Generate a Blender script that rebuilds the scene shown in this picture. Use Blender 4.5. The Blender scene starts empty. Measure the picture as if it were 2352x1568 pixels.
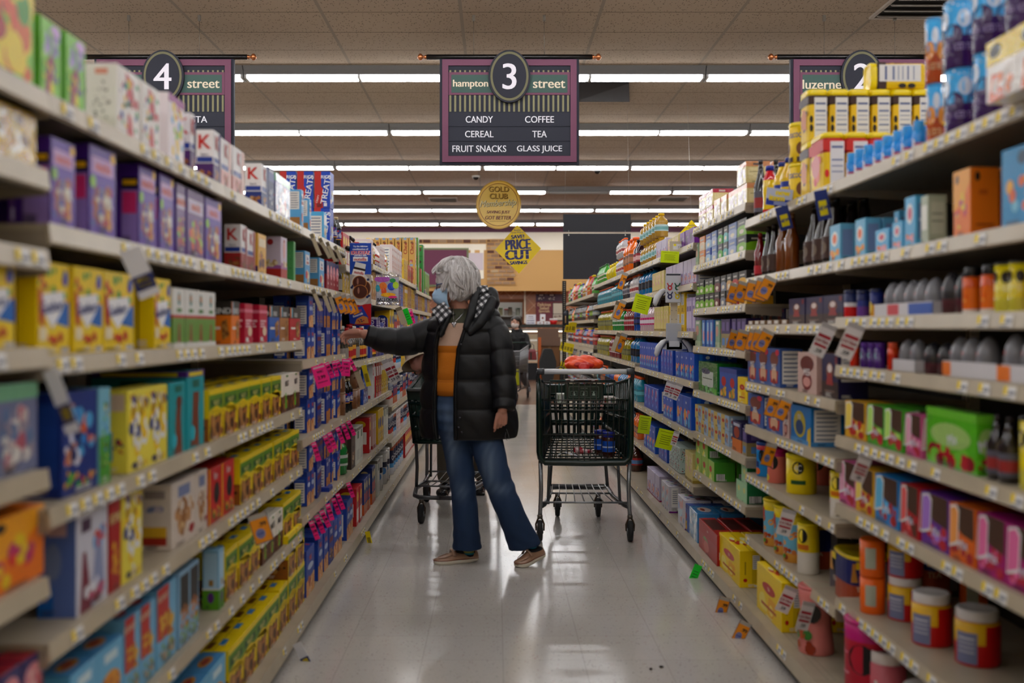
import bpy, math, random
import numpy as np
from mathutils import Vector, Matrix, Euler
R = math.radians
SC = bpy.context.scene
COL = SC.collection

# ---------------------------------------------------------------- camera, world, exposure
CAM_H = 1.25
F = 2352.0                      # focal length in pixels of the 2352 px wide frame (36 mm on a 36 mm sensor)
VX, VY = 1140.0, 755.0          # where the aisle direction meets the frame
cam = bpy.data.cameras.new('camera'); camo = bpy.data.objects.new('camera', cam); COL.objects.link(camo)
camo.location = (0, 0, CAM_H); camo.rotation_euler = (R(90), 0, 0)
cam.lens = 36.0; cam.sensor_width = 36.0
cam.shift_x = (1176 - VX) / 2352.0; cam.shift_y = -(784 - VY) / 2352.0
cam.clip_start = 0.05; cam.clip_end = 80
cam.dof.use_dof = True; cam.dof.focus_distance = 7.6; cam.dof.aperture_fstop = 2.0
SC.camera = camo
SC.view_settings.view_transform = 'Standard'; SC.view_settings.look = 'None'
SC.view_settings.gamma = 1.0; SC.view_settings.use_curve_mapping = False
SC.view_settings.exposure = 0.0
W = bpy.data.worlds.new('world'); SC.world = W; W.use_nodes = True
W.node_tree.nodes['Background'].inputs[0].default_value = (.8, .85, 1, 1)
W.node_tree.nodes['Background'].inputs[1].default_value = 0.02
TUBE = 26.0                     # fluorescent tube emission strength
CEIL = 4.02

# ---------------------------------------------------------------- colour and materials
def lin(c):
    if isinstance(c, (tuple, list)): return tuple(c[:3])
    c = c.lstrip('#'); c = c if len(c) == 6 else ''.join(q * 2 for q in c)
    v = [int(c[i:i+2], 16) / 255 for i in (0, 2, 4)]
    return tuple(x / 12.92 if x <= .04045 else ((x + .055) / 1.055) ** 2.4 for x in v)

MATS = {}
COL_GAMMA = 1.2                      # gamma worked into the product colours for stronger tonal contrast
def N(nt, t, **kw):
    n = nt.nodes.new(t)
    for k, v in kw.items():
        if k[0] == 'i' and k[1:].isdigit(): n.inputs[int(k[1:])].default_value = v
        else: setattr(n, k, v)
    return n
def mat(name, col='#808080', rough=.5, metal=0, emit=0, spec=.5, attr=False, bump=0, bscale=200, var=0, vscale=5, coat=0, alpha=1, trans=0):
    if name in MATS: return MATS[name]
    m = bpy.data.materials.new(name); m.use_nodes = True; nt = m.node_tree
    b = nt.nodes['Principled BSDF']; c = lin(col)
    b.inputs['Base Color'].default_value = (*c, 1); b.inputs['Roughness'].default_value = rough
    b.inputs['Metallic'].default_value = metal; b.inputs['Specular IOR Level'].default_value = spec
    b.inputs['Coat Weight'].default_value = coat; b.inputs['Alpha'].default_value = alpha
    b.inputs['Transmission Weight'].default_value = trans
    src = None
    if attr:
        a = N(nt, 'ShaderNodeAttribute', attribute_name='Col'); src = a.outputs['Color']
    if var:
        tc = N(nt, 'ShaderNodeTexCoord'); n = N(nt, 'ShaderNodeTexNoise'); n.inputs['Scale'].default_value = vscale
        n.inputs['Detail'].default_value = 4
        nt.links.new(tc.outputs['Object'], n.inputs['Vector'])
        mx = N(nt, 'ShaderNodeMix', data_type='RGBA', blend_type='MULTIPLY'); mx.inputs[0].default_value = 1
        if src: nt.links.new(src, mx.inputs[6])
        else: mx.inputs[6].default_value = (*c, 1)
        mr = N(nt, 'ShaderNodeMapRange'); mr.inputs[1].default_value = .3; mr.inputs[2].default_value = .7
        mr.inputs[3].default_value = 1 - var; mr.inputs[4].default_value = 1 + var
        nt.links.new(n.outputs[0], mr.inputs[0]); nt.links.new(mr.outputs[0], mx.inputs[7]); src = mx.outputs[2]
    if src: nt.links.new(src, b.inputs['Base Color'])
    if emit:
        b.inputs['Emission Strength'].default_value = emit
        b.inputs['Emission Color'].default_value = (*c, 1)
    if bump:
        tc = N(nt, 'ShaderNodeTexCoord'); n = N(nt, 'ShaderNodeTexNoise'); n.inputs['Scale'].default_value = bscale
        nt.links.new(tc.outputs['Object'], n.inputs['Vector'])
        bp = N(nt, 'ShaderNodeBump'); bp.inputs['Strength'].default_value = bump; bp.inputs['Distance'].default_value = .01
        nt.links.new(n.outputs[0], bp.inputs['Height']); nt.links.new(bp.outputs[0], b.inputs['Normal'])
    MATS[name] = m
    return m
CARD = mat('printed_card', attr=True, rough=.42, spec=.4)
PLAST = mat('coloured_plastic', attr=True, rough=.25)
FILM = mat('wrap_film', attr=True, rough=.16, bump=.5, bscale=38, spec=.7)
MATTE = mat('matte_paint', attr=True, rough=.65, spec=.3)
BOTTLE = mat('bottle_plastic', attr=True, rough=.12, spec=.7, coat=.3)
METAL = mat('grey_metal', attr=True, rough=.35, metal=.75)
CHROME = mat('foil_metal', '#d8d8dc', rough=.18, metal=1, bump=.8, bscale=30)

# ---------------------------------------------------------------- mesh collector
TXT = {}
def text_mesh(s):
    if s in TXT: return TXT[s]
    cu = bpy.data.curves.new('t', 'FONT'); cu.body = s; cu.size = 1; cu.align_x = 'CENTER'; cu.resolution_u = 4
    o = bpy.data.objects.new('t', cu); me = o.to_mesh()
    vs = [tuple(v.co[:2]) for v in me.vertices]; fs = [tuple(p.vertices) for p in me.polygons]
    o.to_mesh_clear(); bpy.data.objects.remove(o); bpy.data.curves.remove(cu)
    xs = [v[0] for v in vs] or [0]; ys = [v[1] for v in vs] or [0]
    cx, cy = (min(xs) + max(xs)) / 2, (min(ys) + max(ys)) / 2; hh = max(ys) - min(ys) or 1; ww = max(xs) - min(xs)
    TXT[s] = ([((x - cx) / hh, (y - cy) / hh) for x, y in vs], fs, ww / hh)
    return TXT[s]

class G:
    def __init__(s): s.v = []; s.f = []; s.c = []; s.m = []; s.sm = []
    def add(s, vs, fs, col, mi=0, smooth=False, M=None):
        o = len(s.v)
        if M is not None: vs = [tuple(M @ Vector(p)) for p in vs]
        s.v += [tuple(p) for p in vs]
        multi = isinstance(col, list)
        for i, f in enumerate(fs):
            s.f.append(tuple(k + o for k in f)); s.c.append(lin(col[i]) if multi else lin(col)); s.m.append(mi); s.sm.append(smooth)
        return s
    def box(s, x0, x1, y0, y1, z0, z1, col, mi=0, M=None, cols=None):
        vs = [(x0,y0,z0),(x1,y0,z0),(x1,y1,z0),(x0,y1,z0),(x0,y0,z1),(x1,y0,z1),(x1,y1,z1),(x0,y1,z1)]
        fs = [(0,3,2,1),(4,5,6,7),(0,1,5,4),(1,2,6,5),(2,3,7,6),(3,0,4,7)]
        return s.add(vs, fs, cols or col, mi, False, M)
    def bbox(s, x0, x1, y0, y1, z0, z1, col, r=.003, mi=0, M=None):
        # box with chamfered vertical edges and chamfered top and bottom rims
        pts = lambda e, z: [(x0+e+r,y0+e,z),(x1-e-r,y0+e,z),(x1-e,y0+e+r,z),(x1-e,y1-e-r,z),(x1-e-r,y1-e,z),(x0+e+r,y1-e,z),(x0+e,y1-e-r,z),(x0+e,y0+e+r,z)]
        vs = pts(r, z0) + pts(0, z0+r) + pts(0, z1-r) + pts(r, z1)
        fs = [tuple(range(7, -1, -1)), tuple(range(24, 32))]
        for k in range(3):
            for i in range(8): fs.append((k*8+i, k*8+(i+1)%8, (k+1)*8+(i+1)%8, (k+1)*8+i))
        return s.add(vs, fs, col, mi, False, M)
    def tube(s, pts, r, col, seg=8, mi=0, smooth=True, closed=False, flat=1.0, up=None):
        pts = [Vector(p) for p in pts]; n = len(pts)
        rs = r if isinstance(r, (list, tuple)) else [r] * n
        vs = []; prev = None
        for i, p in enumerate(pts):
            if closed: t = pts[(i+1) % n] - pts[i-1]
            else: t = pts[min(i+1, n-1)] - pts[max(i-1, 0)]
            t = t.normalized() if t.length > 1e-9 else Vector((0,0,1))
            if prev is None:
                a = Vector(up) if up else (Vector((0,0,1)) if abs(t.z) < .9 else Vector((1,0,0)))
                prev = a
            u = (prev - t * prev.dot(t)); u = u.normalized() if u.length > 1e-6 else t.orthogonal().normalized(); prev = u
            w = t.cross(u)
            for k in range(seg):
                an = 2 * math.pi * k / seg
                vs.append(tuple(p + (u * math.cos(an) * flat + w * math.sin(an)) * rs[i]))
        fs = []
        m = n if closed else n - 1
        for i in range(m):
            j = (i + 1) % n
            for k in range(seg): fs.append((i*seg+k, i*seg+(k+1)%seg, j*seg+(k+1)%seg, j*seg+k))
        if not closed:
            fs.append(tuple(range(seg-1, -1, -1))); fs.append(tuple((n-1)*seg+k for k in range(seg)))
        return s.add(vs, fs, col, mi, smooth)
    def loft(s, rings, col, mi=0, smooth=True, cap=True, closed=True, M=None):
        n = len(rings[0]); vs = [tuple(p) for r in rings for p in r]; fs = []; cs = []
        multi = isinstance(col, list)
        for i in range(len(rings) - 1):
            for k in range(n if closed else n - 1):
                fs.append((i*n+k, i*n+(k+1)%n, (i+1)*n+(k+1)%n, (i+1)*n+k)); cs.append(col[i] if multi else col)
        if cap:
            fs.append(tuple(range(n-1, -1, -1))); cs.append(cs[0]); fs.append(tuple((len(rings)-1)*n+k for k in range(n))); cs.append(cs[-1])
        return s.add(vs, fs, cs, mi, smooth, M)
    def lathe(s, prof, col=None, seg=20, sx=1, sy=1, ex=2, cx=0, cy=0, z0=0, mi=0, smooth=True, cap=True):
        # prof: (z, r[, colour of the band above])
        rings = []; cols = []
        for p in prof:
            rg = []
            for k in range(seg):
                a = 2 * math.pi * k / seg; c, d = math.cos(a), math.sin(a)
                q = (abs(c)**ex + abs(d)**ex) ** (-1/ex)
                rg.append((cx + p[1]*sx*c*q, cy + p[1]*sy*d*q, z0 + p[0]))
            rings.append(rg)
            cols.append(p[2] if len(p) > 2 and p[2] else (cols[-1] if cols else col))
        return s.loft(rings, cols[:-1], mi, smooth, cap)
    def sphere(s, c, r, col, seg=12, rings=8, mi=0, M=None, smooth=True):
        r = r if isinstance(r, (tuple, list)) else (r, r, r)
        rg = []
        for i in range(rings + 1):
            t = math.pi * i / rings; t = min(max(t, .02), math.pi - .02)
            rg.append([(c[0]+r[0]*math.sin(t)*math.cos(2*math.pi*k/seg), c[1]+r[1]*math.sin(t)*math.sin(2*math.pi*k/seg), c[2]-r[2]*math.cos(t)) for k in range(seg)])
        return s.loft(rg, col, mi, smooth, True, True, M)
    def txt(s, st, o, ux, uy, h, col, off=0, mi=0, wmax=None, bold=0):
        vs, fs, ar = text_mesh(st); ux = Vector(ux).normalized(); uy = Vector(uy).normalized(); o = Vector(o) + ux.cross(uy) * off
        sx = h
        if wmax and ar * h > wmax: sx = wmax / ar
        for i, d in enumerate([0] if not bold else [-bold, bold, 0]):
            s.add([tuple(o + ux * (x * sx + d) + uy * y * h + ux.cross(uy) * i * max(.0001, min(.0006, bold * .3))) for x, y in vs], fs, col, mi)
        return s
    def mesh(s, name, mats):
        me = bpy.data.meshes.new(name); me.from_pydata(s.v, [], s.f); me.update()
        mats = mats if isinstance(mats, (list, tuple)) else [mats]
        for m in mats: me.materials.append(m)
        n = len(me.polygons)
        if n == len(s.f):
            me.polygons.foreach_set('material_index', s.m); me.polygons.foreach_set('use_smooth', s.sm)
            ca = me.color_attributes.new('Col', 'FLOAT_COLOR', 'CORNER')
            cnt = np.array([len(f) for f in s.f]); arr = np.ones((cnt.sum(), 4), np.float32)
            cc = np.array(s.c, np.float32)
            if mats[0] in (CARD, PLAST, FILM, BOTTLE): cc = cc ** COL_GAMMA
            arr[:, :3] = np.repeat(cc, cnt, axis=0)
            ca.data.foreach_set('color', arr.ravel())
        return me
    def build(s, name, mats=CARD, parent=None, loc=None, rot=None):
        o = bpy.data.objects.new(name, s.mesh(name, mats)); COL.objects.link(o)
        if parent: o.parent = parent
        if loc is not None: o.location = loc
        if rot is not None: o.rotation_euler = rot
        return o

def tag(o, label=None, cat=None, group=None, kind=None):
    if label: o['label'] = label
    if cat: o['category'] = cat
    if group: o['group'] = group
    if kind: o['kind'] = kind
    return o
def empty(name, loc=(0,0,0), rz=0, label=None, cat=None, group=None):
    o = bpy.data.objects.new(name, None); COL.objects.link(o); o.location = loc; o.rotation_euler = (0, 0, rz)
    o.empty_display_size = .05
    return tag(o, label, cat, group)
KIDS = {}
def copy_tree(o, parent=None):
    c = o.copy(); COL.objects.link(c)
    if parent: c.parent = parent
    for ch in KIDS.get(o.name, []): copy_tree(ch, c)
    return c
def template(build):
    """run a builder, remember its tree and unlink it, so copies can be placed later"""
    o = build()
    def walk(p):
        KIDS[p.name] = [q for q in p.children]
        for q in p.children: walk(q)
        COL.objects.unlink(p)
    allo = [q for q in COL.objects if q.parent is not None]
    walk(o)
    return o
def P(x, y, Y): return ((x - VX) / F * Y, Y, CAM_H - (y - VY) / F * Y)   # a point seen at pixel x, y at distance Y

ORD = ['', 'second ', 'third ', 'fourth ', 'fifth ', 'sixth ', 'seventh ', 'eighth ', 'ninth ', 'tenth ', 'eleventh ', 'twelfth ', 'thirteenth ', 'fourteenth ', 'fifteenth ', 'sixteenth ', 'seventeenth ', 'eighteenth ', 'nineteenth ', 'twentieth ']
ORD += [t + ORD[i].strip() + ' ' if i else t + 'first ' for t in ('twenty ', 'thirty ', 'forty ') for i in range(9)]
# ================================================================ the setting
def floor_mat():
    m = bpy.data.materials.new('vinyl_tile_floor'); m.use_nodes = True; nt = m.node_tree; L = nt.links.new
    b = nt.nodes['Principled BSDF']; tc = N(nt, 'ShaderNodeTexCoord')
    br = N(nt, 'ShaderNodeTexBrick'); br.offset = 0; br.inputs['Scale'].default_value = 1
    br.inputs['Brick Width'].default_value = .305; br.inputs['Row Height'].default_value = .305
    br.inputs['Mortar Size'].default_value = .0009; br.inputs['Mortar Smooth'].default_value = .3
    br.inputs['Color1'].default_value = (*lin('#c6c1ba'), 1); br.inputs['Color2'].default_value = (*lin('#c3beb8'), 1); br.inputs['Mortar'].default_value = (*lin('#989389'), 1)
    mp = N(nt, 'ShaderNodeMapping'); mp.inputs['Location'].default_value = (.28, .1, 0)
    L(tc.outputs['Object'], mp.inputs[0]); L(mp.outputs[0], br.inputs['Vector'])
    # speckle of the terrazzo-look vinyl
    prev = br.outputs['Color']
    for sc, th, c in ((42, .112, '#6a625e'), (34, .09, '#a8746a'), (70, .2, '#b5afa8')):
        v = N(nt, 'ShaderNodeTexVoronoi'); v.inputs['Scale'].default_value = sc; v.inputs['Randomness'].default_value = 1
        L(tc.outputs['Object'], v.inputs['Vector'])
        r = N(nt, 'ShaderNodeMath', operation='LESS_THAN'); r.inputs[1].default_value = th; L(v.outputs['Distance'], r.inputs[0])
        mx = N(nt, 'ShaderNodeMix', data_type='RGBA'); L(r.outputs[0], mx.inputs[0]); L(prev, mx.inputs[6]); mx.inputs[7].default_value = (*lin(c), 1); prev = mx.outputs[2]
    n = N(nt, 'ShaderNodeTexNoise'); n.inputs['Scale'].default_value = 1.3; n.inputs['Detail'].default_value = 5; L(tc.outputs['Object'], n.inputs['Vector'])
    mr = N(nt, 'ShaderNodeMapRange'); mr.inputs[1].default_value = .3; mr.inputs[2].default_value = .7; mr.inputs[3].default_value = .9; mr.inputs[4].default_value = 1.04; L(n.outputs[0], mr.inputs[0])
    mm = N(nt, 'ShaderNodeMix', data_type='RGBA', blend_type='MULTIPLY'); mm.inputs[0].default_value = 1; L(prev, mm.inputs[6]); L(mr.outputs[0], mm.inputs[7])
    L(mm.outputs[2], b.inputs['Base Color'])
    b.inputs['Specular IOR Level'].default_value = .5
    n2 = N(nt, 'ShaderNodeTexNoise'); n2.inputs['Scale'].default_value = 3; n2.inputs['Detail'].default_value = 6; L(tc.outputs['Object'], n2.inputs['Vector'])
    m2 = N(nt, 'ShaderNodeMapRange'); m2.inputs[3].default_value = .09; m2.inputs[4].default_value = .19; L(n2.outputs[0], m2.inputs[0]); L(m2.outputs[0], b.inputs['Roughness'])
    n3 = N(nt, 'ShaderNodeTexNoise'); n3.inputs['Scale'].default_value = 7; n3.inputs['Detail'].default_value = 2; L(tc.outputs['Object'], n3.inputs['Vector'])
    bp = N(nt, 'ShaderNodeBump'); bp.inputs['Strength'].default_value = .05; bp.inputs['Distance'].default_value = .004; L(n3.outputs[0], bp.inputs['Height'])
    L(bp.outputs[0], b.inputs['Normal'])
    return m
def ceil_mat():
    m = bpy.data.materials.new('acoustic_ceiling'); m.use_nodes = True; nt = m.node_tree; L = nt.links.new
    b = nt.nodes['Principled BSDF']; b.inputs['Roughness'].default_value = .9; b.inputs['Specular IOR Level'].default_value = .1
    tc = N(nt, 'ShaderNodeTexCoord'); sp = N(nt, 'ShaderNodeSeparateXYZ'); L(tc.outputs['Object'], sp.inputs[0])
    def line(out, period, phase, width):
        a = N(nt, 'ShaderNodeMath', operation='SUBTRACT'); L(out, a.inputs[0]); a.inputs[1].default_value = phase - width / 2
        q = N(nt, 'ShaderNodeMath', operation='FLOORED_MODULO'); L(a.outputs[0], q.inputs[0]); q.inputs[1].default_value = period
        c = N(nt, 'ShaderNodeMath', operation='LESS_THAN'); L(q.outputs[0], c.inputs[0]); c.inputs[1].default_value = width
        return c.outputs[0]
    lx = line(sp.outputs['X'], 1.22, -.31, .03); ly = line(sp.outputs['Y'], .61, 9.57 - .61*15, .012)
    v = N(nt, 'ShaderNodeTexVoronoi'); v.inputs['Scale'].default_value = 42
    mp = N(nt, 'ShaderNodeMapping'); mp.inputs['Scale'].default_value = (1, .5, 1); L(tc.outputs['Object'], mp.inputs[0]); L(mp.outputs[0], v.inputs['Vector'])
    d = N(nt, 'ShaderNodeMath', operation='LESS_THAN'); d.inputs[1].default_value = .24; L(v.outputs['Distance'], d.inputs[0])
    n = N(nt, 'ShaderNodeTexNoise'); n.inputs['Scale'].default_value = .7; L(tc.outputs['Object'], n.inputs['Vector'])
    prev = None
    def mix(fac, a, c2, bt='MIX'):
        mx = N(nt, 'ShaderNodeMix', data_type='RGBA', blend_type=bt)
        if isinstance(fac, float): mx.inputs[0].default_value = fac
        else: L(fac, mx.inputs[0])
        if isinstance(a, str): mx.inputs[6].default_value = (*lin(a), 1)
        else: L(a, mx.inputs[6])
        mx.inputs[7].default_value = (*lin(c2), 1)
        return mx.outputs[2]
    c = mix(n.outputs[0], '#b3a08b', '#a59280'); c = mix(d.outputs[0], c, '#7d6f62'); c = mix(ly, c, '#5c5047'); c = mix(lx, c, '#93877a')
    L(c, b.inputs['Base Color'])
    return m
FLOOR = floor_mat(); CEILM = ceil_mat()
WOODF = mat('wood_look_floor', '#7d5a48', rough=.25, var=.25, vscale=3)
def struct(name, g, m=MATTE, parent=None):
    o = g.build(name, m, parent)
    if parent is None: o['kind'] = 'structure'
    return o
XW = 11.0; YB, YF = 28.0, -4.0; YWOOD = 16.9
struct('floor', G().box(-XW, XW, YF, YWOOD, -.08, 0, '#c0bbb5'), FLOOR)
struct('floor_wood', G().box(-XW, XW, YWOOD, YB + 3, -.08, 0, '#7d5a48'), WOODF)
struct('ceiling', G().box(-XW, XW, YF, YB, CEIL, CEIL + .05, '#c0b4a8'), CEILM)
struct('wall_left', G().box(-XW - .1, -XW, YF, YB, 0, CEIL, '#c9b48c'))
struct('wall_right', G().box(XW, XW + .1, YF, YB, 0, CEIL, '#c9b48c'))
struct('wall_front', G().box(-XW, XW, YF - .1, YF, 0, CEIL, '#c9b48c'))

# back wall: a soffit over the deli counter, painted in bands
def zb(y, Y=YB): return CAM_H - (y - VY) / F * Y
def xb(x, Y=YB): return (x - VX) / F * Y
g = G()
g.box(-XW, XW, YB, YB + .2, zb(533), CEIL, '#6b3f57')
g.box(-XW, XW, YB, YB + .2, zb(574), zb(533), '#f3ead8')
g.box(-XW, XW, YB, YB + .2, zb(668), zb(574), '#c99c60')
struct('wall_back', g)
# recessed deli wall with brown diamond tile
def diamond_mat():
    m = bpy.data.materials.new('copper_diamond_tile'); m.use_nodes = True; nt = m.node_tree; L = nt.links.new
    b = nt.nodes['Principled BSDF']; b.inputs['Roughness'].default_value = .35
    tc = N(nt, 'ShaderNodeTexCoord'); mp = N(nt, 'ShaderNodeMapping'); mp.inputs['Rotation'].default_value = (0, R(45), 0); L(tc.outputs['Object'], mp.inputs[0])
    sp = N(nt, 'ShaderNodeSeparateXYZ'); L(mp.outputs[0], sp.inputs[0]); outs = []
    for k in 'XZ':
        q = N(nt, 'ShaderNodeMath', operation='FLOORED_MODULO'); L(sp.outputs[k], q.inputs[0]); q.inputs[1].default_value = .3
        c = N(nt, 'ShaderNodeMath', operation='LESS_THAN'); L(q.outputs[0], c.inputs[0]); c.inputs[1].default_value = .012; outs.append(c.outputs[0])
    mx = N(nt, 'ShaderNodeMath', operation='MAXIMUM'); L(outs[0], mx.inputs[0]); L(outs[1], mx.inputs[1])
    n = N(nt, 'ShaderNodeTexNoise'); n.inputs['Scale'].default_value = 6; n.inputs['Detail'].default_value = 5; L(tc.outputs['Object'], n.inputs['Vector'])
    cr = N(nt, 'ShaderNodeMix', data_type='RGBA'); L(n.outputs[0], cr.inputs[0]); cr.inputs[6].default_value = (*lin('#7c4420'), 1); cr.inputs[7].default_value = (*lin('#b56a35'), 1)
    fm = N(nt, 'ShaderNodeMix', data_type='RGBA'); L(mx.outputs[0], fm.inputs[0]); L(cr.outputs[2], fm.inputs[6]); fm.inputs[7].default_value = (*lin('#c98f66'), 1)
    L(fm.outputs[2], b.inputs['Base Color'])
    return m
Y2 = YB + .9
g = G()
xo0, xo1, zo0, zo1 = xb(1128, Y2), xb(1200, Y2), zb(745, Y2), zb(694, Y2)
g.box(-XW, xo0, Y2, Y2 + .15, 0, 2.6, '#a0602f'); g.box(xo1, XW, Y2, Y2 + .15, 0, 2.6, '#a0602f')
g.box(xo0, xo1, Y2, Y2 + .15, zo1, 2.6, '#a0602f'); g.box(xo0, xo1, Y2, Y2 + .15, 0, zo0, '#a0602f')
struct('wall_deli', g, diamond_mat())
struct('ceiling_deli', G().box(-XW, XW, YB + .2, Y2 + .15, 2.38, 2.45, '#c9a97c'))
g = G()   # white kitchen seen through the serving hatch
g.box(-XW, XW, YB + 3, YB + 3.1, 0, 2.8, '#d8dadb'); struct('wall_kitchen', g)
struct('ceiling_kitchen', G().box(-4, 4, Y2 + .15, YB + 3, 2.6, 2.65, '#d8dadb'))
g = G(); t = .09
for (a, b_, c, d) in ((xo0 - t, xo0, zo0 - t, zo1 + t), (xo1, xo1 + t, zo0 - t, zo1 + t)): g.box(a, b_, Y2 - .03, Y2 + .1, c, d, '#7a4a2a')
g.box(xo0, xo1, Y2 - .03, Y2 + .1, zo1, zo1 + t, '#7a4a2a'); g.box(xo0, xo1, Y2 - .03, Y2 + .1, zo0 - t, zo0, '#7a4a2a')
struct('window_1', g)
g = G()   # grey pipe-like white corner strip on the tile
g.box(xb(1204, Y2), xb(1207, Y2), Y2 - .06, Y2, zb(742, Y2), 2.38, '#efe6d2'); struct('trim_1', g)
struct('trim_2', G().box(-XW, xb(1140), YB - .02, YB, zb(560) , zb(549.5), '#c99c60'))
# brick veneer panel, border bricks and cream slats on the soffit
def bricks(g, x0, x1, z0, z1, bw, bh, seed):
    rn = random.Random(seed); z = z0; row = 0
    while z < z1 - bh * .5:
        x = x0 - (bw / 2 if row % 2 else 0)
        while x < x1 - .02:
            a, b_ = max(x, x0), min(x + bw, x1)
            if b_ - a > .05: g.box(a + .012, b_ - .012, YB - .055, YB - .02, z + .015, min(z + bh, z1) - .015, rn.choice(['#a98a6c', '#98775a', '#b39877', '#8d6a50', '#a07f62', '#5a3428']))
            x += bw
        z += bh; row += 1
g = G(); g.box(xb(1117), xb(1185), YB - .03, YB - .001, zb(655), zb(549), '#c59658'); bricks(g, xb(1118), xb(1184), zb(654), zb(550), .215, .106, 3)
tag(g.build('brick_veneer', MATTE), 'tan brick veneer panel mounted on the ochre back wall soffit', 'wall panel')
g = G(); bricks(g, xb(860), xb(1117), zb(559), zb(549), .22, .115, 5)
tag(g.build('brick_border', MATTE), 'single row of tan bricks edging the top of the ochre wall panel', 'wall panel')
for i in range(9):
    x = xb(976 + 21 * i) if i else xb(976)
    x = xb(997 + 21 * (i - 1)); lo = 578 if i < 5 else (640 if i == 6 else 590)
    if i > 6: break
    tag(G().box(x, x + .11, YB - .03, YB, zb(lo), zb(562), '#f3ead8').build('wall_slat', MATTE), 'cream vertical slat on the ochre back wall, ' + (ORD[i] + 'from left' if i else 'leftmost'), 'wall slat', 'cream slats on the back wall')
r0 = empty('menu_board', P(1030, 620, YB - .06), 0, 'blank purple board with a green frame high on the back wall', 'board')
g = G(); g.box(-.95, .5, -.02, .02, -.4, .55, '#663148'); g.build('board_panel', MATTE, r0)
g = G(); g.box(-1., .55, -.025, .03, .55, .6, '#6f7653'); g.box(.5, .55, -.025, .03, -.45, .55, '#6f7653'); g.box(-1., .55, -.025, .03, -.45, -.4, '#6f7653'); g.box(-1., -.95, -.025, .03, -.4, .55, '#6f7653'); g.build('board_frame', MATTE, r0)
tag(G().box(xb(1071), xb(1110), YB - .05, YB - .03, zb(620), zb(581), '#cdbfc4').build('notice_board', MATTE), 'pale blank panel on the back wall right of the purple board', 'board')

# ---------------------------------------------------------------- fluorescent rows
TUBEM = mat('lit_tube', '#f7f7f8', emit=TUBE); DEAD = mat('unlit_tube', '#bfc4c6', rough=.3)
def mk_light(dead=False):
    def f():
        r = empty('ceiling_light')
        g = G(); g.add([(-1.215,-.14,0),(1.215,-.14,0),(1.215,.14,0),(-1.215,.14,0),(-1.215,-.08,-.075),(1.215,-.08,-.075),(1.215,.08,-.075),(-1.215,.08,-.075)],
            [(3,2,1,0),(4,5,6,7)[::-1],(0,1,5,4),(1,2,6,5),(2,3,7,6),(3,0,4,7)], '#8a8a8c'); 
        for sy in (-1, 1): g.box(-1.215, 1.215, sy*.104 - .002, sy*.104 + .002, -.088, -.02, '#8a8a8c')  # side fins added to keep the tubes' light off the ceiling
        g.build('housing', MATTE, r)
        for k in (-1, 0, 1):
            G().box(k*1.2-.012, k*1.2+.012, -.09, .09, -.125, -.07, '#c9c9c9').build('lamp_holder', MATTE, r)
        for sx in (-1, 1):
            for sy in (-1, 1):
                g = G(); x = .6 * sx; g.tube([(x-.575, sy*.064, -.105), (x+.575, sy*.064, -.105)], .019, '#ffffff', 10)
                g.build('lamp_tube', DEAD if (dead and sx < 0) else TUBEM, r)
        return r
    return template(f)
LT, LTD = mk_light(), mk_light(True)
rowword = ['nearest', 'second', 'third', 'fourth', 'fifth', 'sixth', 'seventh', 'eighth', 'ninth', 'tenth']
for k in range(-4, 6):
    Y = 10.9 + 3.05 * k
    xs = [-1.45 + 2.44 * j + (1.22 if k % 2 else 0) for j in range(-3, 4)]
    for j, x in enumerate(xs):
        c = copy_tree(LTD if (k == 3 and j == 4) else LT); c.location = (x, Y, CEIL)
        nm = {-4: 'above the camera', -3: 'above the camera', -2: 'above the camera', -1: 'above the camera'}.get(k, '')
        vis = ['nearest', 'second', 'third', 'fourth', 'fifth', 'farthest']
        if k >= 0: lb = 'bare tube strip light, %s visible ceiling row, %s' % (vis[k], ['far left end', 'second from left', 'third from left', 'middle of row', 'third from right', 'second from right', 'far right end'][j])
        else: lb = 'strip light overhead, %s row in front of the signs, %s' % (vis[-k-1], ['far left end', 'second from left', 'third from left', 'middle', 'third from right', 'second from right', 'far right'][j])
        tag(c, lb, 'ceiling light', 'fluorescent strips, ' + (vis[k] + ' visible row' if k >= 0 else 'row overhead'))
# air vents, camera domes, missing tile
def vent(px, py, w, d, lb):
    Y = F * (CEIL - CAM_H) / (VY - py); x = (px - VX) / F * Y
    r = empty('ceiling_vent', (x, Y, CEIL), 0, lb, 'vent')
    g = G(); g.box(-w/2, w/2, -d/2, d/2, -.01, 0, '#2a2725'); g.build('duct_opening', MATTE, r)
    g = G(); e = .03
    g.box(-w/2-e, w/2+e, -d/2-e, -d/2, -.02, 0, '#b7aca2'); g.box(-w/2-e, w/2+e, d/2, d/2+e, -.02, 0, '#b7aca2'); g.box(-w/2-e, -w/2, -d/2, d/2, -.02, 0, '#b7aca2'); g.box(w/2, w/2+e, -d/2, d/2, -.02, 0, '#b7aca2')
    g.build('vent_frame', MATTE, r)
    for i in range(4):
        y = -d/2 + d*(i+.5)/4; M = Matrix.Translation((0, y, -.02)) @ Matrix.Rotation(R(35), 4, 'X')
        g = G(); g.box(-w/2, w/2, -.035, .035, -.003, .003, '#8d847b', M=M); g.build('louvre', MATTE, r)
vent(1018, 457, .55, .5, 'dark louvred air vent in the ceiling left of the gold disc')
vent(1545, 455, .55, .5, 'dark louvred air vent in the ceiling above the right shelves')
vent(2120, 12, .62, .62, 'large louvred air vent in the ceiling at top right')
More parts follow.
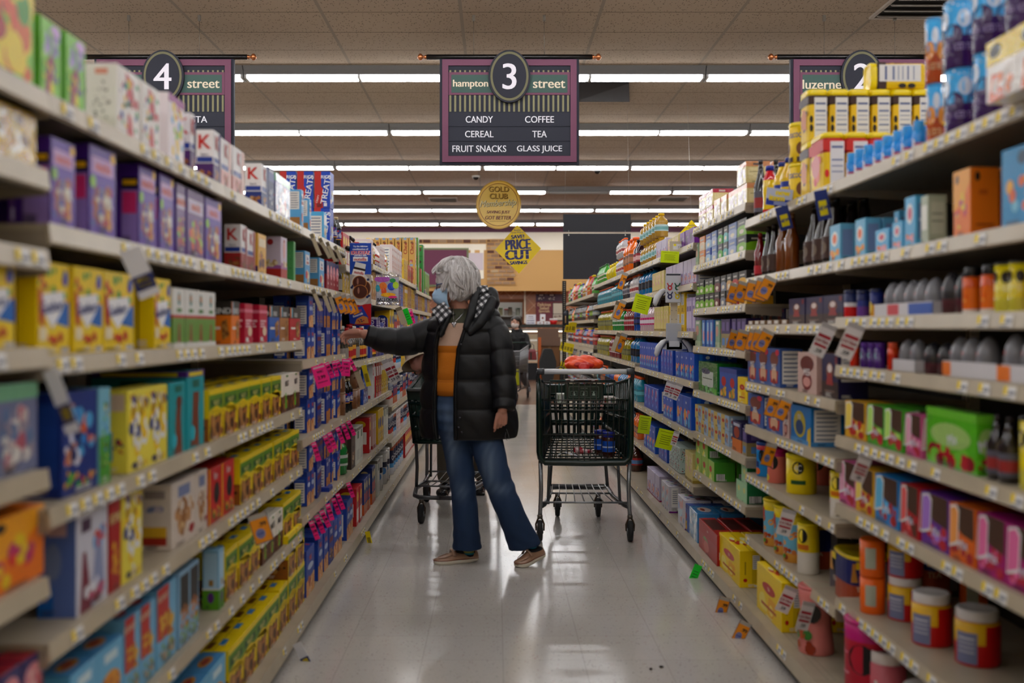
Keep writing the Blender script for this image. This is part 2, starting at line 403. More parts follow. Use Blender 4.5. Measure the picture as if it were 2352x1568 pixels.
for px, py, lb in ((1093, 411, 'small black security camera dome on the ceiling left of the gold disc'), (1372, 397, 'small black security camera dome on the ceiling right of the middle aisle sign')):
    Y = F * (CEIL - .06 - CAM_H) / (VY - py)
    r = empty('security_camera', ((px - VX) / F * Y, Y, CEIL), 0, lb, 'security camera')
    G().lathe([(-.03, .07), (0, .075)], '#d8d4cc', 16).build('mount_ring', MATTE, r); G().sphere((0, 0, -.03), (.055, .055, .05), '#101010', 14, 8).build('camera_dome', PLAST, r)
Ya, Yb = 11.35, 12.45
g = G(); g.add([(.93, Ya, CEIL-.012), (1.47, Ya, CEIL-.05), (1.62, Yb, CEIL-.012), (.95, Yb, CEIL-.012), (.93, Ya, CEIL-.004), (1.47, Ya, CEIL-.004), (1.62, Yb, CEIL-.004), (.95, Yb, CEIL-.004)], [(3,2,1,0),(4,5,6,7),(0,1,5,4),(1,2,6,5),(2,3,7,6),(3,0,4,7)], '#050506')
tag(g.build('dark_ceiling_opening', mat('dark_opening_panel', '#060607', rough=.6, spec=.15)), 'sagging black sheet covering a missing ceiling tile right of the middle sign', 'ceiling panel')  # flat black panel stands in for the darkness of the open tile

# ---------------------------------------------------------------- hanging aisle signs
def aisle_sign(px, num, left, right, rows, lb):
    Y = 9.05; s = Y / F; X0 = (px - VX) * s; zt = CAM_H + (VY - 131) * s
    r = empty('aisle_sign', (X0, Y, zt), 0, lb, 'hanging sign', 'aisle signs')
    w = 160 * s; H = 248 * s; navy = '#20222f'; plum = '#6e4158'
    u = lambda p: p * s                       # a pixel of the photograph on this sign
    g = G(); g.box(-w, w, -.012, .03, -H, -.02, navy); g.build('sign_board', MATTE, r)
    g = G(); a, b_ = w - u(6), w - u(20); t0, t1 = -u(7), -u(21); q0, q1 = -H + u(6), -H + u(20)
    def fr(pts): g.add([(x, -.026, z) for x, z in pts] + [(x, -.012, z) for x, z in pts], [(0,1,2,3),(0,4,5,1),(1,5,6,2),(2,6,7,3),(3,7,4,0)], plum)
    fr([(-a,t0),(a,t0),(b_,t1),(-b_,t1)][::-1]); fr([(-a,q0),(a,q0),(b_,q1),(-b_,q1)]); fr([(-a,q0),(-a,t0),(-b_,t1),(-b_,q1)][::-1]); fr([(a,q0),(a,t0),(b_,t1),(b_,q1)]); g.build('sign_frame', MATTE, r)
    st1 = G().box(-u(2.2), u(2.2), -.0135, -.012, -u(126), -u(88), '#84805f').mesh('stripe', MATTE); st2 = G().box(-u(2), u(2), -.0135, -.012, -u(36), -u(31), '#84805f').mesh('stripe', MATTE)
    for i in range(25):
        for m_ in (st1, st2):
            q = bpy.data.objects.new('stripe', m_); COL.objects.link(q); q.parent = r; q.location.x = -b_ + u(4.5) + i * u(11.25)
    for sx, st in ((-1, left), (1, right)):
        p = G(); x0, x1 = sorted((sx * (b_ - u(1)), sx * u(30))); p.box(x0, x1, -.02, -.012, -u(88), -u(36), plum); p.box(x0 + (u(6) if sx < 0 else 0), x1 - (u(6) if sx > 0 else 0), -.022, -.02, -u(83), -u(42), '#3d5650')
        if st: p.txt(st, (sx * u(91) if sx > 0 else -u(89), -.0225, -u(64)), (1,0,0), (0,0,1), u(21) if any(c in st for c in 'hpl') else u(17), '#e2d3bb', .0005, bold=.0022)
        p.build('street_plate', MATTE, r)
    for i, (a1, b1) in enumerate(rows):
        p = G(); z = -u(144) - i * u(33.6); p.box(-b_, b_, -.016, -.012, z - u(16), z + u(15.5), '#282a36')
        for st, x in ((a1, -u(69)), (b1, u(69))):
            if st:
                wd = {'CANDY': 62, 'CEREAL': 65, 'FRUIT SNACKS': 123, 'COFFEE': 66, 'TEA': 33, 'GLASS JUICE': 108, 'PASTA': 60}[st]
                p.txt(st, (x, -.0165, z - (u(1.5) if 'J' in st else 0)), (1,0,0), (0,0,1), u(17.5 if 'J' in st else 15), '#e6e6ee', .0005, wmax=u(wd), bold=.0009)
        p.build('name_strip', MATTE, r)
    g = G()
    def el(rx, rz, y0, y1, c, dz=-u(47)):
        n = 48; ring = lambda y: [(rx*math.cos(2*math.pi*k/n), y, dz + rz*math.sin(2*math.pi*k/n)) for k in range(n)]
        g.loft([ring(y1), ring(y0)], c, smooth=False)
    el(u(48), u(60), -.05, -.0, '#262733'); el(u(43.5), u(56), -.053, -.05, '#6f6c50'); el(u(38.5), u(50.5), -.056, -.053, '#22232f')
    g.txt(num, (0, -.0575, -u(48)), (1,0,0), (0,0,1), u(59), '#e4e0ea', .0005, bold=.004); g.build('number_disc', MATTE, r)
    g = G(); g.tube([(-u(190), 0, 0), (u(190), 0, 0)], u(6.2), '#0c0d12', 16); g.build('hanging_rod', PLAST, r)
    for sx in (-1, 1):
        g = G(); x = sx * u(190)
        g.tube([(x, 0, 0), (x + sx*u(4), 0, 0), (x + sx*u(5), 0, 0), (x + sx*u(7), 0, 0), (x+sx*u(9),0,0), (x+sx*u(11),0,0), (x+sx*u(14),0,0), (x+sx*u(17),0,0), (x+sx*u(20),0,0), (x+sx*u(21),0,0)], [u(5), u(5), u(3), u(2.6), u(4.5), u(7), u(8.2), u(7.4), u(4), u(1)], '#b5714a', 16)
        g.build('finial', mat('copper', '#c07a50', rough=.3, metal=.9), r)
    for x in (-82, 80):
        g = G(); X = u(x); g.tube([(X, 0, u(6)), (X, 0, CEIL - zt)], .0022, '#6d675f', 6); g.box(X - .012, X + .012, -.012, .012, CEIL - zt - .05, CEIL - zt - .001, '#8a847b'); g.tube([(X, 0, u(6)), (X + .008, 0, u(9)), (X, 0, u(12))], .002, '#8a847b', 6)
        g.build('hanging_wire', METAL, r)
aisle_sign(1170, '3', 'hampton', 'street', [('CANDY', 'COFFEE'), ('CEREAL', 'TEA'), ('FRUIT SNACKS', 'GLASS JUICE')], 'purple framed hanging aisle sign numbered 3 in the middle reading hampton street')
aisle_sign(378, '4', '', 'street', [('', 'PASTA'), ('', ''), ('', '')], 'purple framed hanging aisle sign numbered 4 at left with the word PASTA')
aisle_sign(1975, '2', 'luzerne', '', [('', ''), ('', ''), ('', '')], 'purple framed hanging aisle sign numbered 2 at right reading luzerne')

# gold disc
Y = 10.3; s = Y / F; X, _, Z = P(1145, 470, Y)
r = empty('promotional_disc', (X, Y, Z), 0, 'round gold cardboard disc hanging above the aisle reading GOLD CLUB Membership', 'hanging sign'); r.rotation_euler = (0, R(1), R(-6))
g = G(); n = 64
ring = lambda rr, y: [(rr*.93*math.cos(2*math.pi*k/n), y, rr*math.sin(2*math.pi*k/n)) for k in range(n)]
g.loft([ring(56*s, .008), ring(56*s, 0)], '#c8a24a', smooth=False); g.loft([ring(53.5*s, 0), ring(53.5*s, -.001)], '#ecc765', smooth=False); g.loft([ring(49*s, 0), ring(49*s, -.002)], '#9a5a2c', smooth=False); g.loft([ring(47.6*s, 0), ring(47.6*s, -.003)], '#efcf72', smooth=False)
for st, x, z, h, c, wm in (('GOLD', 0, 36, 12, '#c09a48', 46), ('CLUB', 0, 20, 12, '#c09a48', 44)):
    g.txt(st, ((x+1)*s, -.0033, (z-1)*s), (1,0,0), (0,0,1), h*s, '#5f4a28', .0005, wmax=wm*s, bold=.0025); g.txt(st, (x*s, -.0045, z*s), (1,0,0), (0,0,1), h*s, c, .0005, wmax=wm*s, bold=.0016)
sk = Vector((1, 0, .06)); up = Vector((.28, 0, 1))
g.txt('Membership', (0, -.0035, 1*s), sk, up, 20*s, '#55503c', .0005, wmax=82*s, bold=.002); g.txt('Membership', (-.8*s, -.005, 1.8*s), sk, up, 20*s, '#ecdfaa', .0005, wmax=82*s, bold=.001)
g.txt('SAVING JUST', (0, -.0035, -18*s), (1,0,0), (.15,0,1), 8.5*s, '#7e2f2a', .0005, wmax=61*s, bold=.0018); g.txt('GOT BETTER', (0, -.0035, -30*s), (1,0,0), (.15,0,1), 8.5*s, '#7e2f2a', .0005, wmax=60*s, bold=.0018)
g.box(-20*s, 17*s, -.0035, -.003, -38.5*s, -37.8*s, '#9a5a2c')
g.build('disc_panel', PLAST, r)
G().tube([(0, 0, 55*s), (0, 0, CEIL - Z)], .0014, '#c8c4bc', 5).build('hanging_cord', METAL, r)
# yellow diamonds
def diamond(px, py, Y, s, lb, rz=0):
    X, _, Z = P(px, py, Y)
    r = empty('price_cut_sign', (X, Y, Z), 0, lb, 'hanging sign', 'yellow savings diamonds'); r.rotation_euler = (0, R(-2), rz)
    g = G(); a, b_ = 53*s, 56*s; pts = [(0, b_), (-a, 0), (0, -b_), (a, 0)]
    g.add([(x, -.003, z) for x, z in pts] + [(x, .003, z) for x, z in pts], [(0,1,2,3), (7,6,5,4), (0,4,5,1), (1,5,6,2), (2,6,7,3), (3,7,4,0)], '#f8de08')
    blue = '#16217a'
    for st, z, h, wm, bo, hf in (('Another', 44, 4.6, 17, 0, 1), ('Great Way to', 38, 5, 28, 0, 1), ('SAVE!', 28.5, 8.6, 35, .003, 1), ('PRICE', 11, 23, 56, .0065, 1), ('CUT', -12.5, 22, 58, .009, 1), ('SAVINGS', -31, 8, 39, .0028, 1)):
        g.txt(st, (0, -.0035, z*s), (1,0,.02), (0,0,1), h*s, blue, .0004, wmax=wm*s, bold=bo*s/.0044)
    g.box(-30*s, 30*s, -.0062, -.0058, -13.8*s, -13*s, '#f8de08')
    g.build('sign_panel', PLAST, r); G().tube([(0, 0, 55*s), (0, 0, CEIL - Z)], .0012, '#c8c4bc', 5).build('hanging_cord', METAL, r)
diamond(1190, 572, 10.9, 10.9/F, 'yellow diamond price cut savings sign hanging behind the gold disc', R(4))
diamond(1590, 561, 12.2, 12.2/F, 'yellow diamond savings sign mostly hidden behind the right shelf top', R(4))
# blank black boards
Y = 13.0; s = Y / F; X, _, Z = P(1371, 512, Y)
r = empty('blank_sign', (X, Y, Z), 0, 'two blank black boards hung one above the other over the right shelves', 'hanging sign')
G().box(-77.5*s, 77.5*s, -.006, .006, -20*s, 20*s, '#33343a').build('upper_board', MATTE, r); G().box(-77.5*s, 77.5*s, -.006, .006, -129*s, -24.5*s, '#33343a').build('lower_board', MATTE, r)
for sx in (-1, 1):
    G().tube([(sx*74*s, 0, 19*s), (sx*70*s, 0, CEIL - Z)], .0015, '#b0aca4', 5).build('hanging_cord', METAL, r)
    g = G(); g.tube([(sx*65*s, -.01, -17*s), (sx*65*s, -.01, -27.5*s)], .002, '#d8d8d0', 5); g.sphere((sx*65*s, -.01, -28*s), .009, '#f0f0ea', 8, 6); g.build('link_cord', METAL, r)
# ================================================================ shelving
LX, RX = .82, 1.12            # lip planes of the upper shelves
BAYS = {-1: [], 1: []}
SHM = mat('shelf_enamel', attr=True, rough=.38, spec=.5, var=.08, vscale=9)
BACKM = mat('pegboard_back', '#2e2b27', rough=.7)  # colour kept dark to carry the shade inside the bays
random.seed(7)
def mk_tag():
    g = G(); g.box(-.026, .026, -.0012, 0, -.014, .014, '#e9e8e6'); g.box(-.026, -.011, -.0018, -.0012, -.006, .014, '#f2d413'); g.box(-.005, .022, -.0018, -.0012, -.004, .004, '#8b8d98'); g.box(-.024, .01, -.0018, -.0012, -.012, -.009, '#55565e')
    return g.mesh('price_tag', MATTE)
TAGM = mk_tag()
def sideword(s): return 'left' if s < 0 else 'right'
BW = ['nearest', 'second', 'third', 'fourth', 'fifth', 'sixth', 'seventh', 'eighth', 'ninth', 'tenth', 'eleventh']
def bay(side, Y0, Y1, zs, xf, xbase, top=None, ntag=7, split=None, zsplit=None):
    i = len(BAYS[side]); bx = side * (xbase + .52)
    lb = 'beige steel shelving bay with %d shelves, %s bay on the %s of the aisle' % (len(zs), BW[i], sideword(side))
    r = empty('shelving_bay', (0, Y0, 0), 0, lb, 'shelving', 'shelving bays on the ' + sideword(side))
    L = Y1 - Y0; s = side; top = top or max(zs) + .06
    def xr(a, b): return (min(a, b), max(a, b))
    g = G(); x0, x1 = xr(s * (xf + .46), s * (xf + .48)); g.box(x0, x1, .002, L - .002, 0, top, '#5b554c'); g.build('back_panel', BACKM, r)
    for k, y in enumerate((0, L - .03)):
        g = G(); x0, x1 = xr(s * (xf + .43), s * (xf + .46)); g.box(x0, x1, y, y + .03, 0, top, '#b9ae9a')
        for q in range(int(top / .05)): g.box(x0 - .0005 if s > 0 else x1, x0 if s > 0 else x1 + .0005, y + .012, y + .018, q * .05 + .01, q * .05 + .03, '#2b2824')
        g.build('upright', SHM, r)
    for z in zs:
        base = z < .12; X = xbase - .012 if base else xf; dpt = .47 if base else .43
        g = G(); x0, x1 = xr(s * X, s * (X + dpt)); t = .012
        g.box(x0, x1, .001, L - .001, z - t, z, '#a99d88'); g.box(x0 + (.02 if s < 0 else .01), x1 - (.02 if s > 0 else .01), .02, L - .02, z - .03, z - t, '#6d6558')  # underside coloured darker than the board to stand for shade under it
        # price channel, tilted a little upward
        hh = .034 if not base else .05
        a = s * (X + .004); b_ = s * (X - .006); c_ = s * (X - .001)
        pf = [(c_, z + .002), (b_, z - hh), (b_ + s * .006, z - hh - .004), (a, z - .004)]
        vs = [(x, y, zz) for y in (.001, L - .001) for x, zz in pf]
        g.add(vs, [(0,1,5,4), (1,2,6,5), (2,3,7,6), (3,0,4,7), (3,2,1,0), (4,5,6,7)], '#b9ac94')
        for e in (.0, L - .004):
            g.add([(s*X, e+.002, z - .001), (s*X, e+.002, z - .045), (s*(X + dpt), e+.002, z - .075), (s*(X + dpt), e+.002, z - .001)], [(0,1,2,3)], '#94897a')
        if base:
            for q in range(int(L / .02) if Y0 < 6 else 0):
                for rr in (.05, .075): g.box(s*(X+rr)-.0018, s*(X+rr)+.0018, q*.02+.008, q*.02+.012, z, z + .0004, '#4a453e')
        o = g.build('base_deck' if base else 'shelf', SHM, r)
        nt_ = ntag
        ys = [random.uniform(.03, L - .05) for _ in range(nt_)] if not base else [random.uniform(.05, L - .05) for _ in range(nt_ // 2)]
        ys = sorted(ys); last = -1
        for y in ys:
            if y - last < .06: y = last + .062
            if y > L - .03: break
            last = y
            t_ = bpy.data.objects.new('price_tag', TAGM); COL.objects.link(t_); t_.parent = o
            t_.rotation_euler = (R(-8), 0, R(90) if s < 0 else R(-90)); t_.location = (s * (X - .0048), y, z - .019)
    g = G(); x0, x1 = xr(s * (xbase + .01), s * (xbase + .04)); g.box(x0, x1, 0, L, 0, .03, '#0c0c0d')
    g.build('kick_plate', MATTE, r)
    BAYS[side].append((Y0, Y1, sorted(zs)))
T1, T2 = 1.68, 1.443
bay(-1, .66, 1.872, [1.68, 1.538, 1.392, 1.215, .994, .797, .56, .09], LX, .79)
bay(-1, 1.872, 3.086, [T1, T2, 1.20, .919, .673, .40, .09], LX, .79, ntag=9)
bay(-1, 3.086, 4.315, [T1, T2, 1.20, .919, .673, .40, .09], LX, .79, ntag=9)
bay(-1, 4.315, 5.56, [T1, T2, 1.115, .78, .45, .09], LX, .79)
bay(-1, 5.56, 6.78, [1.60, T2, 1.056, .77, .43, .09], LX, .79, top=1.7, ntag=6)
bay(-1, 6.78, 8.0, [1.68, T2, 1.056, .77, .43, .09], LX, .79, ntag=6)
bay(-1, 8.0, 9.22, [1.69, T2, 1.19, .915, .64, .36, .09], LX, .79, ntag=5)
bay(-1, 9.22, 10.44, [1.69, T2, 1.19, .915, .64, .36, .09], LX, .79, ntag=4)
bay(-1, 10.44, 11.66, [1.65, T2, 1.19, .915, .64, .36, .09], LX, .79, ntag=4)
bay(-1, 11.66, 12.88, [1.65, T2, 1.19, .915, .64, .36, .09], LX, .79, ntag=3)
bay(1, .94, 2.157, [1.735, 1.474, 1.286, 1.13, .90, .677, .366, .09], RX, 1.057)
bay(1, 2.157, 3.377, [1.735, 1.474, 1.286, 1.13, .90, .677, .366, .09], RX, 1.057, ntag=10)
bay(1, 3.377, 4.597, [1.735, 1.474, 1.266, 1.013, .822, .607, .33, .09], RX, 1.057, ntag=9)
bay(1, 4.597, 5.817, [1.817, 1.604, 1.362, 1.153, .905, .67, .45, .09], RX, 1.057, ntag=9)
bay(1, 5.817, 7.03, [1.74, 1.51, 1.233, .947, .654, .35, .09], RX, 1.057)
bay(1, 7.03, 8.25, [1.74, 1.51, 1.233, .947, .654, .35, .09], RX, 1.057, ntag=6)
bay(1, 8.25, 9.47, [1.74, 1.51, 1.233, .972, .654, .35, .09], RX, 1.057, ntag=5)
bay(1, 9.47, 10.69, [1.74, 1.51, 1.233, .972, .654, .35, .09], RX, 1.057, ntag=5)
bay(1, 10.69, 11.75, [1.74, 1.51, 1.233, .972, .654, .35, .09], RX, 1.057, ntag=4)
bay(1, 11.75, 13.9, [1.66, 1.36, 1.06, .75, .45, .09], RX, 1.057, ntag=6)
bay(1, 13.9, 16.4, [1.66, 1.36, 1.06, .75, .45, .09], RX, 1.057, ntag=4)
# perforated black upright at the far end of the right run
g = G(); g.box(1.06, 1.12, 16.42, 16.47, 0, 2.02, '#121212')
for k in range(60): g.box(1.08, 1.10, 16.418, 16.42, .1 + k * .032, .115 + k * .032, '#8a8378')
tag(g.build('perforated_upright', MATTE), 'tall black perforated upright at the far end of the right shelves', 'upright')

# ================================================================ product designs
def frame(face, w, h, d):
    if face == 'F': return (-w/2, 0, 0), (1,0,0), (0,0,1), w, h
    if face == 'L': return (-w/2, d, 0), (0,-1,0), (0,0,1), d, h
    if face == 'R': return (w/2, 0, 0), (0,1,0), (0,0,1), d, h
    if face == 'T': return (-w/2, 0, h), (1,0,0), (0,1,0), w, d
def ops_on(g, ops, w, h, d, rn):
    lay = {}
    for ln in ops.strip().splitlines():
        t = ln.split()
        if not t: continue
        for face in {'S': 'LR', 'A': 'FLR'}.get(t[0], t[0]):
            o, ux, uy, W_, H_ = frame(face, w, h, d); o = Vector(o); ux = Vector(ux); uy = Vector(uy); n = ux.cross(uy)
            lay[face] = lay.get(face, 0) + 1; off = .0003 + .0002 * lay[face]
            pt = lambda u, v, k=0: tuple(o + ux * u * W_ + uy * v * H_ + n * (off + k))
            a = t[2:]
            if t[1] == 'r':
                u0, v0, u1, v1 = map(float, a[:4]); g.add([pt(u0,v0), pt(u1,v0), pt(u1,v1), pt(u0,v1)], [(0,1,2,3)], a[4])
            elif t[1] == 'e':
                cu, cv, ru, rv = map(float, a[:4]); n_ = 18
                g.add([pt(cu + ru*math.cos(2*math.pi*k/n_), cv + rv*math.sin(2*math.pi*k/n_)) for k in range(n_)], [tuple(range(n_))], a[4])
            elif t[1] == 'p':
                q = list(map(float, a[:-1])); g.add([pt(q[i], q[i+1]) for i in range(0, len(q), 2)], [tuple(range(len(q)//2))], a[-1])
            elif t[1] == 'b':      # scattered blobs standing for a printed picture
                u0, v0, u1, v1 = map(float, a[:4]); cnt = int(int(a[4]) * 1.9); rr = float(a[5]) * .74; cs = a[6].split(',')
                for i in range(cnt):
                    r_ = rr * rn.uniform(.5, 1.2); cu = rn.uniform(u0 + r_, max(u1 - r_, u0 + r_)); cv = rn.uniform(v0 + r_ * .7, max(v1 - r_ * .7, v0 + r_ * .7)); m_ = 9; ph = rn.random() * 6
                    rv = r_ * W_ / H_ * rn.uniform(.7, 1.1); rv = min(rv, r_ * 1.3)
                    g.add([pt(min(max(cu + r_*math.cos(ph+2*math.pi*k/m_), 0), 1), min(max(cv + rv*math.sin(ph+2*math.pi*k/m_), 0), 1), i * .00001) for k in range(m_)], [tuple(range(m_))], cs[i % len(cs)])
            elif t[1] == 't':
                cu, cv, hh = map(float, a[1:4]); rot = R(float(a[5])) if len(a) > 5 else 0
                U = ux * math.cos(rot) + uy * math.sin(rot); V = uy * math.cos(rot) - ux * math.sin(rot)
                g.txt(a[0].replace('_', ' '), pt(cu, cv), U, V, hh * H_, a[4], 0, wmax=(W_ if abs(math.sin(rot)) < .7 else H_) * .88, bold=hh * H_ * .035)
            elif t[1] == 'n':      # nutrition panel
                u0, v0, u1, v1 = map(float, a[:4]) if len(a) >= 4 else (.15, .15, .85, .7)
                g.add([pt(u0,v0), pt(u1,v0), pt(u1,v1), pt(u0,v1)], [(0,1,2,3)], '#eceae6')
                for k in range(7):
                    vv = v0 + (v1 - v0) * (k + .6) / 7.6; e = (u1 - u0) * .08
                    g.add([pt(u0+e,vv,.0001), pt(u1-e-(rn.random()*.25*(u1-u0)),vv,.0001), pt(u1-e-.0,vv+(v1-v0)*.05,.0001), pt(u0+e,vv+(v1-v0)*.05,.0001)], [(0,1,2,3)], '#8d93a6')
            elif t[1] == 'k':      # barcode
                u0, v0, u1, v1 = map(float, a[:4]); g.add([pt(u0,v0), pt(u1,v0), pt(u1,v1), pt(u0,v1)], [(0,1,2,3)], '#f2f2f2')
                for k in range(8):
                    x0 = u0 + (u1-u0) * (.08 + .11*k); x1 = x0 + (u1-u0) * rn.uniform(.025, .07); g.add([pt(x0,v0+.01,.0001), pt(x1,v0+.01,.0001), pt(x1,v1,.0001), pt(x0,v1,.0001)], [(0,1,2,3)], '#26262a')
def fine_print(g, w, h, d, rn):
    # small lines of copy near the foot of each printed face, as every carton carries
    dark = rn.choice(['#3a3a46', '#e8e6e2', '#5a4a44'])
    for face in 'FLR':
        o, ux, uy, W_, H_ = frame(face, w, h, d); o = Vector(o); ux = Vector(ux); uy = Vector(uy); n = ux.cross(uy) * .0034
        u0 = rn.uniform(.1, .45); u1 = u0 + rn.uniform(.3, .45)
        for k in range(rn.choice([2, 3, 4])):
            v = .035 + .026 * k; ue = u1 - rn.uniform(0, .12)
            g.add([tuple(o + ux*a*W_ + uy*b_*H_ + n) for a, b_ in ((u0, v), (ue, v), (ue, v + .011), (u0, v + .011))], [(0,1,2,3)], dark)
KIND = {}
def BOX(key, name, desc, cat, base, ops, d=.06, m=None):
    def f(w, h, dp, key=key, base=base, ops=ops):
        g = G(); g.bbox(-w/2, w/2, 0, dp, 0, h, base, .0015)
        # end flaps closed on the top
        g.box(-w/2 + .002, w/2 - .002, dp * .5 - .0006, dp * .5 + .0006, h, h + .0004, '#3a3632')
        ops_on(g, ops, w, h, dp, random.Random(key)); fine_print(g, w, h, dp, random.Random(key + 'p')); return g.build(name, m or CARD)
    KIND[key] = (name, desc, cat, f, d)
BR = '#8a5a2e,#b37b3e,#6d4220,#c99c5c,#a0692f,#5c3418'
B = BOX
FB = 'food box'
B('gush', 'fruit_snack_box', 'yellow fruit snack box', FB, '#f6d90c', 'F b .02 .55 .98 .98 9 .08 #d8281e,#3fa436,#f4b510,#3fa436\nF p .5 .35 .98 .3 .98 .58 .7 .55 #1779c9\nF p .1 .65 .8 .7 .85 .55 .45 .28 .12 .5 #f3f3f6\nF p .02 .7 .12 .72 .2 .3 .05 .35 #c8261e\nF e .86 .84 .08 .09 #2b5fc0\nF t Gushers .45 .53 .13 #23459a 6\nF b .3 .08 .8 .26 5 .09 #c8261e,#e0442a\nF r .04 .16 .26 .3 #f5e9c9\nF r .05 .02 .5 .05 #a5901a\nF k .7 .02 .95 .08\nS r .4 .0 .47 1 #9c7a10\nS r .06 .55 .25 .9 #e8bf0a', .07)
B('purp', 'fruit_snack_box', 'purple fruit snack box', FB, '#5a2f9e', 'F r 0 0 1 1 #6a3bb0\nF b .05 .05 .95 .62 22 .13 #c9b7a8,#8f2f52,#d8a13a,#3d5aa8,#ad5a3a,#e0dccf,#b32e3a\nF r .08 .7 .92 .88 #cfa6d8\nF t snacks .5 .79 .11 #e8742a\nF e .88 .92 .1 .06 #f0c020\nF e .12 .6 .1 .07 #9ccc3a\nS r .25 .0 .95 .68 #a890d8\nS r .28 .4 .9 .66 #e0448a\nS r .25 .7 .95 .83 #2a2030\nS r .3 .74 .9 .8 #f2c21a', .07)
B('purpb', 'fruit_snack_box', 'lilac and plum fruit snack box', FB, '#5b2c8e', 'F r 0 .0 1 1 #74458f\nF b .05 .1 .95 .6 16 .15 #e0663a,#4b2a78,#9ccc3a,#b3405a,#d09030\nF r .06 .66 .94 .86 #cfc0dc\nF t snacks .5 .77 .12 #ef8426\nF t berry .5 .09 .07 #e8e0f0\nS r 0 0 1 1 #5c34a0', .07)
B('trix', 'fruit_snack_box', 'lime green fruit snack box with purple swirls', FB, '#8ccf4e', 'F b .02 .02 .98 .98 14 .14 #9fe05e,#b2e36f,#7fc64a\nF b .1 .5 .95 .95 9 .15 #a8a4c8,#8d86b8,#c3b5dd\nF p .2 .05 .45 .0 .7 .45 .5 .6 .3 .45 #a8336e\nF p .42 .1 .62 .08 .6 .4 .48 .42 #f0e23c\nF e .72 .9 .22 .07 #d8b8e8\nF b .1 .2 .9 .5 7 .08 #e8e238,#a8336e,#7a3ba8\nS r .1 .0 .5 1 #b6dc8c\nS r .8 0 1 1 #6fbf3a', .07)
B('bagy', 'snack_bag', 'large yellow and green snack bag', 'snack bag', '#8fd02c', 'A b .0 .0 1 1 16 .2 #f0d81e,#58a41c,#e07a18,#f0d81e\nA b .3 .5 .9 .9 6 .1 #4a3a1c,#e0641e,#e88a28\nA e .3 .42 .26 .16 #b81a14\nA r 0 .9 1 1 #5cb21a', .1)
B('wht', 'cereal_bar_box', 'white cereal bar box with red and blue swirls', FB, '#ece8e4', 'F b .05 .1 .95 .9 18 .11 #ece8e4,#c8283a,#e8c22a,#2f4fa8,#ece8e4,#3e9e5a,#ece8e4\nF p .35 .95 .6 .9 .75 .55 .4 .6 #c8283a\nF t fruity .45 .5 .12 #3a8a58 20\nF p .4 .05 .7 .08 .6 .35 .45 .38 #c8343a\nS r .3 .85 .7 .93 #e6a392\nS b .15 .1 .85 .8 14 .07 #9b9794,#b4b0ad,#d8d4d0', .075)
B('trol', 'fruit_snack_box', 'purple and white snack box', FB, '#eee6ea', 'F b .05 .05 .95 .95 18 .12 #f0d234,#98c838,#f5f0ea,#d8566e,#f0d234,#6ab0d8\nF r 0 .88 1 1 #a8489a\nS r .0 .0 .6 1 #8a2f96\nS r .05 .62 .5 .76 #f2ecf2\nS r .05 .25 .5 .4 #f2ecf2\nS r .05 .0 .5 .12 #f2ecf2', .06)
for k, c1, c2 in (('kpur', '#5a2a78', '#c8784a'), ('kred', '#a8302c', '#7a4a2c'), ('kpnk', '#e8b8b4', '#c86a5a'), ('knav', '#1f3c86', '#c8a070')):
    B(k, 'cereal_bar_box', {'kpur': 'white and purple', 'kred': 'white and brick red', 'kpnk': 'white and pink', 'knav': 'white and navy'}[k] + ' cereal bar box with red K', FB, '#ece9ea', 'A r 0 0 1 .38 %s\nA r .05 .4 .95 .5 #2c4aa0\nA t K .5 .78 .26 #d0281e\nA b .2 .03 .95 .32 9 .13 %s,#b07a42,#8d5a30\nF r .72 .0 1 .98 %s\nS t bars .5 .55 .06 #a0a0aa' % (c1, c2, c1 if k != 'kpnk' else '#e8c8c0'), .07)
B('navy', 'snack_box', 'navy blue snack box', FB, '#2a3a72', 'F b .05 .1 .95 .6 10 .14 #8a94b8,#c8ccd8,#4a5a98\nF r 0 .7 1 .9 #5a6aa8\nA r .1 .9 .9 .95 #c8ccd8')
B('glos', 'snack_bag', 'glossy grey snack bag with mint green top', 'snack bag', '#8a90b0', 'A b .05 .05 .95 .75 22 .12 #a8a0b0,#d8c8c8,#7890b8,#c87888,#e8e4e0\nA r 0 .82 1 1 #8cc4a0', .06, FILM)
B('rice', 'cereal_bar_box', 'light blue cereal treat box', FB, '#6ab4e4', 'F b .3 .05 .95 .5 8 .16 #e4d4b0,#d8c090,#f0e4c8\nF r .1 .6 .85 .9 #f0f0f4\nF t Rice .5 .79 .1 #2858b0\nF t treats .5 .67 .08 #d03038\nF e .3 .3 .2 .12 #d83a4a\nS n .15 .5 .85 .95\nS r .1 .05 .9 .3 #b0824a', .06)
B('ricw', 'cereal_bar_box', 'pale blue box with white nutrition panel', FB, '#5cb8e8', 'S n .12 .08 .88 .85\nF r .1 .55 .9 .9 #eef2f8\nF b .2 .1 .9 .5 8 .18 #e4d4b0,#ede0c0,#c9b080', .06)
B('rtall', 'cereal_treat_box', 'tall red and blue cereal treat box', FB, '#1d55c4', 'F b .1 .1 .9 .6 8 .2 #e8dcc0,#c8d8f0\nS r 0 0 .42 1 #c8302c\nS p .42 0 .55 .0 .5 .3 .58 .5 .42 .6 #c8302c\nS t RICE .72 .85 .09 #f0f2f8\nS t TREATS .72 .5 .16 #f0f2f8 80\nS r .6 .05 .8 .14 #e8e8f0\nS t CRISPY .2 .25 .05 #f0d8d8 75\nT r 0 0 1 1 #c83a34', .11)
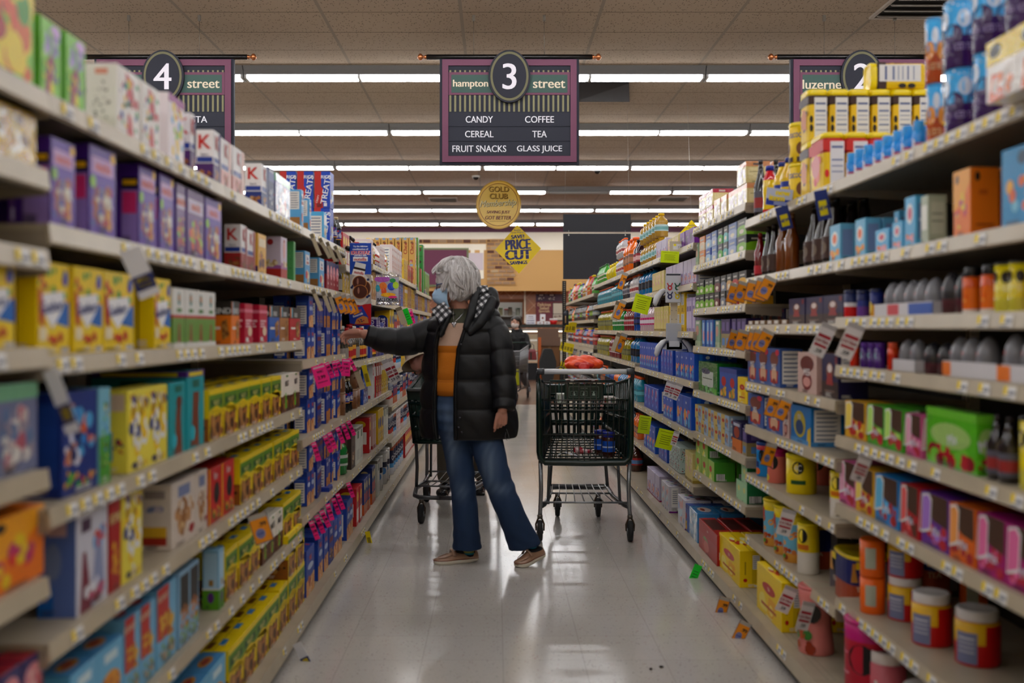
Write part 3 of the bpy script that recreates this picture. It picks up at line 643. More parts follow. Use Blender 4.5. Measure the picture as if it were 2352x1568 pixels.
B('crak', 'cracker_box', 'white and lilac cracker box', FB, '#dccfe0', 'A r 0 0 1 .25 #c03a30\nA p 0 .25 1 .25 1 .32 0 .4 #b070b0\nA e .5 .87 .14 .07 #b8343c\nF e .5 .7 .2 .2 #e8b8b8\nA b .2 .25 .95 .5 7 .13 #d8c8a0,#c8a878,#e8dcc0', .1)
B('grnt', 'wafer_box', 'narrow green snack box', FB, '#5fae6a', 'A b .1 .1 .9 .9 8 .1 #4d9a58,#6fbf7a', .05)
B('redb', 'snack_box', 'dark red snack box with pink fruit', FB, '#a8283a', 'F r 0 .55 1 1 #3a3a78\nF e .5 .62 .4 .25 #e8a0a8\nF b .2 .4 .8 .8 6 .12 #f0c8c8,#d86a78\nF t fruit .5 .25 .1 #f0d8d8\nS r 0 .55 1 1 #38346e')
B('yelb', 'snack_box', 'golden yellow snack box', FB, '#e8b84a', 'F b .1 .1 .9 .6 9 .16 #7a4a28,#c8843a,#5a3a6a\nF r .1 .68 .9 .88 #f0e0c0\nS r 0 0 1 .2 #4a3a78', .06)
B('appl', 'fruit_puree_box', 'white and green pouch box', FB, '#e6e6e2', 'A r 0 .0 1 .52 #7aa64a\nA r 0 .5 1 .55 #c8404a\nA e .5 .82 .12 .11 #4a9a9a\nA e .5 .84 .07 .06 #e8a060\nA p .38 0 .62 0 .56 .4 .44 .4 #a83a2a\nA r .3 .6 .7 .66 #6a9a5a\nA r 0 0 1 .08 #e8e8e4', .06)
for k, c, nm in (('kor', '#f08a1e', 'orange'), ('kbl', '#2a6ac0', 'blue'), ('ktn', '#b8824a', 'tan'), ('krd', '#c8202e', 'red')):
    B(k, 'granola_bar_box', nm + ' and charcoal nut bar box', FB, c, 'A r 0 .68 1 1 #3c3632\nA r .05 .7 .14 .98 #f08a2a\nA r .16 .7 .25 .98 #8fd0e8\nA t KIND .55 .78 .13 #f0f0f0\nA p .6 .1 .9 .2 .8 .6 .55 .5 #b07a3a\nA b .55 .12 .92 .6 6 .1 #8a5a2a,#c89a5a\nA r .08 .35 .5 .41 #f0e8e0', .07)
B('crim', 'snack_bar_box', 'crimson snack bar box', FB, '#c8204a', 'A r 0 .78 1 .86 #e88aa0\nA r .1 .55 .8 .6 #f0c8d0\nA r .1 .48 .6 .52 #f0c8d0\nA r .1 .41 .7 .45 #f0c8d0\nA r .1 .05 .4 .15 #e8f0f0\nF e .6 .3 .25 .12 #f0d8c0')
B('case', 'cardboard_case', 'open tan cardboard case', 'cardboard box', '#b89a80', 'A r .1 .84 .4 .9 #4a5aa0\nA r .55 .84 .9 .9 #4a5aa0\nA k .6 .1 .9 .3', .2)
B('spor', 'snack_box', 'dark blue sports snack box', FB, '#1d3f8e', 'F b .05 .25 .95 .9 18 .13 #3a8ad0,#c88a6a,#e0702a,#5ab0e0,#1d2f6e,#d8d8e8\nF b .05 .05 .95 .25 8 .07 #e8b03a,#5ac03a,#d03a5a\nS r .1 .1 .9 .9 #2a55a8')
B('grnb', 'snack_box', 'pale blue and green snack box', FB, '#8cc8dc', 'F r 0 0 1 .5 #5aa83a\nA b .1 .1 .9 .9 12 .14 #6a4a2a,#7ac04a,#e8e0a0,#5a9ad0')
B('mini', 'fruit_snack_box', 'pale yellow box with white and gold shapes', FB, '#f0e25a', 'F b .02 .1 .98 .95 26 .13 #f6d21c,#f0f0ee,#f6d21c,#e8e8e4,#c8a020,#f4f2e8,#3a4a90\nF b .1 .8 .9 .97 5 .08 #b83a3a,#c8b0a0\nF b .05 .02 .95 .12 6 .07 #2a2a6a,#e8c820\nS r .1 .75 .9 .95 #e0c8b0\nS r .15 .15 .5 .5 #3a9ad8\nS b .1 .2 .9 .45 6 .1 #2a2a6a,#c84a3a', .06)
B('teal', 'snack_box', 'teal graham snack box with brown shape', FB, '#1fa8b0', 'F p .35 .0 .8 .0 .7 .5 .75 .75 .5 .8 .4 .5 #8a4a2a\nF e .6 .72 .17 .09 #7a3e20\nF r .35 .86 .75 .95 #1a7a6a\nF e .3 .2 .16 .1 #3ac0d0\nT r .1 .1 .5 .6 #1a8a90\nS r 0 0 1 1 #1a969e\nS r .3 .7 .7 .9 #157a80', .07)
B('tealp', 'snack_box', 'tall teal snack box with purple banner', FB, '#20aab4', 'A p .2 .05 .7 .0 .65 .5 .7 .72 .35 .72 .3 .4 #8a4a2a\nA r 0 .92 1 1 #6a3a9a\nA r .1 .93 .9 .98 #f0e020\nA r .3 .78 .7 .88 #1a7a6a\nA e .3 .2 .15 .1 #3ac0d0', .3)
B('gran', 'granola_bar_box', 'yellow and green granola bar box', FB, '#f2d80e', 'F r 0 .55 1 1 #6f9c2c\nF r 0 .9 1 1 #f2d80e\nF p 0 .45 .25 .62 .5 .68 .75 .62 1 .45 1 .6 0 .6 #f2d80e\nF b .02 .0 .98 .5 22 .14 '+BR+',#d88a3a\nF r .1 .68 .9 .8 #35662c\nF t VALLEY .5 .74 .09 #f4ee9a\nS r 0 0 1 .45 #a86a2a\nS r .3 .55 .7 .68 #3a96d0\nS b .05 .05 .95 .42 8 .13 '+BR+'\nT r .35 .3 .7 .5 #3a96d0\nT r .1 .6 .5 .8 #7a4a20\nT r .55 .7 .9 .9 #c8b010', .1)
B('granw', 'granola_bar_box', 'white and brown nut bar box', FB, '#efe9dc', 'A r 0 0 1 .42 #6a3a22\nA b .02 .0 .98 .42 14 .14 '+BR+'\nA t NUT .5 .75 .15 #2a2a26\nA p .3 .1 .5 .1 .42 .5 .35 .5 #6ac02a\nA r .4 .92 .6 .97 #5a9a2a')
B('pop', 'ice_pop_box', 'large white and blue ice pop box', FB, '#c9cfe2', 'F r 0 0 1 1 #d8d8e4\nF p .1 .0 .5 .0 .3 .6 .2 .6 #8a2a4a\nF p .45 .0 .9 .1 .8 .7 .6 .6 #9aa4c8\nF b .5 .55 .98 .8 6 .1 #d84a3a,#7ab0e0\nF r .15 .8 .45 .93 #5a3a5a\nF b .1 .0 .9 .3 8 .12 #a83a5a,#c86a8a,#e8e8f0\nS r 0 0 1 1 #6a84c4\nS r .25 .8 .75 .93 #d8b8b8\nS r .0 .0 .4 .3 #1a74c8\nS e .4 .55 .22 .18 #8a9ac0', .075)
B('redn', 'snack_box', 'narrow red snack box with yellow lettering', FB, '#b8242c', 'F b .2 .1 .8 .6 8 .2 #e8b82a,#d88a2a\nF t BOMB .5 .75 .1 #f0d8a0\nT r 0 0 1 1 #a01c24', .08)
B('grah', 'graham_cracker_box', 'cream graham cracker box', FB, '#ddd2c8', 'F b .1 .15 .95 .7 16 .14 #c89a6a,#a87848,#d8b88a,#e0d4c8\nF r .25 .75 .75 .92 #8a94b8\nF b .7 .1 .95 .3 3 .1 #b03038\nS b .15 .55 .85 .7 5 .12 #8a94b8,#c8bcc8\nS r .15 .2 .85 .36 #e0b83a\nS r .15 .08 .85 .2 #b03a2c\nS r .2 .78 .8 .9 #a89c98\nT r .1 .2 .9 .8 #c0b4a8', .09)
B('redm', 'snack_box', 'bright red snack box with black ovals', FB, '#d2161c', 'F r .0 0 .08 1 #f0c01a\nF e .6 .52 .22 .2 #16120e\nF b .1 .05 .95 .3 10 .1 #6a8a2a,#c83a4a,#e8b03a\nF t fun .5 .85 .14 #f0d8d8\nT r 0 0 1 1 #b81218', .1)
B('ann', 'cookie_box', 'light blue cookie box with orange cookies', FB, '#7cc0e4', 'F p .0 .0 1 0 1 .25 .5 .35 0 .2 #a0c878\nF e .5 .45 .38 .2 #e8a83a\nF b .15 .25 .85 .6 12 .1 #f0b848,#d8922a,#c87a20\nF r .25 .78 .75 .9 #d8ecf4\nS r 0 0 1 1 #6ab4dc\nT r 0 0 1 1 #5a9ccc\nT e .5 .5 .3 .25 #c8923a\nT e .5 .5 .18 .14 #a03a3a', .07)
B('annr', 'cookie_box', 'red cookie box with blue edges', FB, '#84c0e0', 'F r .0 .35 .6 1 #cc3a30\nF b .05 .3 .9 .7 14 .12 #e8c04a,#d8a02a,#b86a2a\nF b .1 .05 .9 .3 10 .1 #8a7a6a,#8ab070,#c8b89a\nF t BUNNY .3 .87 .08 #f0d8c0\nT r 0 0 1 1 #6aa8d0\nT e .5 .5 .3 .25 #b83a3a', .07)
B('annk', 'cookie_box', 'black and pale blue cookie box', FB, '#9cc4e0', 'F r .1 .45 .9 .95 #35302c\nF b .1 .2 .9 .6 14 .12 #e0982a,#c87a1a,#8a7a6a\nF b .05 .0 .95 .3 12 .1 #a8c84a,#8a7a6a,#7aa85a', .06)
B('lgrn', 'snack_box', 'white, blue and green snack box', FB, '#9ccae4', 'A r .1 .35 .9 .95 #b8d8ec\nA r 0 0 1 .33 #6aa82c\nA e .5 .2 .2 .09 #6a3a8a\nA r .4 .4 .65 .5 #b08a4a\nA r 0 .33 1 .36 #e8e8e8', .1)
B('krus', 'pancake_mix_box', 'blue pancake mix box', FB, '#2a55b4', 'F p 0 .0 1 .0 1 .4 0 .32 #e8b070\nF b .05 .0 .95 .42 10 .14 #e0a868,#c87a48,#f0d0a0,#b85a3a\nF t MIX .5 .78 .11 #e86a6a\nF e .5 .6 .35 .07 #c8d4ec\nS r 0 .85 1 1 #2448a0\nS n .08 .1 .82 .68\nS r .1 .72 .8 .78 #5a7ac0\nT b .1 .1 .9 .9 3 .1 #d84a4a\nT r .1 .3 .6 .7 #3a66c0', .11)
B('krup', 'pancake_mix_box', 'blue mix box with muffin picture', FB, '#2446a4', 'F b .05 .05 .95 .45 10 .14 #d8c090,#b07838,#7a4a28\nF r .1 .55 .9 .68 #8a2440\nF t MIX .5 .82 .12 #e8e8f4\nS n .1 .1 .85 .8', .1)
B('krol', 'pancake_mix_box', 'blue and orange mix box', FB, '#2446a4', 'F r 0 0 1 .4 #d08a3a\nF b .05 .05 .95 .45 8 .14 #d8a050,#b07838\nF t MIX .5 .82 .12 #e8e8f4\nS n .1 .1 .85 .8', .1)
B('chex', 'cereal_box', 'tan tall cereal box lettered Chex', 'cereal box', '#e2b866', 'A t Chex .5 .6 .14 #b8242a 90\nA r .2 .92 .7 1 #a8bcd8\nA e .5 .82 .22 .05 #9a6a3a\nA r .1 .06 .6 .16 #c8302c', .19)
B('chexg', 'cereal_box', 'light green tall cereal box lettered Chex', 'cereal box', '#7cba5c', 'A t Chex .5 .65 .14 #a83038 90\nA r .2 .92 .7 1 #a8bcd8\nA b .2 .1 .9 .4 9 .16 #8a5a3a,#c89a6a,#5a3a2a\nA e .5 .85 .2 .05 #5a4a3a', .19)
B('chexd', 'cereal_box', 'green tall cereal box', 'cereal box', '#3f9a4c', 'A e .5 .8 .25 .07 #6a4a3a\nA e .5 .3 .22 .06 #4a4a3a\nA r .2 .9 .8 .94 #c8a03a\nA r .1 .5 .9 .55 #358a42', .19)
B('chexr', 'cereal_box', 'rust red tall cereal box lettered Chex', 'cereal box', '#b85a40', 'A t Chex .5 .65 .14 #8a2420 90\nA b .2 .1 .9 .4 9 .16 #8a5a3a,#d8ba8a,#5a3a2a\nA r .1 .05 .6 .14 #d82a24', .19)
B('cook', 'breakfast_box', 'white and red breakfast box', FB, '#e8dcdc', 'F b .2 .1 .9 .7 8 .14 #c84a3a,#d8a080\nS n .2 .15 .8 .9\nF t hot .5 .85 .1 #b83a3a', .1)
B('browb', 'mix_bag', 'kraft brown baking mix bag', 'food bag', '#b89068', 'A e .5 .4 .3 .2 #d8c4a0\nA b .3 .3 .7 .5 4 .1 #5a8a3a,#8a5a3a\nA r .2 .75 .8 .85 #7a5a3a', .09, FILM)
B('goldb', 'snack_bag', 'shiny gold foil snack bag', 'snack bag', '#d8b83a', 'A b .1 .1 .9 .9 12 .12 #f0f0e8,#c89a1a,#8a6a1a,#f0e8c0', .09, FILM)
B('cheer', 'cereal_box', 'purple cereal box with oat rings', 'cereal box', '#4a2f86', 'A e .5 .22 .3 .15 #c89a5a\nA b .25 .12 .75 .34 8 .09 #e0b870,#a87838\nA t Cheerios .5 .65 .16 #f0e8f0 90', .07)
B('color', 'cereal_box', 'blue kids cereal box with bright rings', 'cereal box', '#2a6ac0', 'A b .05 .05 .95 .9 20 .14 #e8602a,#e8c82a,#5ac04a,#c84aa0,#5ab0e0,#f0f0f0', .07)
B('oats', 'oatmeal_box', 'red and cream breakfast box', FB, '#c8262e', 'F r .1 .1 .9 .45 #f0e8e0\nF e .5 .75 .35 .14 #f0c82a\nF e .5 .55 .3 .09 #a8784a\nS r .15 .25 .85 .6 #efe9e2\nS e .5 .82 .3 .1 #f0c82a', .12)
B('pink', 'oatmeal_box', 'pale pink breakfast box', FB, '#dcb4a8', 'A r 0 .0 1 .1 #b83a3a\nA r .2 .6 .8 .8 #e8d8d0', .12)
B('yelo', 'oatmeal_box', 'yellow breakfast box with blue script', FB, '#f0c81c', 'A e .5 .6 .35 .16 #2a4aa0\nA b .1 .08 .9 .38 8 .15 #c89a5a,#8a5a2a,#f0e0b0', .12)
B('gwh', 'breakfast_box', 'white breakfast carton', FB, '#dcdcd2', 'A r .1 .1 .9 .4 #c8c8c0\nA r .3 .7 .7 .9 #5a7a5a\nA r 0 .92 1 1 #8a8478', .12)
B('ggn', 'breakfast_box', 'dark green and cream breakfast box', FB, '#d8d0a8', 'A r 0 .62 1 1 #1f5a3a\nA r .25 .78 .75 .84 #c8d8b8\nA b .2 .05 .8 .2 6 .1 #8a3a2a,#c8903a\nA r .15 .25 .85 .55 #e6e0c4', .12)
B('dkb', 'breakfast_box', 'dark brown breakfast box', FB, '#4a3a34', 'A b .1 .1 .9 .5 8 .13 #8a5a3a,#c8b090\nA r .2 .6 .8 .8 #6a5a50', .12)
B('obl', 'oatmeal_box', 'navy and orange oatmeal box', FB, '#28418a', 'A r 0 .0 1 .3 #d86a2a\nA e .5 .8 .3 .11 #e8d8a0\nA r .15 .35 .85 .6 #c83028\nA e .5 .2 .3 .1 #c8a070', .1)
B('wht2', 'family_box', 'large white box with red corner logo', FB, '#e4e0dc', 'A p .1 .62 .55 .62 .5 .9 .0 .9 #b8242a\nA t Y .28 .76 .16 #f0f0f0\nA p .2 .62 .75 .35 .72 .3 .18 .56 #8a6a50\nA r .8 .02 .9 .1 #c84a4a', .12)
B('ham', 'snack_pack', 'blue shrink wrapped snack pack', FB, '#2a5cb8', 'A r .1 .5 .9 .85 #1d448e\nA t snack .5 .65 .18 #d8e4f4\nA b .1 .05 .9 .4 6 .1 #6ab0e8,#e8f0f8', .1, FILM)
B('noodle', 'noodle_bag', 'red and silver noodle bag', 'food bag', '#c8283a', 'A b .1 .05 .9 .5 12 .1 #e8c86a,#d8a83a,#f0e0a0\nA r 0 .55 1 .8 #e8e4e4\nA p .0 .8 .3 .8 .6 .5 .2 .4 #c8202a', .06, FILM)
B('noody', 'noodle_bag', 'yellow noodle bag', 'food bag', '#e0c01a', 'A b .1 .05 .9 .6 12 .1 #f0e080,#d8a83a,#f4f0e0\nA r 0 .7 1 .85 #f0ecec', .06, FILM)
# ---- right side boxes
B('orgb', 'tea_box', 'orange tea box', FB, '#f28a1c', 'F p 0 .4 .5 .5 1 .8 1 1 0 1 #f4b02a\nF b .1 .1 .9 .7 8 .14 #e8483a,#f0d02a,#c83a7a\nA e .25 .87 .09 .07 #2c2420\nS r .3 .6 .6 .68 #d8701a\nS r .2 .15 .8 .18 #b85a14', .07)
B('tealb', 'tea_box', 'turquoise tea box', FB, '#1f9cd0', 'A e .5 .85 .12 .09 #1a5a78\nA b .1 .2 .9 .7 7 .13 #e8783a,#8ad0e8,#f0b83a', .07)
B('ggry', 'drink_mix_box', 'sage grey and cream drink box', FB, '#b9c4b0', 'S r .15 .2 .85 .85 #ccd4c2\nF r .1 .3 .9 .8 #e8e8e0\nS r .2 .6 .8 .63 #8a9484\nS r .2 .45 .8 .48 #8a9484', .06)
B('lbl', 'drink_mix_box', 'light blue and pink drink mix box', FB, '#6cc0ea', 'F e .5 .66 .3 .2 #f0f4f8\nF e .5 .66 .2 .13 #d86a8a\nF b .1 .05 .9 .35 6 .13 #f08a4a,#f0b8c8\nS r .15 .15 .85 .85 #7a96c8\nS r .2 .5 .8 .55 #c8d8ec', .06)
B('lbo', 'drink_mix_box', 'pale blue box with orange slice', FB, '#7cc4e6', 'F e .5 .62 .3 .2 #f0f4f4\nF e .5 .62 .2 .13 #f07a2a\nF b .05 .05 .95 .35 6 .16 #f0a03a,#f0c83a\nS r .15 .15 .85 .85 #8aa4d0', .06)
B('swis', 'cocoa_box', 'dark purple hot cocoa box with mug', FB, '#2e2a5c', 'F r 0 0 1 .38 #4a3430\nF e .5 .62 .22 .2 #8a5a48\nF e .5 .68 .14 .1 #e8dcd8\nF p .28 .3 .72 .3 .6 .58 .4 .58 #a83a3a\nF r .82 .78 .95 .95 #8a2a3a\nF r .2 .14 .8 .18 #8a7468\nS n .1 .4 .9 .95', .08)
B('tray', 'display_tray', 'low kraft cardboard tray', 'cardboard tray', '#8a6c4e', 'F r .2 .2 .8 .9 #e8e4de\nA r 0 0 1 .25 #7a5c40', .28)
B('miss', 'cocoa_box', 'blue cocoa box with mug picture', FB, '#4a6cae', 'F e .5 .72 .36 .2 #8a4a3a\nF p .2 .1 .8 .1 .86 .42 .14 .42 #c83a3a\nF e .5 .3 .24 .22 #e0b898\nF e .5 .14 .14 .08 #a83028\nF t MISS .5 .52 .17 #f0f0f4\nF e .78 .9 .16 .08 #d83a5a\nS n .1 .1 .9 .95', .09)
B('misp', 'cocoa_box', 'pale pink cocoa box with mug', FB, '#d8bcb4', 'F e .5 .72 .36 .2 #7a3a34\nF e .5 .3 .26 .22 #8a2a2a\nF t MISS .5 .52 .17 #f4f0f0\nF e .5 .28 .2 .12 #e0a8a0\nS r 0 0 1 1 #caa8a0', .09)
B('misl', 'cocoa_box', 'bright blue lemon drink box', FB, '#2a86c8', 'F e .45 .5 .3 .36 #c8b838\nF e .45 .42 .2 .2 #3a5a8a\nF t MIX .45 .7 .13 #f0f0f4\nF p .8 .0 1 .0 1 .5 .85 .4 #e8c82a\nS n .1 .1 .9 .95\nA r 0 0 .9 .12 #5aa0d8', .09)
for k, c, c2, c3, nm in (('hpi', '#d868a0', '#c83048', '#f0b8d0', 'pink'), ('hye', '#e8b82a', '#c83a2a', '#f8e070', 'yellow'), ('hbl', '#2a94d8', '#c02a34', '#70c8f0', 'blue'), ('hre', '#c8202c', '#6a3a24', '#f07070', 'red'), ('hpu', '#7a38a8', '#c8283a', '#b88ae0', 'purple'), ('hor', '#e87a20', '#b82a3a', '#f8b060', 'orange'), ('hma', '#b81e88', '#c82a4a', '#f080b8', 'magenta'), ('hgr', '#58b82e', '#c8283a', '#c8f080', 'green')):
    B(k, 'drink_mix_display', nm + ' drink pouch display box', 'drink mix box', c, 'A p .3 1 .3 .6 .5 .5 .95 .45 .95 1 #5a3a24\nA b .05 .1 .95 .5 8 .13 %s,%s,%s\nA p .0 .2 .35 .3 .4 .9 .3 1 .05 .95 #f0f0f0\nA p .02 .25 .32 .35 .36 .86 .26 .96 .07 .9 %s\nA t Mix .55 .33 .16 #e8eaf8 8\nA e .8 .14 .13 .1 %s' % (c2, c3, c2, c3, c2), .16)
B('hbig', 'drink_pouch', 'large bright green drink mix pouch', 'drink mix pouch', '#6cc82e', 'A r 0 .86 1 1 #86d848\nA e .5 .55 .4 .22 #b8dc86\nA t Mix .55 .5 .18 #eef0fa 10\nA b .02 .02 .98 .35 10 .14 #c82838,#8ad848,#a01c2c', .07, FILM)
B('tin', 'tea_tin', 'shrink wrapped cream tea box with coloured top band', FB, '#e4d49c', 'A r 0 .76 1 1 #e0a070\nF b .05 .05 .95 .7 12 .15 #c8b8c8,#e8e0d8,#a89a9a,#f0ece4\nS r .1 .15 .9 .7 #ecdfae\nS r .15 .5 .7 .53 #a8986a\nS r .3 .82 .6 .92 #7a6a6a', .11, FILM)
B('tinr', 'tea_tin', 'shrink wrapped cream tea box with crimson band', FB, '#e4d49c', 'A r 0 .76 1 1 #b83a5a\nF b .05 .05 .95 .7 12 .15 #c8b8c8,#e8e0d8,#a89a9a,#f0ece4\nS r .1 .15 .9 .7 #ecdfae\nS r .3 .82 .6 .92 #d8c8c8', .11, FILM)
for k, c, c2, nm in (('tg', '#34383a', '#8cc42e', 'charcoal and lime'), ('tbg', '#34383a', '#7a3038', 'charcoal and maroon'), ('tgy', '#34383a', '#8a94a4', 'charcoal and slate'), ('ttn', '#34383a', '#e0b878', 'charcoal and sand'), ('trd', '#34383a', '#c8342c', 'charcoal and red'), ('tye', '#34383a', '#e8b81a', 'charcoal and amber'), ('tor', '#e89a5a', '#f0d8b8', 'peach'), ('tbl', '#2a5ab8', '#a8cce8', 'royal blue'), ('tsl', '#7a94c8', '#b0c0e0', 'periwinkle'), ('tmg', '#4a4e50', '#5ab83a', 'grey and green'), ('ttq', '#5a6264', '#6ac4c8', 'grey and aqua')):
    B(k, 'tea_box', nm + ' tea box', FB, c, 'A r 0 .0 1 .5 %s\nA e .5 .5 .42 .1 %s\nA r .2 .7 .8 .8 #c8c8c4\nF e .5 .25 .25 .13 #f0ead8' % (c2, c2), .12)
B('tall1', 'tea_box', 'tall pastel green tea box', FB, '#9cb89c', 'A e .4 .6 .3 .2 #d8a898\nA r .0 .0 1 .2 #b8c8a8\nA r .2 .85 .8 .95 #e8e8e0')
B('tall2', 'tea_box', 'tall light blue tea box', FB, '#4a8ad0', 'A r .2 .1 .8 .9 #a8cce8\nA e .5 .4 .2 .2 #e8a0a0\nA r .7 0 1 1 #2a5ab8')
B('tall3', 'tea_box', 'tall violet and gold tea box', FB, '#4a3a78', 'A r 0 0 1 .5 #a8986a\nA r .2 .6 .8 .9 #7a6aa8\nA r .2 .1 .8 .35 #6a9ad0')
B('pack', 'tea_pack', 'green film wrapped tea pack', FB, '#2f8a3a', 'A r .2 .2 .8 .7 #d8e0d8\nA e .4 .7 .25 .1 #1d3a78\nA r .25 .45 .75 .48 #4a7a5a\nA b .0 .0 1 .2 5 .1 #6ac04a,#8ad08a', .1, FILM)
B('lipy', 'tea_box', 'bright yellow tea box', FB, '#f4d60c', 'F b .1 .1 .9 .45 6 .16 #f8e880,#f0b82a\nF e .5 .62 .26 .11 #c8281e\nF t TEA .5 .62 .07 #f4e8d0\nF r .2 .2 .8 .26 #c86a1a\nS r .55 .12 .9 .9 #ddc010\nS n .58 .5 .9 .88\nS e .25 .2 .09 .05 #c8281e\nS r .22 .35 .28 .7 #b89a10\nT b .2 .1 .8 .9 5 .12 #c8281e,#f8f0c0\nS e .72 .05 .1 .03 #e8e8e0', .08)
B('lipb', 'tea_box', 'blue and yellow iced tea box', FB, '#3a66b8', 'F e .5 .55 .26 .16 #c8281e\nA b .1 .05 .9 .4 8 .14 #e8a03a,#f0c84a,#6ab04a,#c8603a\nA r 0 .85 1 1 #2a4aa0', .08)
B('lips', 'tea_box', 'pale gold and blue tea box', FB, '#b0c8e0', 'F r 0 0 .5 1 #d8c078\nF e .28 .6 .16 .12 #c83a2a\nF b .5 .1 .95 .8 6 .12 #c8885a,#7a9ac8\nT r 0 0 1 1 #c8b890\nS b .1 .1 .9 .9 7 .1 #e8ecf0,#d06a5a,#90b0d8', .08)
B('sala', 'tea_box', 'red tea box', FB, '#b3231c', 'F r 0 0 1 .6 #b84a48\nF b .1 .05 .9 .5 7 .18 #d88a80,#8ab070,#c8605a\nS t Salada .5 .82 .08 #f0e8dc\nS n .12 .2 .88 .45\nF t Salada .5 .82 .07 #e8d8c8\nT r .1 .1 .7 .9 #5a2a24', .14)
B('sabl', 'tea_box', 'sky blue wrapped tea box', FB, '#4a94c8', 'F b .0 .0 1 1 9 .2 #a8c8e0,#d8e8f0,#6aa4d0\nT e .5 .5 .3 .3 #e8d8d0\nT e .5 .42 .18 .1 #b8503a', .14, FILM)
B('tjar', 'tea_box', 'dark purple and orange tea box', FB, '#3a3468', 'A r 0 0 1 .42 #e0853a\nA e .5 .65 .3 .2 #a8482a\nA r .15 .85 .85 .95 #c8c8d8', .08)
B('tgr', 'tea_box', 'leaf green tea box', FB, '#58a83c', 'F r 0 0 1 1 #a8cc5a\nF e .4 .55 .2 .17 #c83a2a\nF b .1 .0 .9 .3 5 .12 #f0e86a,#e8f0b0\nS k .1 .05 .5 .4\nT r .1 .1 .9 .9 #4a9a34', .11)
B('tmi', 'tea_box', 'mint green tea box', FB, '#2f8a5a', 'F r 0 0 1 1 #b0d8b0\nF e .5 .6 .2 .15 #d8d88a\nS k .1 .05 .6 .4', .11)
B('flor', 'tissue_box', 'white box with tiny red and green sprigs', FB, '#cfe0dc', 'A b .03 .03 .97 .97 60 .035 #c83a3a,#2a4a6a,#3a8a6a,#1d2a4a\nA r 0 0 1 .02 #1d1d2a', .1)
B('crys', 'drink_mix_box', 'royal blue drink mix box', FB, '#1f62c8', 'F b .02 .05 .98 .6 9 .17 #f0a03a,#8ad0f0,#e0588a,#4ab0e0\nF t Light .4 .8 .1 #f0f4fa\nS r .25 .0 .4 1 #2f80d8\nS e .65 .85 .1 .06 #e0ecf8\nS e .65 .6 .1 .04 #c8d8f0\nS e .65 .42 .1 .04 #c8d8f0\nS e .65 .25 .1 .04 #c8d8f0', .12)
B('cryw', 'drink_mix_box', 'blue box with tall nutrition panel', FB, '#1f58c0', 'S n .15 .1 .85 .9\nF b .05 .1 .95 .9 9 .17 #6a4ab8,#c86a9a,#8ab8e8,#3a78d0', .12)
B('ped', 'drink_mix_box', 'lavender and white drink box', FB, '#c8c0d8', 'S n .1 .1 .9 .9\nF b .1 .1 .9 .6 7 .15 #8a5aa8,#e89a6a,#d8d8f0\nA r 0 0 1 .06 #a82a6a', .12)
B('pedw', 'drink_mix_box', 'tall white drink box with purple edge', FB, '#dcd8e0', 'S r .12 .22 .45 .95 #f2f0f0\nS n .15 .3 .45 .9\nS n .55 .3 .85 .95\nS r 0 0 1 .06 #8a2a98\nS k .1 .07 .45 .2\nS k .6 .07 .85 .2\nF b .05 .2 .95 .9 9 .15 #e8b8b8,#d8e8f0,#9ab8e0\nT b .1 .1 .9 .9 6 .1 #c84a6a,#4a8ac8,#6ab04a', .13)
B('yelx', 'baking_box', 'yellow box with nutrition panel', FB, '#ecc81a', 'A n .15 .35 .85 .9\nA e .5 .15 .2 .07 #c89a10', .1)
B('grap', 'drink_mix_box', 'purple grape drink box', FB, '#7a2f9a', 'A e .3 .5 .16 .25 #3a1a5a\nA t grape .65 .55 .14 #f0e8f0', .12)
B('lilx', 'baby_food_box', 'pale lilac carton', FB, '#b8a8d0', 'A r .1 .1 .9 .9 #d0c4e0\nA r .2 .6 .8 .75 #8a7ab0', .1)
B('hony', 'drink_mix_box', 'pastel yellow and pink box', FB, '#e0d088', 'A b .1 .3 .9 .9 6 .15 #e8b0b8,#f0e0b0\nA r 0 0 1 .1 #b8a04a', .1)
B('whbx', 'milk_bottle_pack', 'beige cardboard pack', FB, '#a88a64', 'A r 0 .3 1 .5 #c8b090', .1)
del B
# ---------------------------------------------------------------- round and moulded products
def deco(g, items, r, rn, seg=10):
    # items on a round body: (type, angle, z, half width, half height, colour[, text]); angle 0 faces the front
    for i, it in enumerate(items):
        ty, an, z, hw, hh, c = it[:6]; rr = r + .0006 + .0002 * i; an = R(an) - math.pi / 2
        pos = lambda dx, dz: (rr * math.cos(an + dx / r), rr * math.sin(an + dx / r), z + dz)
        if ty == 'r':
            k = 6; vs = [pos(-hw + 2*hw*q/k, dz) for q in range(k+1) for dz in (-hh, hh)]; g.add(vs, [(2*q, 2*q+2, 2*q+3, 2*q+1) for q in range(k)], c)
        elif ty == 'e': g.add([pos(hw*math.cos(2*math.pi*q/14), hh*math.sin(2*math.pi*q/14)) for q in range(14)], [tuple(range(14))], c)
        elif ty == 't':
            vs, fs, ar = text_mesh(it[6]); s_ = min(hh * 2, hw * 2 / ar); g.add([pos(x * s_, y * hh * 2) for x, y in vs], fs, c)
        elif ty == 'b':
            for q in range(it[7]):
                a, b_ = rn.uniform(-hw, hw), rn.uniform(-hh, hh); e = it[6] * rn.uniform(.5, 1.2)
                g.add([pos(a + e*math.cos(1.2+2*math.pi*w/8), b_ + e*math.sin(1.2+2*math.pi*w/8)) for w in range(8)], [tuple(range(8))], c[q % len(c)] if isinstance(c, list) else c)
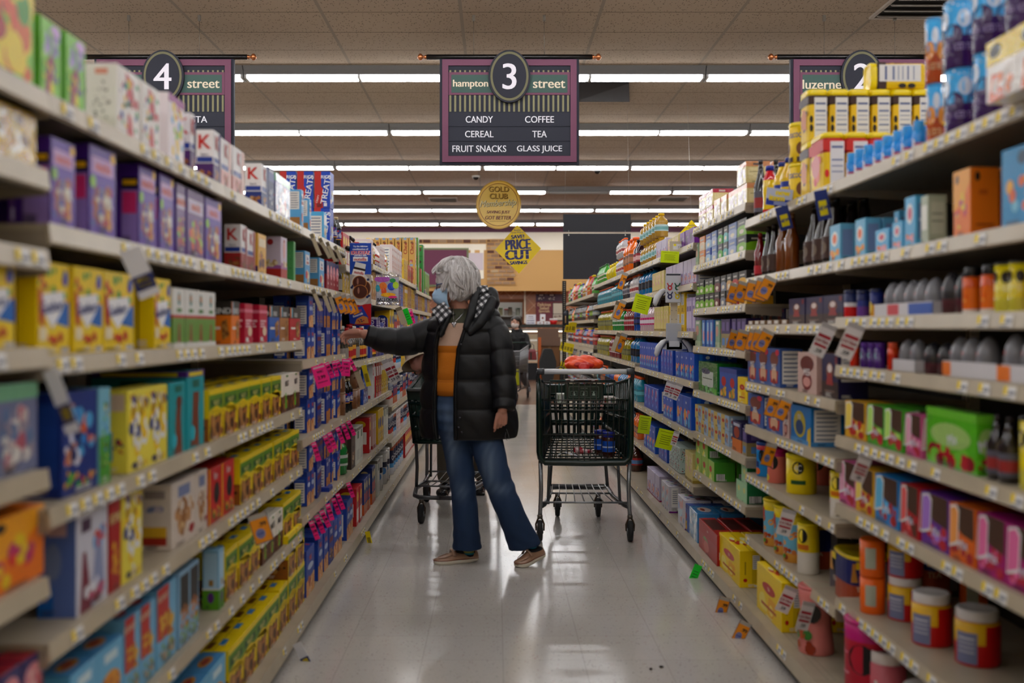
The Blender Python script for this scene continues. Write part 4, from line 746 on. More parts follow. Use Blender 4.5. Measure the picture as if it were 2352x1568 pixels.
def CAN(key, name, desc, cat, bands, lid, dec=(), ex=2, lidh=.1, lidr=1.03, m=None, waist=0, simple=False, cap='lid'):
    # bands: [(from fraction, colour)]; dec in units of w (x) and h (z)
    def f(w, h, d):
        rn = random.Random(key); r = w / 2; sy = d / w if ex > 2 else 1
        root = empty(name); root['tmp'] = 1
        if ex > 2: cy = d / 2
        else: cy = r
        top = h * (1 - lidh) if lid else h
        prof = []
        zs = sorted(set([b_[0] for b_ in bands] + [0, 1] + ([i / 8 for i in range(9)] if waist else [])))
        for zf in zs:
            c = [b_[1] for b_ in bands if b_[0] <= zf][-1]
            rr = r * (1 - waist * math.sin(math.pi * min(max(zf, 0), 1)) ** 2)
            prof.append((zf * top, rr * (.97 if zf in (0,) else 1), c))
        prof.insert(1, (.012 * top + .001, r, prof[0][2]))
        g = G(); g.lathe(prof, seg=24, sy=sy, ex=ex, smooth=False if ex > 2 else True)
        g.c = g.c
        if ex == 2: deco(g, [(t[0], t[1], t[2]*h, t[3]*w, t[4]*h, t[5], *([t[6]] if len(t) > 6 and t[0] == 't' else [t[6]*w, t[7]] if len(t) > 6 else [])) for t in dec], r * (1 - waist * .5) if not waist else r, rn)
        else:
            ops_on(g, '\n'.join(dec), w, h, d, rn) if dec and isinstance(dec[0], str) else None
            if dec and isinstance(dec[0], str):
                pass
        if ex > 2: g.v = [(x, y - (0), z) for x, y, z in g.v]
        if ex > 2:   # the print was laid on the box frame, move it onto the body
            nb = 24 * len(prof); g.v = [(x, y + (cy if i < nb else 0), z) for i, (x, y, z) in enumerate(g.v)]
        else: g.v = [(x, y + cy, z) for x, y, z in g.v]
        g.build('body', m or CARD, root)
        if lid:
            q = G(); q.lathe([(top, r*lidr*.98), (top + .002, r*lidr), (h - .004, r*lidr), (h, r*lidr*.93), (h - .003, r*lidr*.86), (h - .003, r * .1)], lid, 24, sy=sy, ex=ex)
            q.v = [(x, y + cy, z) for x, y, z in q.v]; q.build(cap, PLAST, root)
        return root
    KIND[key] = (name, desc, cat, f, None)
def BOT(key, name, desc, cat, prof, capc, label=None, caph=.1, capr=.35, sy=1, m=None, one=False, dec=()):
    # prof: [(zfrac, rfrac, colour)], label: (z0, z1, colour, r)
    def f(w, h, d):
        root = empty(name); r = w / 2; body_h = h * (1 - caph); g = G()
        g.lathe([(p[0]*body_h, p[1]*r, p[2] if len(p) > 2 else None) for p in prof], seg=16 if not one else 12, sy=sy)
        q = G(); q.lathe([(body_h, capr*r), (h - .003, capr*r), (h, capr*r*.85)], capc, 14)
        l = G()
        if label:
            z0, z1, c, lr = label[:4]
            l.lathe([(z0*body_h, lr*r+.0006, c), ((z0*.8+z1*.2)*body_h, lr*r+.0006, label[4] if len(label) > 4 else c), ((z0*.3+z1*.7)*body_h, lr*r+.0006, c), (z1*body_h, lr*r+.0006)], c, 16, sy=sy, cap=False)
        if label: deco(l, [(t[0], t[1], t[2]*h, t[3]*w, t[4]*h, t[5], *([t[6]] if t[0] == 't' else [])) for t in dec], label[3]*r + .0012, random.Random(1))
        for gg in (g, q, l): gg.v = [(x, y + r * sy, z) for x, y, z in gg.v]
        if one:
            COL.objects.unlink(root); bpy.data.objects.remove(root)
            g2 = G(); 
            for gg in (g, q, l): g2.add(gg.v, gg.f, '#000000'); 
            g2.c = g.c + q.c + l.c; g2.sm = g.sm + q.sm + l.sm
            return g2.build(name, m or BOTTLE)
        g.build('bottle_body', m or BOTTLE, root); q.build('cap', PLAST, root)
        if label: l.build('label', CARD, root)
        return root
    KIND[key] = (name, desc, cat, f, None)
JAM = 'drink mix canister'
CAN('nesq', 'cocoa_canister', 'yellow cocoa powder canister', JAM, [(0, '#f2cf10'), (.8, '#4a2c24')], '#f7e010', ['A r 0 .72 1 .86 #4a2c24', 'S r .3 .08 .92 .84 #e6e6ea', 'S r .36 .7 .86 .74 #6a78a8', 'S r .36 .56 .86 .6 #8a94b8', 'S r .36 .48 .86 .5 #a8b0c8', 'S r .36 .4 .86 .42 #a8b0c8', 'S r .36 .3 .86 .33 #8a94b8', 'S r .36 .2 .86 .22 #a8b0c8', 'S e .14 .42 .09 .07 #2c1c18', 'S e .14 .25 .09 .07 #2c1c18', 'F b .1 .1 .9 .7 9 .17 #e8a020,#b87030,#f4e070,#7a4a2a', 'F e .5 .45 .3 .2 #d8905a'], ex=5, lidh=.12)
CAN('nesr', 'cocoa_canister', 'yellow and red strawberry powder canister', JAM, [(0, '#f2cf10'), (.72, '#d83a34')], '#f7e010', ['A r 0 .68 1 .86 #d83a34', 'S r .32 .08 .95 .84 #e6e6ea', 'S r .38 .72 .9 .76 #6a78a8', 'S r .38 .5 .9 .53 #8a94b8', 'S r .38 .4 .9 .42 #8a94b8', 'S r .38 .3 .9 .32 #8a94b8', 'S e .17 .28 .1 .07 #e83a3a', 'F b .1 .1 .9 .66 9 .17 #f0907a,#e85a5a,#f8e070,#f0b040', 'F e .5 .45 .28 .2 #e89a9a'], ex=5, lidh=.1)
CAN('nesd', 'cocoa_canister', 'family size maroon and yellow cocoa tub', JAM, [(0, '#f2cf10'), (.4, '#3c2620')], '#f2d010', ['A r 0 .6 1 .86 #b02a34', 'S t FAMILY_SIZE .5 .74 .1 #f0d0c8', 'S b .05 .05 .95 .4 8 .12 #f0c81a,#e8a81a'], ex=5, lidh=.1)
CAN('nqr', 'cocoa_canister', 'round yellow cocoa canister with blue lettering', JAM, [(0, '#f4d20e'), (.0, '#f4d20e')], '#f7e010', [('t', a, .68, .3, .06, '#2a5ac0', 'cocoa') for a in (0, -70, 70)] + [('e', a, .35, .2, .16, '#8a5a30') for a in (-10, 75, -75)] + [('r', a, .08, .3, .06, '#4a2c24') for a in (0, 90, -90)])
CAN('bluc', 'drink_mix_canister', 'sky blue and plum wrapped tea canister', JAM, [(0, '#4a2670'), (.5, '#56b4e8')], '#4aa8e0', [('e', a, .72, .2, .13, '#e8ecf4') for a in (0, 80, -80)] + [('e', a, .5, .3, .14, '#4a2670') for a in (40, -40, 120, -120)] + [('t', a, .3, .3, .05, '#b8a8d8', 'ICED TEA') for a in (0, 80, -80)] + [('b', a, .9, .3, .05, ['#e8f0f8', '#a8d8f0'], .05, 5) for a in (0, 60, -60)], lidh=.05, lidr=1.01, m=FILM)
CAN('blup', 'drink_mix_canister', 'sky blue and pink wrapped tea canister', JAM, [(0, '#d8588a'), (.5, '#56b4e8')], '#4aa8e0', [('e', a, .72, .2, .13, '#e8ecf4') for a in (0, 80, -80)] + [('e', a, .5, .3, .14, '#e0709a') for a in (40, -40, 120)] + [('t', a, .3, .3, .05, '#c8284a', 'LEMONADE') for a in (0, 80, -80)], lidh=.05, lidr=1.01, m=FILM)
CAN('bluo', 'drink_mix_canister', 'sky blue and orange wrapped tea canister', JAM, [(0, '#c8602c'), (.5, '#56b4e8')], '#4aa8e0', [('e', a, .72, .2, .13, '#e8ecf4') for a in (0, 80, -80)] + [('e', a, .5, .3, .14, '#e8a04a') for a in (40, -40, 120)] + [('t', a, .25, .3, .05, '#f0d8a8', 'ICED TEA') for a in (0, 80, -80)], lidh=.05, lidr=1.01, m=FILM)
B_ = BOX
B_('bpack', 'drink_mix_pack', 'yellow and white peach drink pack', 'drink mix pack', '#ece8e4', 'A r 0 .6 1 1 #f0d81c\nA e .3 .82 .2 .12 #2c2824\nA p .1 0 .6 0 .5 .4 .2 .45 #e8703a\nA b .1 .05 .9 .5 6 .12 #f09a6a,#e8e0dc', .1, FILM)
CAN('cyel', 'drink_mix_tub', 'yellow lemonade drink mix tub', JAM, [(0, '#f4dc10'), (0, '#f4dc10')], '#f7e418', [('e', a, .66, .2, .16, '#1c1a18') for a in (-60, 60)] + [('t', a, .66, .12, .08, '#e8e8e0', '4C') for a in (-60, 60)] + [('r', a, .3, .25, .05, '#2f6a3a') for a in (-60, 60)], lidh=.12)
CAN('cblu', 'drink_mix_tub', 'bright blue drink mix tub', JAM, [(0, '#1f9ade'), (.85, '#c82a3a')], '#2a5aa8', [('e', -30, .6, .16, .18, '#1c1a18'), ('e', 40, .6, .16, .18, '#1c1a18'), ('t', -30, .6, .1, .08, '#f0f0f0', '4C'), ('r', 0, .35, .2, .08, '#2a4a8a'), ('e', 10, .15, .2, .1, '#e8803a')], lidh=.1)
CAN('cpnk', 'drink_mix_tub', 'salmon pink drink mix tub', JAM, [(0, '#e88878'), (.85, '#c82a7a')], '#c8247a', [('e', -40, .6, .25, .2, '#1c1a18'), ('e', 50, .6, .25, .2, '#1c1a18'), ('t', -40, .6, .15, .1, '#f0f0f0', '4C'), ('r', -40, .3, .25, .05, '#2f5a4a'), ('e', 0, .15, .2, .1, '#f0d83a')], lidh=.1)
CAN('cwht', 'drink_mix_tub', 'white and yellow half and half tub', JAM, [(0, '#e8e4dc'), (.45, '#f0d81a')], '#f4e01a', [('e', -50, .75, .25, .14, '#1c1a18'), ('e', 40, .75, .25, .14, '#1c1a18'), ('t', -50, .75, .14, .08, '#f0f0f0', '4C'), ('r', -50, .53, .3, .05, '#e0861e'), ('r', 40, .53, .3, .05, '#e0861e'), ('e', -50, .2, .2, .14, '#e0d860'), ('b', -30, .5, .3, .4, ['#c86a3a', '#d8a03a'], .07, 5)], lidh=.05, lidr=1.02)
CAN('lipc', 'iced_tea_tub', 'yellow lidded iced tea tub', JAM, [(0, '#e0a84a'), (.2, '#7cc0dc'), (.8, '#f0d81a')], '#f6e01c', [('b', a, .35, .35, .25, ['#c8602a', '#d8884a', '#e8b070', '#a84a20'], .12, 12) for a in (-50, 40)] + [('e', -50, .78, .25, .08, '#4a9a5a'), ('e', 0, .7, .12, .12, '#c83a2a'), ('b', -20, .12, .4, .06, ['#f0c83a', '#5aa83a'], .09, 5)], lidh=.06, lidr=1.06)
CAN('tera', 'iced_tea_tub', 'navy and rust powder tub with yellow lid', JAM, [(0, '#b4552e'), (.45, '#1c2a78')], '#f0d818', ['A p 0 .5 .16 .5 .1 .75 .2 .85 .04 .88 #d8a050', 'A t TEA .25 .36 .09 #e8d8c8', 'A r .12 .76 .3 .9 #f0d818', 'S r .75 .1 1 .9 #8a8a94'], ex=3.5, lidh=.08, lidr=1.05)
CAN('pinc', 'drink_mix_jug', 'waisted pink drink mix jug', JAM, [(0, '#e4908a'), (0, '#e4908a')], '#d87a78', [('e', -70, .7, .2, .14, '#1c1a18'), ('t', -70, .7, .12, .08, '#f0f0f0', '4C'), ('e', 60, .62, .25, .14, '#1c1a18'), ('r', -55, .48, .28, .03, '#5a9a4a'), ('r', -55, .51, .28, .03, '#e8a03a'), ('e', -40, .3, .22, .1, '#f0d8d0'), ('b', 30, .2, .3, .12, ['#a8401e', '#c8602a', '#4a8a3a'], .14, 6), ('b', -60, .08, .2, .04, ['#f0c83a'], .08, 3)], lidh=.05, waist=.16, m=PLAST)
CAN('magc', 'drink_mix_tub', 'large magenta and crimson drink mix tub', JAM, [(0, '#c81440'), (.8, '#c81a84')], '#c81c84', [('e', -80, .7, .2, .2, '#1c1a18'), ('t', -75, .7, .2, .12, '#f0f0f0', '4C'), ('b', -80, .2, .2, .25, ['#e8843a', '#f0b84a', '#c8602a'], .15, 8), ('e', 50, .55, .3, .18, '#14121a'), ('r', 0, .6, .1, .01, '#f0a0b8'), ('r', 0, .36, .14, .015, '#e8a0b0')], lidh=.05, lidr=1.03)
CAN('jarp', 'drink_mix_jar', 'pink jar with round white lid', 'drink mix jar', [(0, '#e08a94'), (.1, '#d87884')], '#ece6e4', [('e', -30, .62, .12, .08, '#6ac02a'), ('b', 0, .3, .5, .25, ['#e8e0dc', '#c85a6a', '#a8704a'], .1, 10), ('t', 20, .4, .2, .05, '#f0f0f0', 'berry')], lidh=.2, lidr=.96)
CAN('jkoo', 'drink_mix_jar', 'red and yellow drink mix jar with white lid', 'drink mix jar', [(0, '#d01a22'), (.5, '#f0c41a')], '#e6e2e2', [('r', -60, .42, .26, .32, '#f0c41a'), ('b', -60, .3, .25, .2, ['#c82a20', '#e8a02a', '#2a4ab0'], .12, 8), ('t', -60, .5, .28, .07, '#e8ecfa', 'Mix'), ('r', 35, .33, .26, .28, '#8a90b4'), ('r', 35, .5, .2, .015, '#e0e0e8'), ('r', 35, .42, .2, .012, '#d0d0dc'), ('r', 35, .34, .2, .012, '#d0d0dc'), ('r', 35, .26, .2, .012, '#d0d0dc'), ('r', 120, .4, .3, .35, '#d01a22')], lidh=.2, lidr=.96)
CAN('jora', 'drink_mix_jar', 'orange drink mix jar', 'drink mix jar', [(0, '#f07818'), (0, '#f07818')], '#f07818', [('r', 60, .5, .22, .28, '#b8bcae'), ('t', -50, .6, .3, .07, '#2a7a3a', 'O'), ('e', -40, .3, .16, .13, '#f89a4a')], lidh=.05, lidr=1)
CAN('jgrn', 'drink_mix_jar', 'lime green jar with white lid', 'drink mix jar', [(0, '#7ab83a'), (.4, '#6aa82c')], '#e8e6e2', [('t', 0, .5, .3, .06, '#3a4a5a', 'Lime'), ('b', 0, .25, .45, .15, ['#4a8a2a', '#e8e8e0'], .09, 8)], lidh=.25, lidr=.96)
CAN('oatc', 'oatmeal_canister', 'white oatmeal canister with navy band', 'oatmeal canister', [(0, '#d8d8d6'), (.55, '#1c2444'), (.72, '#d8d4cc')], '#e4e2dc', [('r', 30, .35, .15, .13, '#1c2444'), ('e', 40, .35, .1, .08, '#c8a080'), ('k' if 0 else 'r', 0, .1, .1, .05, '#3a3a44'), ('e', -50, .4, .2, .1, '#5a90c8')], lidh=.08, lidr=1.02)
CAN('oatq', 'oatmeal_canister', 'navy oatmeal canister with blue base', 'oatmeal canister', [(0, '#d8dce4'), (.25, '#5aa8dc'), (.4, '#1c2a54'), (.85, '#a8542a')], '#e4e0dc', [('t', a, .55, .35, .08, '#f0f0f0', 'QUICK') for a in (0, 70)], lidh=.06)
CAN('oatk', 'oatmeal_canister', 'brick red and navy oatmeal canister', 'oatmeal canister', [(0, '#d8d0c8'), (.3, '#c83a2a'), (.5, '#1c2a54')], '#e0dcd8', [('t', a, .62, .35, .08, '#f0f0f0', 'QUICK') for a in (0, 70)], lidh=.08)
CAN('cup', 'cocoa_cup', 'brown paper cup', 'paper cup', [(0, '#8a6040'), (0, '#8a6040')], '#a88a70', [('b', 0, .5, .5, .35, ['#6a4428', '#a8805a'], .05, 14), ('r', 20, .25, .12, .14, '#d8d8d4')], lidh=.1, lidr=1.02)
CAN('mio', 'squeeze_bottle', 'small sky blue drink enhancer bottle', 'squeeze bottle', [(0, '#e8e8f4'), (.3, '#c03a6a'), (.42, '#2a9ae4')], '#3aa8ec', [('e', 0, .3, .3, .12, '#e8e8f4')], lidh=.35, lidr=.85, m=PLAST, cap='cap')
CAN('dome', 'squeeze_bottle', 'squeeze bottle with grey domed cap', 'squeeze bottle', [(0, '#c83a3a'), (0, '#c83a3a')], None, m=PLAST)
def dome_b(colr, lab):
    def f(w, h, d):
        root = empty('squeeze_bottle'); r = w / 2
        g = G(); g.lathe([(0, r, lab), (h*.35, r, colr), (h*.5, r*1.02), (h*.75, r*.85), (h*.92, r*.5), (h, r*.12)], colr, 16); g.v = [(x, y+r, z) for x, y, z in g.v]; g.build('cap', PLAST, root)
        g = G(); g.add([(0, -.0, h*.42), (-r*.35, .002, h*.62), (0, .008, h*.72), (r*.35, .002, h*.62)], [(0,3,2,1)], '#c0392b'); g.build('droplet_mark', CARD, root)
        return root
    return f
KIND['domg'] = ('squeeze_bottle', 'grey domed flavour squeeze bottle', 'squeeze bottle', dome_b('#8c8d94', '#d84a44'), None)
KIND['domd'] = ('squeeze_bottle', 'charcoal domed flavour squeeze bottle', 'squeeze bottle', dome_b('#3c3a40', '#6a3a44'), None)
CAN('capo', 'squeeze_bottle', 'orange squeeze bottle with black cap', 'squeeze bottle', [(0, '#e8e0d8'), (.12, '#f08020'), (.7, '#e86a14')], '#26282e', [('r', -40, .35, .1, .25, '#2a6a3a'), ('b', 0, .3, .4, .2, ['#f8b050', '#e85a1a'], .12, 6)], lidh=.22, lidr=.8, m=PLAST, cap='cap')
CAN('capv', 'squeeze_bottle', 'violet squeeze bottle', 'squeeze bottle', [(0, '#5a2a8a'), (0, '#5a2a8a')], '#6a3aa0', [('t', 0, .5, .3, .1, '#a8d8d8', 'x')], lidh=.2, lidr=.9, m=PLAST, cap='cap')
CAN('capr', 'squeeze_bottle', 'scarlet squeeze bottle', 'squeeze bottle', [(0, '#d83a1e'), (.7, '#e85a2a')], '#e86a4a', [], lidh=.2, lidr=.9, m=PLAST, cap='cap')
CAN('yelp', 'drink_mix_canister', 'yellow drink mix stick canister', JAM, [(0, '#d8d050'), (.3, '#e8d81e')], '#3a3a3a', [('e', a, .7, .2, .12, '#2c2824') for a in (0, -60, 60)], lidh=.06, m=FILM)
CAN('pnkp', 'drink_mix_canister', 'rose pink drink mix stick canister', JAM, [(0, '#d878b0'), (.3, '#d86a94')], '#a85a6a', [('e', a, .7, .2, .12, '#2c2824') for a in (0, -60, 60)], lidh=.06, m=FILM)
CAN('redc', 'flavour_canister', 'red white and blue flavour syrup canister', 'canister', [(0, '#d81c24'), (.45, '#e8e4e8'), (.62, '#23346e')], '#23305e', [], lidh=.12)
CAN('purc', 'flavour_canister', 'violet and blue flavour canister', 'canister', [(0, '#7a4aa0'), (.45, '#3a4a9a'), (.7, '#23306e')], '#23305e', [], lidh=.12)
CAN('yelc', 'flavour_canister', 'navy and gold flavour canister', 'canister', [(0, '#e8b030'), (.5, '#2a3a8a')], '#23305e', [('e', 0, .35, .25, .2, '#f0d870')], lidh=.12)
SY = 'syrup bottle'
BOT('syrd', 'syrup_bottle', 'dark chocolate syrup bottle', SY, [(0, .8, '#2a1c1e'), (.02, .95), (.3, 1), (.55, .8), (.75, .5), (.9, .4), (1, .34)], '#2a1c1e', (.1, .45, '#5a4038', 1), .08, .34, dec=[('e', 0, .25, .3, .1, '#8a7a6a'), ('e', -50, .25, .2, .08, '#a8a098')])
BOT('syrc', 'syrup_bottle', 'caramel brown syrup bottle', SY, [(0, .8, '#8a4e1c'), (.02, .95), (.3, .9), (.6, 1), (.75, .62), (.9, .42), (1, .34)], '#a87848', None, .08, .34)
BOT('syrr', 'syrup_bottle', 'dark red syrup bottle', SY, [(0, .8, '#8a1424'), (.02, .95), (.3, .9), (.6, 1), (.75, .62), (.9, .42), (1, .34)], '#a83a3a', (.1, .3, '#c83040', .96), .08, .34)
BOT('syrk', 'syrup_bottle', 'slim near black syrup bottle', SY, [(0, .8, '#241a20'), (.02, .95), (.3, .92), (.6, 1), (.78, .55), (.9, .4), (1, .34)], '#3a3338', (.12, .5, '#6a6a78', .97, '#a83a3a'), .08, .34)
BOT('syry', 'syrup_bottle', 'yellow syrup bottle with red neck and blue cap', SY, [(0, .9, '#d82a3a'), (.12, 1, '#f0d212'), (.3, .9), (.5, 1), (.78, .95, '#d82a3a'), (.86, .85), (.95, .6), (1, .5)], '#1f3aa8', None, .1, .6, dec=[])
BOT('nsqb', 'syrup_bottle', 'yellow and brown syrup bottle with blue cap', SY, [(0, .9, '#5a3a24'), (.25, 1, '#f0cc14'), (.5, .9), (.75, .9), (.92, .5), (1, .4)], '#1f3a9a', (.4, .65, '#f0d21a', .93, '#2a4ab0'), .1, .45)
BOT('karo', 'corn_syrup_bottle', 'black corn syrup bottle with Karo label', SY, [(0, .7, '#120e12'), (.06, .95), (.25, .8), (.32, .97), (.66, .97), (.72, 1), (.85, .8), (.95, .45), (1, .42)], '#c8b48c', (.32, .64, '#2c3a9c', .98, '#2c3a9c'), .08, .42, dec=[('r', 0, .3, .48, .012, '#e8a82a'), ('r', -80, .3, .48, .012, '#e8a82a'), ('t', 0, .43, .4, .075, '#f0f0f4', 'Karo'), ('t', -65, .43, .4, .075, '#f0f0f4', 'Karo'), ('r', -65, .55, .14, .02, '#c8302c')])
BOT('molg', 'molasses_bottle', 'dark bottle with green label and cream cap', SY, [(0, .9, '#1c1412'), (.05, 1), (.7, 1), (.85, .7), (1, .45)], '#d8d0b0', (.1, .6, '#1f6a4a', 1), .08, .5)
BOT('pans', 'pancake_syrup_bottle', 'black plastic syrup bottle with white cap', SY, [(0, .9, '#1a1416'), (.05, 1), (.5, .9), (.7, .8), (.9, .4), (1, .34)], '#d8d4d0', (.1, .45, '#a8a098', .98), .1, .4)
BOT('glas', 'syrup_bottle', 'amber glass syrup bottle with red label', SY, [(0, .95, '#2a1810'), (.05, 1), (.6, 1), (.75, .5), (1, .34)], '#c8202c', (.1, .5, '#e8b03a', 1.01, '#c82a2a'), .1, .4)
DB = 'drink bottle'
def drink(key, liquid, capc, lab, desc, one=False, sh=0):
    nm = 'sports_drink_bottle' if key[0] == 'g' else 'juice_bottle'
    if sh == 0: pr = [(0, .85, liquid), (.04, .97), (.2, .93), (.24, 1), (.55, 1), (.6, .93), (.66, 1), (.8, .85), (.92, .45), (1, .38)]
    else: pr = [(0, .85, liquid), (.03, 1), (.55, 1), (.7, .95), (.85, .55), (1, .32)]
    BOT(key, nm, desc, 'sports drink' if key[0] == 'g' else 'juice bottle', pr, capc, (.26, .56, lab[0], 1.01, lab[1]), .09, .45, one=one)
drink('gor', '#f07a12', '#f06a1c', ('#8a6a5a', '#b8886a'), 'wide orange sports drink bottle')
drink('gre', '#8a2030', '#f06a1c', ('#d8c8c8', '#b84050'), 'wide red sports drink bottle')
drink('gcl', '#c8c8cc', '#f06a1c', ('#e8e0dc', '#b05050'), 'clear sports drink bottle with orange cap')
drink('gbl', '#2ca0b8', '#f06a1c', ('#4a8a98', '#7ac0cc'), 'teal blue sports drink bottle')
drink('gdb', '#1858a8', '#101018', ('#14142a', '#3a4a8a'), 'deep blue sports drink bottle')
drink('gbr', '#0e86c0', '#101018', ('#101820', '#183048'), 'bright blue sports drink bottle with black label')
drink('gye', '#b0a82a', '#e8701c', ('#7a7a5a', '#98986a'), 'cloudy yellow sports drink bottle')
drink('ggn', '#2a9a4a', '#e8701c', ('#d8e0d8', '#3a8a4a'), 'green sports drink bottle', )
drink('ggr', '#4a4a58', '#e8701c', ('#a8a8b0', '#6a6a78'), 'dark grey sports drink bottle')
drink('gpk', '#d8c0c8', '#101018', ('#c82a7a', '#e8e0e8'), 'white and pink protein drink bottle')
drink('jap', '#c8a24a', '#f0c81a', ('#c8e0e0', '#8ac0c0'), 'amber apple juice bottle with yellow cap')
drink('jgr', '#3a1420', '#101018', ('#a83a4a', '#e8c0c0'), 'dark grape juice bottle', sh=1)
drink('jwh', '#e8ddd8', '#101018', ('#c83a2a', '#f0e8e0'), 'white juice bottle with black cap', sh=1)
drink('jor', '#f0862a', '#e83a1c', ('#d8e0a8', '#e8602a'), 'orange juice bottle with red cap', True, 1)
drink('jre', '#c8202c', '#f0d818', ('#8a1a24', '#e8b0b0'), 'red punch bottle', True, 1)
drink('jgn', '#5ab84a', '#2a7a3a', ('#e8e8e0', '#3a9a4a'), 'green lime drink bottle', True, 1)
drink('jbk', '#2a2022', '#181418', ('#8a9aa8', '#c8d0c8'), 'dark cola drink bottle', True, 1)
drink('jbn', '#5a3020', '#201818', ('#b83a3a', '#6a90c0'), 'brown iced tea bottle', True, 1)
drink('jbg', '#3a3a2a', '#1c1c1c', ('#7aa84a', '#a8c878'), 'dark bottle with green label', True, 1)
drink('jlt', '#a89060', '#e8e0d0', ('#d8c83a', '#e8e0a8'), 'pale tea bottle with yellow label', True, 1)
drink('jbu', '#2a3a8a', '#2a4ac8', ('#c8303a', '#e8e8f0'), 'blue and red drink bottle', True, 1)
drink('jmn', '#c89a3a', '#e8c818', ('#e8e8e0', '#c8a848'), 'golden juice bottle', True, 1)
def lemon(w, h, d):
    root = empty('lemon_juice_bottle'); g = G(); r = w / 2
    g.lathe([(0, r*.3, '#e8d81a'), (h*.08, r*.7), (h*.3, r), (h*.5, r), (h*.7, r*.7), (h*.78, r*.35)], '#e8d81a', 14); g.v = [(x, y+r, z) for x, y, z in g.v]; g.build('bottle_body', PLAST, root)
    g = G(); g.lathe([(h*.78, r*.35), (h, r*.32)], '#e8d01a', 12); g.v = [(x, y+r, z) for x, y, z in g.v]; g.build('cap', PLAST, root); return root
KIND['lemon'] = ('lemon_juice_bottle', 'lemon shaped squeeze bottle', 'squeeze bottle', lemon, None)

# ---------------------------------------------------------------- placing
CACHE = {}
def proto(key, w, h, d):
    k = (key, round(w, 3), round(h, 3), round(d, 3))
    if k not in CACHE:
        CACHE[k] = template(lambda: KIND[key][3](w, h, d))
    return CACHE[k]
COUNT = {}
def an_bay(side, Y):
    for i, (a, b_, zs) in enumerate(BAYS[side]):
        if a <= Y <= b_: return i, zs
    return len(BAYS[side]) - 1, BAYS[side][-1][2]
PEND = []
def place(side, key, Yc, X, z, w, h, d, shelf_z, lvl='', dep='', drot=0, tilt=None):
    o = copy_tree(proto(key, w, h, d))
    o.name = KIND[key][0]
    o.location = (side * X, Yc, z); o.rotation_euler = (0, 0, (R(90) if side < 0 else R(-90)) + drot)
    if tilt: o.rotation_euler = tilt
    i, zs = an_bay(side, Yc)
    si = min(range(len(zs)), key=lambda q: abs(zs[q] - shelf_z))
    PEND.append((o, key, side, i, si, lvl, dep, Yc, X, z))
    return o
SHW = ['bottom', 'second', 'third', 'fourth', 'fifth', 'sixth', 'seventh', 'eighth']
def short(desc, n):
    w = desc.split()[:n]
    for stop in ('with', 'and', 'of'):
        if stop in w[-2:] and stop != 'and': w = w[:len(w) - w[::-1].index(stop) - 1]
    while w[-1] in ('with', 'and', 'of', 'the', 'in', 'near'): w = w[:-1]
    return ' '.join(w)
def finish_labels():
    groups = {}
    for p in PEND: groups.setdefault((p[1], p[2], p[3], p[4], p[5], p[6]), []).append(p)
    for k, ps in groups.items():
        key, side, bi, si, lvl, dep = k; ps.sort(key=lambda p: (round(p[7], 3), p[8], p[9]))
        desc = KIND[key][1]; nz = len(BAYS[side][bi][2])
        sh = 'top shelf' if si == nz - 1 else 'bottom shelf' if si == 0 else SHW[si] + ' shelf up'
        for n, p in enumerate(ps):
            o = p[0]; od = '' if len(ps) == 1 else (ORD[n] + 'nearest ' if n else 'nearest ')
            loc = ' '.join(q for q in (lvl, dep) if q)
            lb = '%s%s, %s%s, %s %s bay' % (od, desc, (loc + ', ') if loc else '', sh, BW[bi], sideword(side))
            if len(lb.split()) > 16: lb = '%s%s, %s%s, %s %s bay' % (od, short(desc, 6), (loc + ', ') if loc else '', sh.replace(' shelf up', ' shelf'), BW[bi], sideword(side))
            if len(lb.split()) > 16: lb = '%s%s, %s%s, %s %s bay' % (od, short(desc, 5), (loc.replace(' row', '').replace(' layer', '') + ', ') if loc else '', sh.replace(' shelf up', ' shelf'), BW[bi], sideword(side))
            tag(o, lb, KIND[key][2], '%ss on the %s, %s %s bay' % (short(desc, 5), sh, BW[bi], sideword(side)))
DW = ['front row', 'second row', 'third row', 'fourth row', 'fifth row', 'sixth row']
LW = ['', 'lower layer', 'upper layer', 'top layer']
def row(side, z, key, xn, xf, n=1, top=None, h=None, d=None, layers=1, depth=1, sb=.018, gap=.003, X=None, base=False, wmax=None, drot=0, jit=.004, gone=()):
    """a run of the same product standing on one shelf between the frame columns xn (near) and xf (far)"""
    X0 = X or ((LX if side < 0 else RX) if not (base or z < .12) else (.80 if side < 0 else 1.07)) + sb
    k = F * X0; Yn = k / abs(xn - VX); Yf = k / abs(xf - VX)
    if h is None: h = (((CAM_H - z) * F / Yn + VY) - top) / (F / Yn) / layers
    w = (Yf - Yn) / n; pw = round(min(w - gap, wmax or 9), 3); h = round(h, 3)
    isbox = KIND[key][4] is not None
    dd = d or KIND[key][4] or pw
    if not isbox and d is None: dd = pw
    rn = random.Random(hash((key, round(xn), side)) if 0 else sum(map(ord, key)) + int(xn))
    for l in range(layers):
        for m in range(depth):
            for i in range(n):
                if (l, m, i) in gone: continue
                j = rn.uniform(-jit, jit) if jit else 0; j = min(abs(j), .03)
                x = X0 + m * (dd + .004 + (jit if depth > 1 else 0)) + (j if jit else 0)
                lvl = '' if layers == 1 else ('lower layer' if l == 0 else 'upper layer' if l == 1 else 'top layer')
                dep = '' if depth == 1 else DW[m]
                place(side, key, Yn + w * (i + .5), x, z + l * (h + .0005) + .0004, pw, h, dd, z, lvl, dep, drot + (rn.uniform(-.02, .02) if jit else 0))
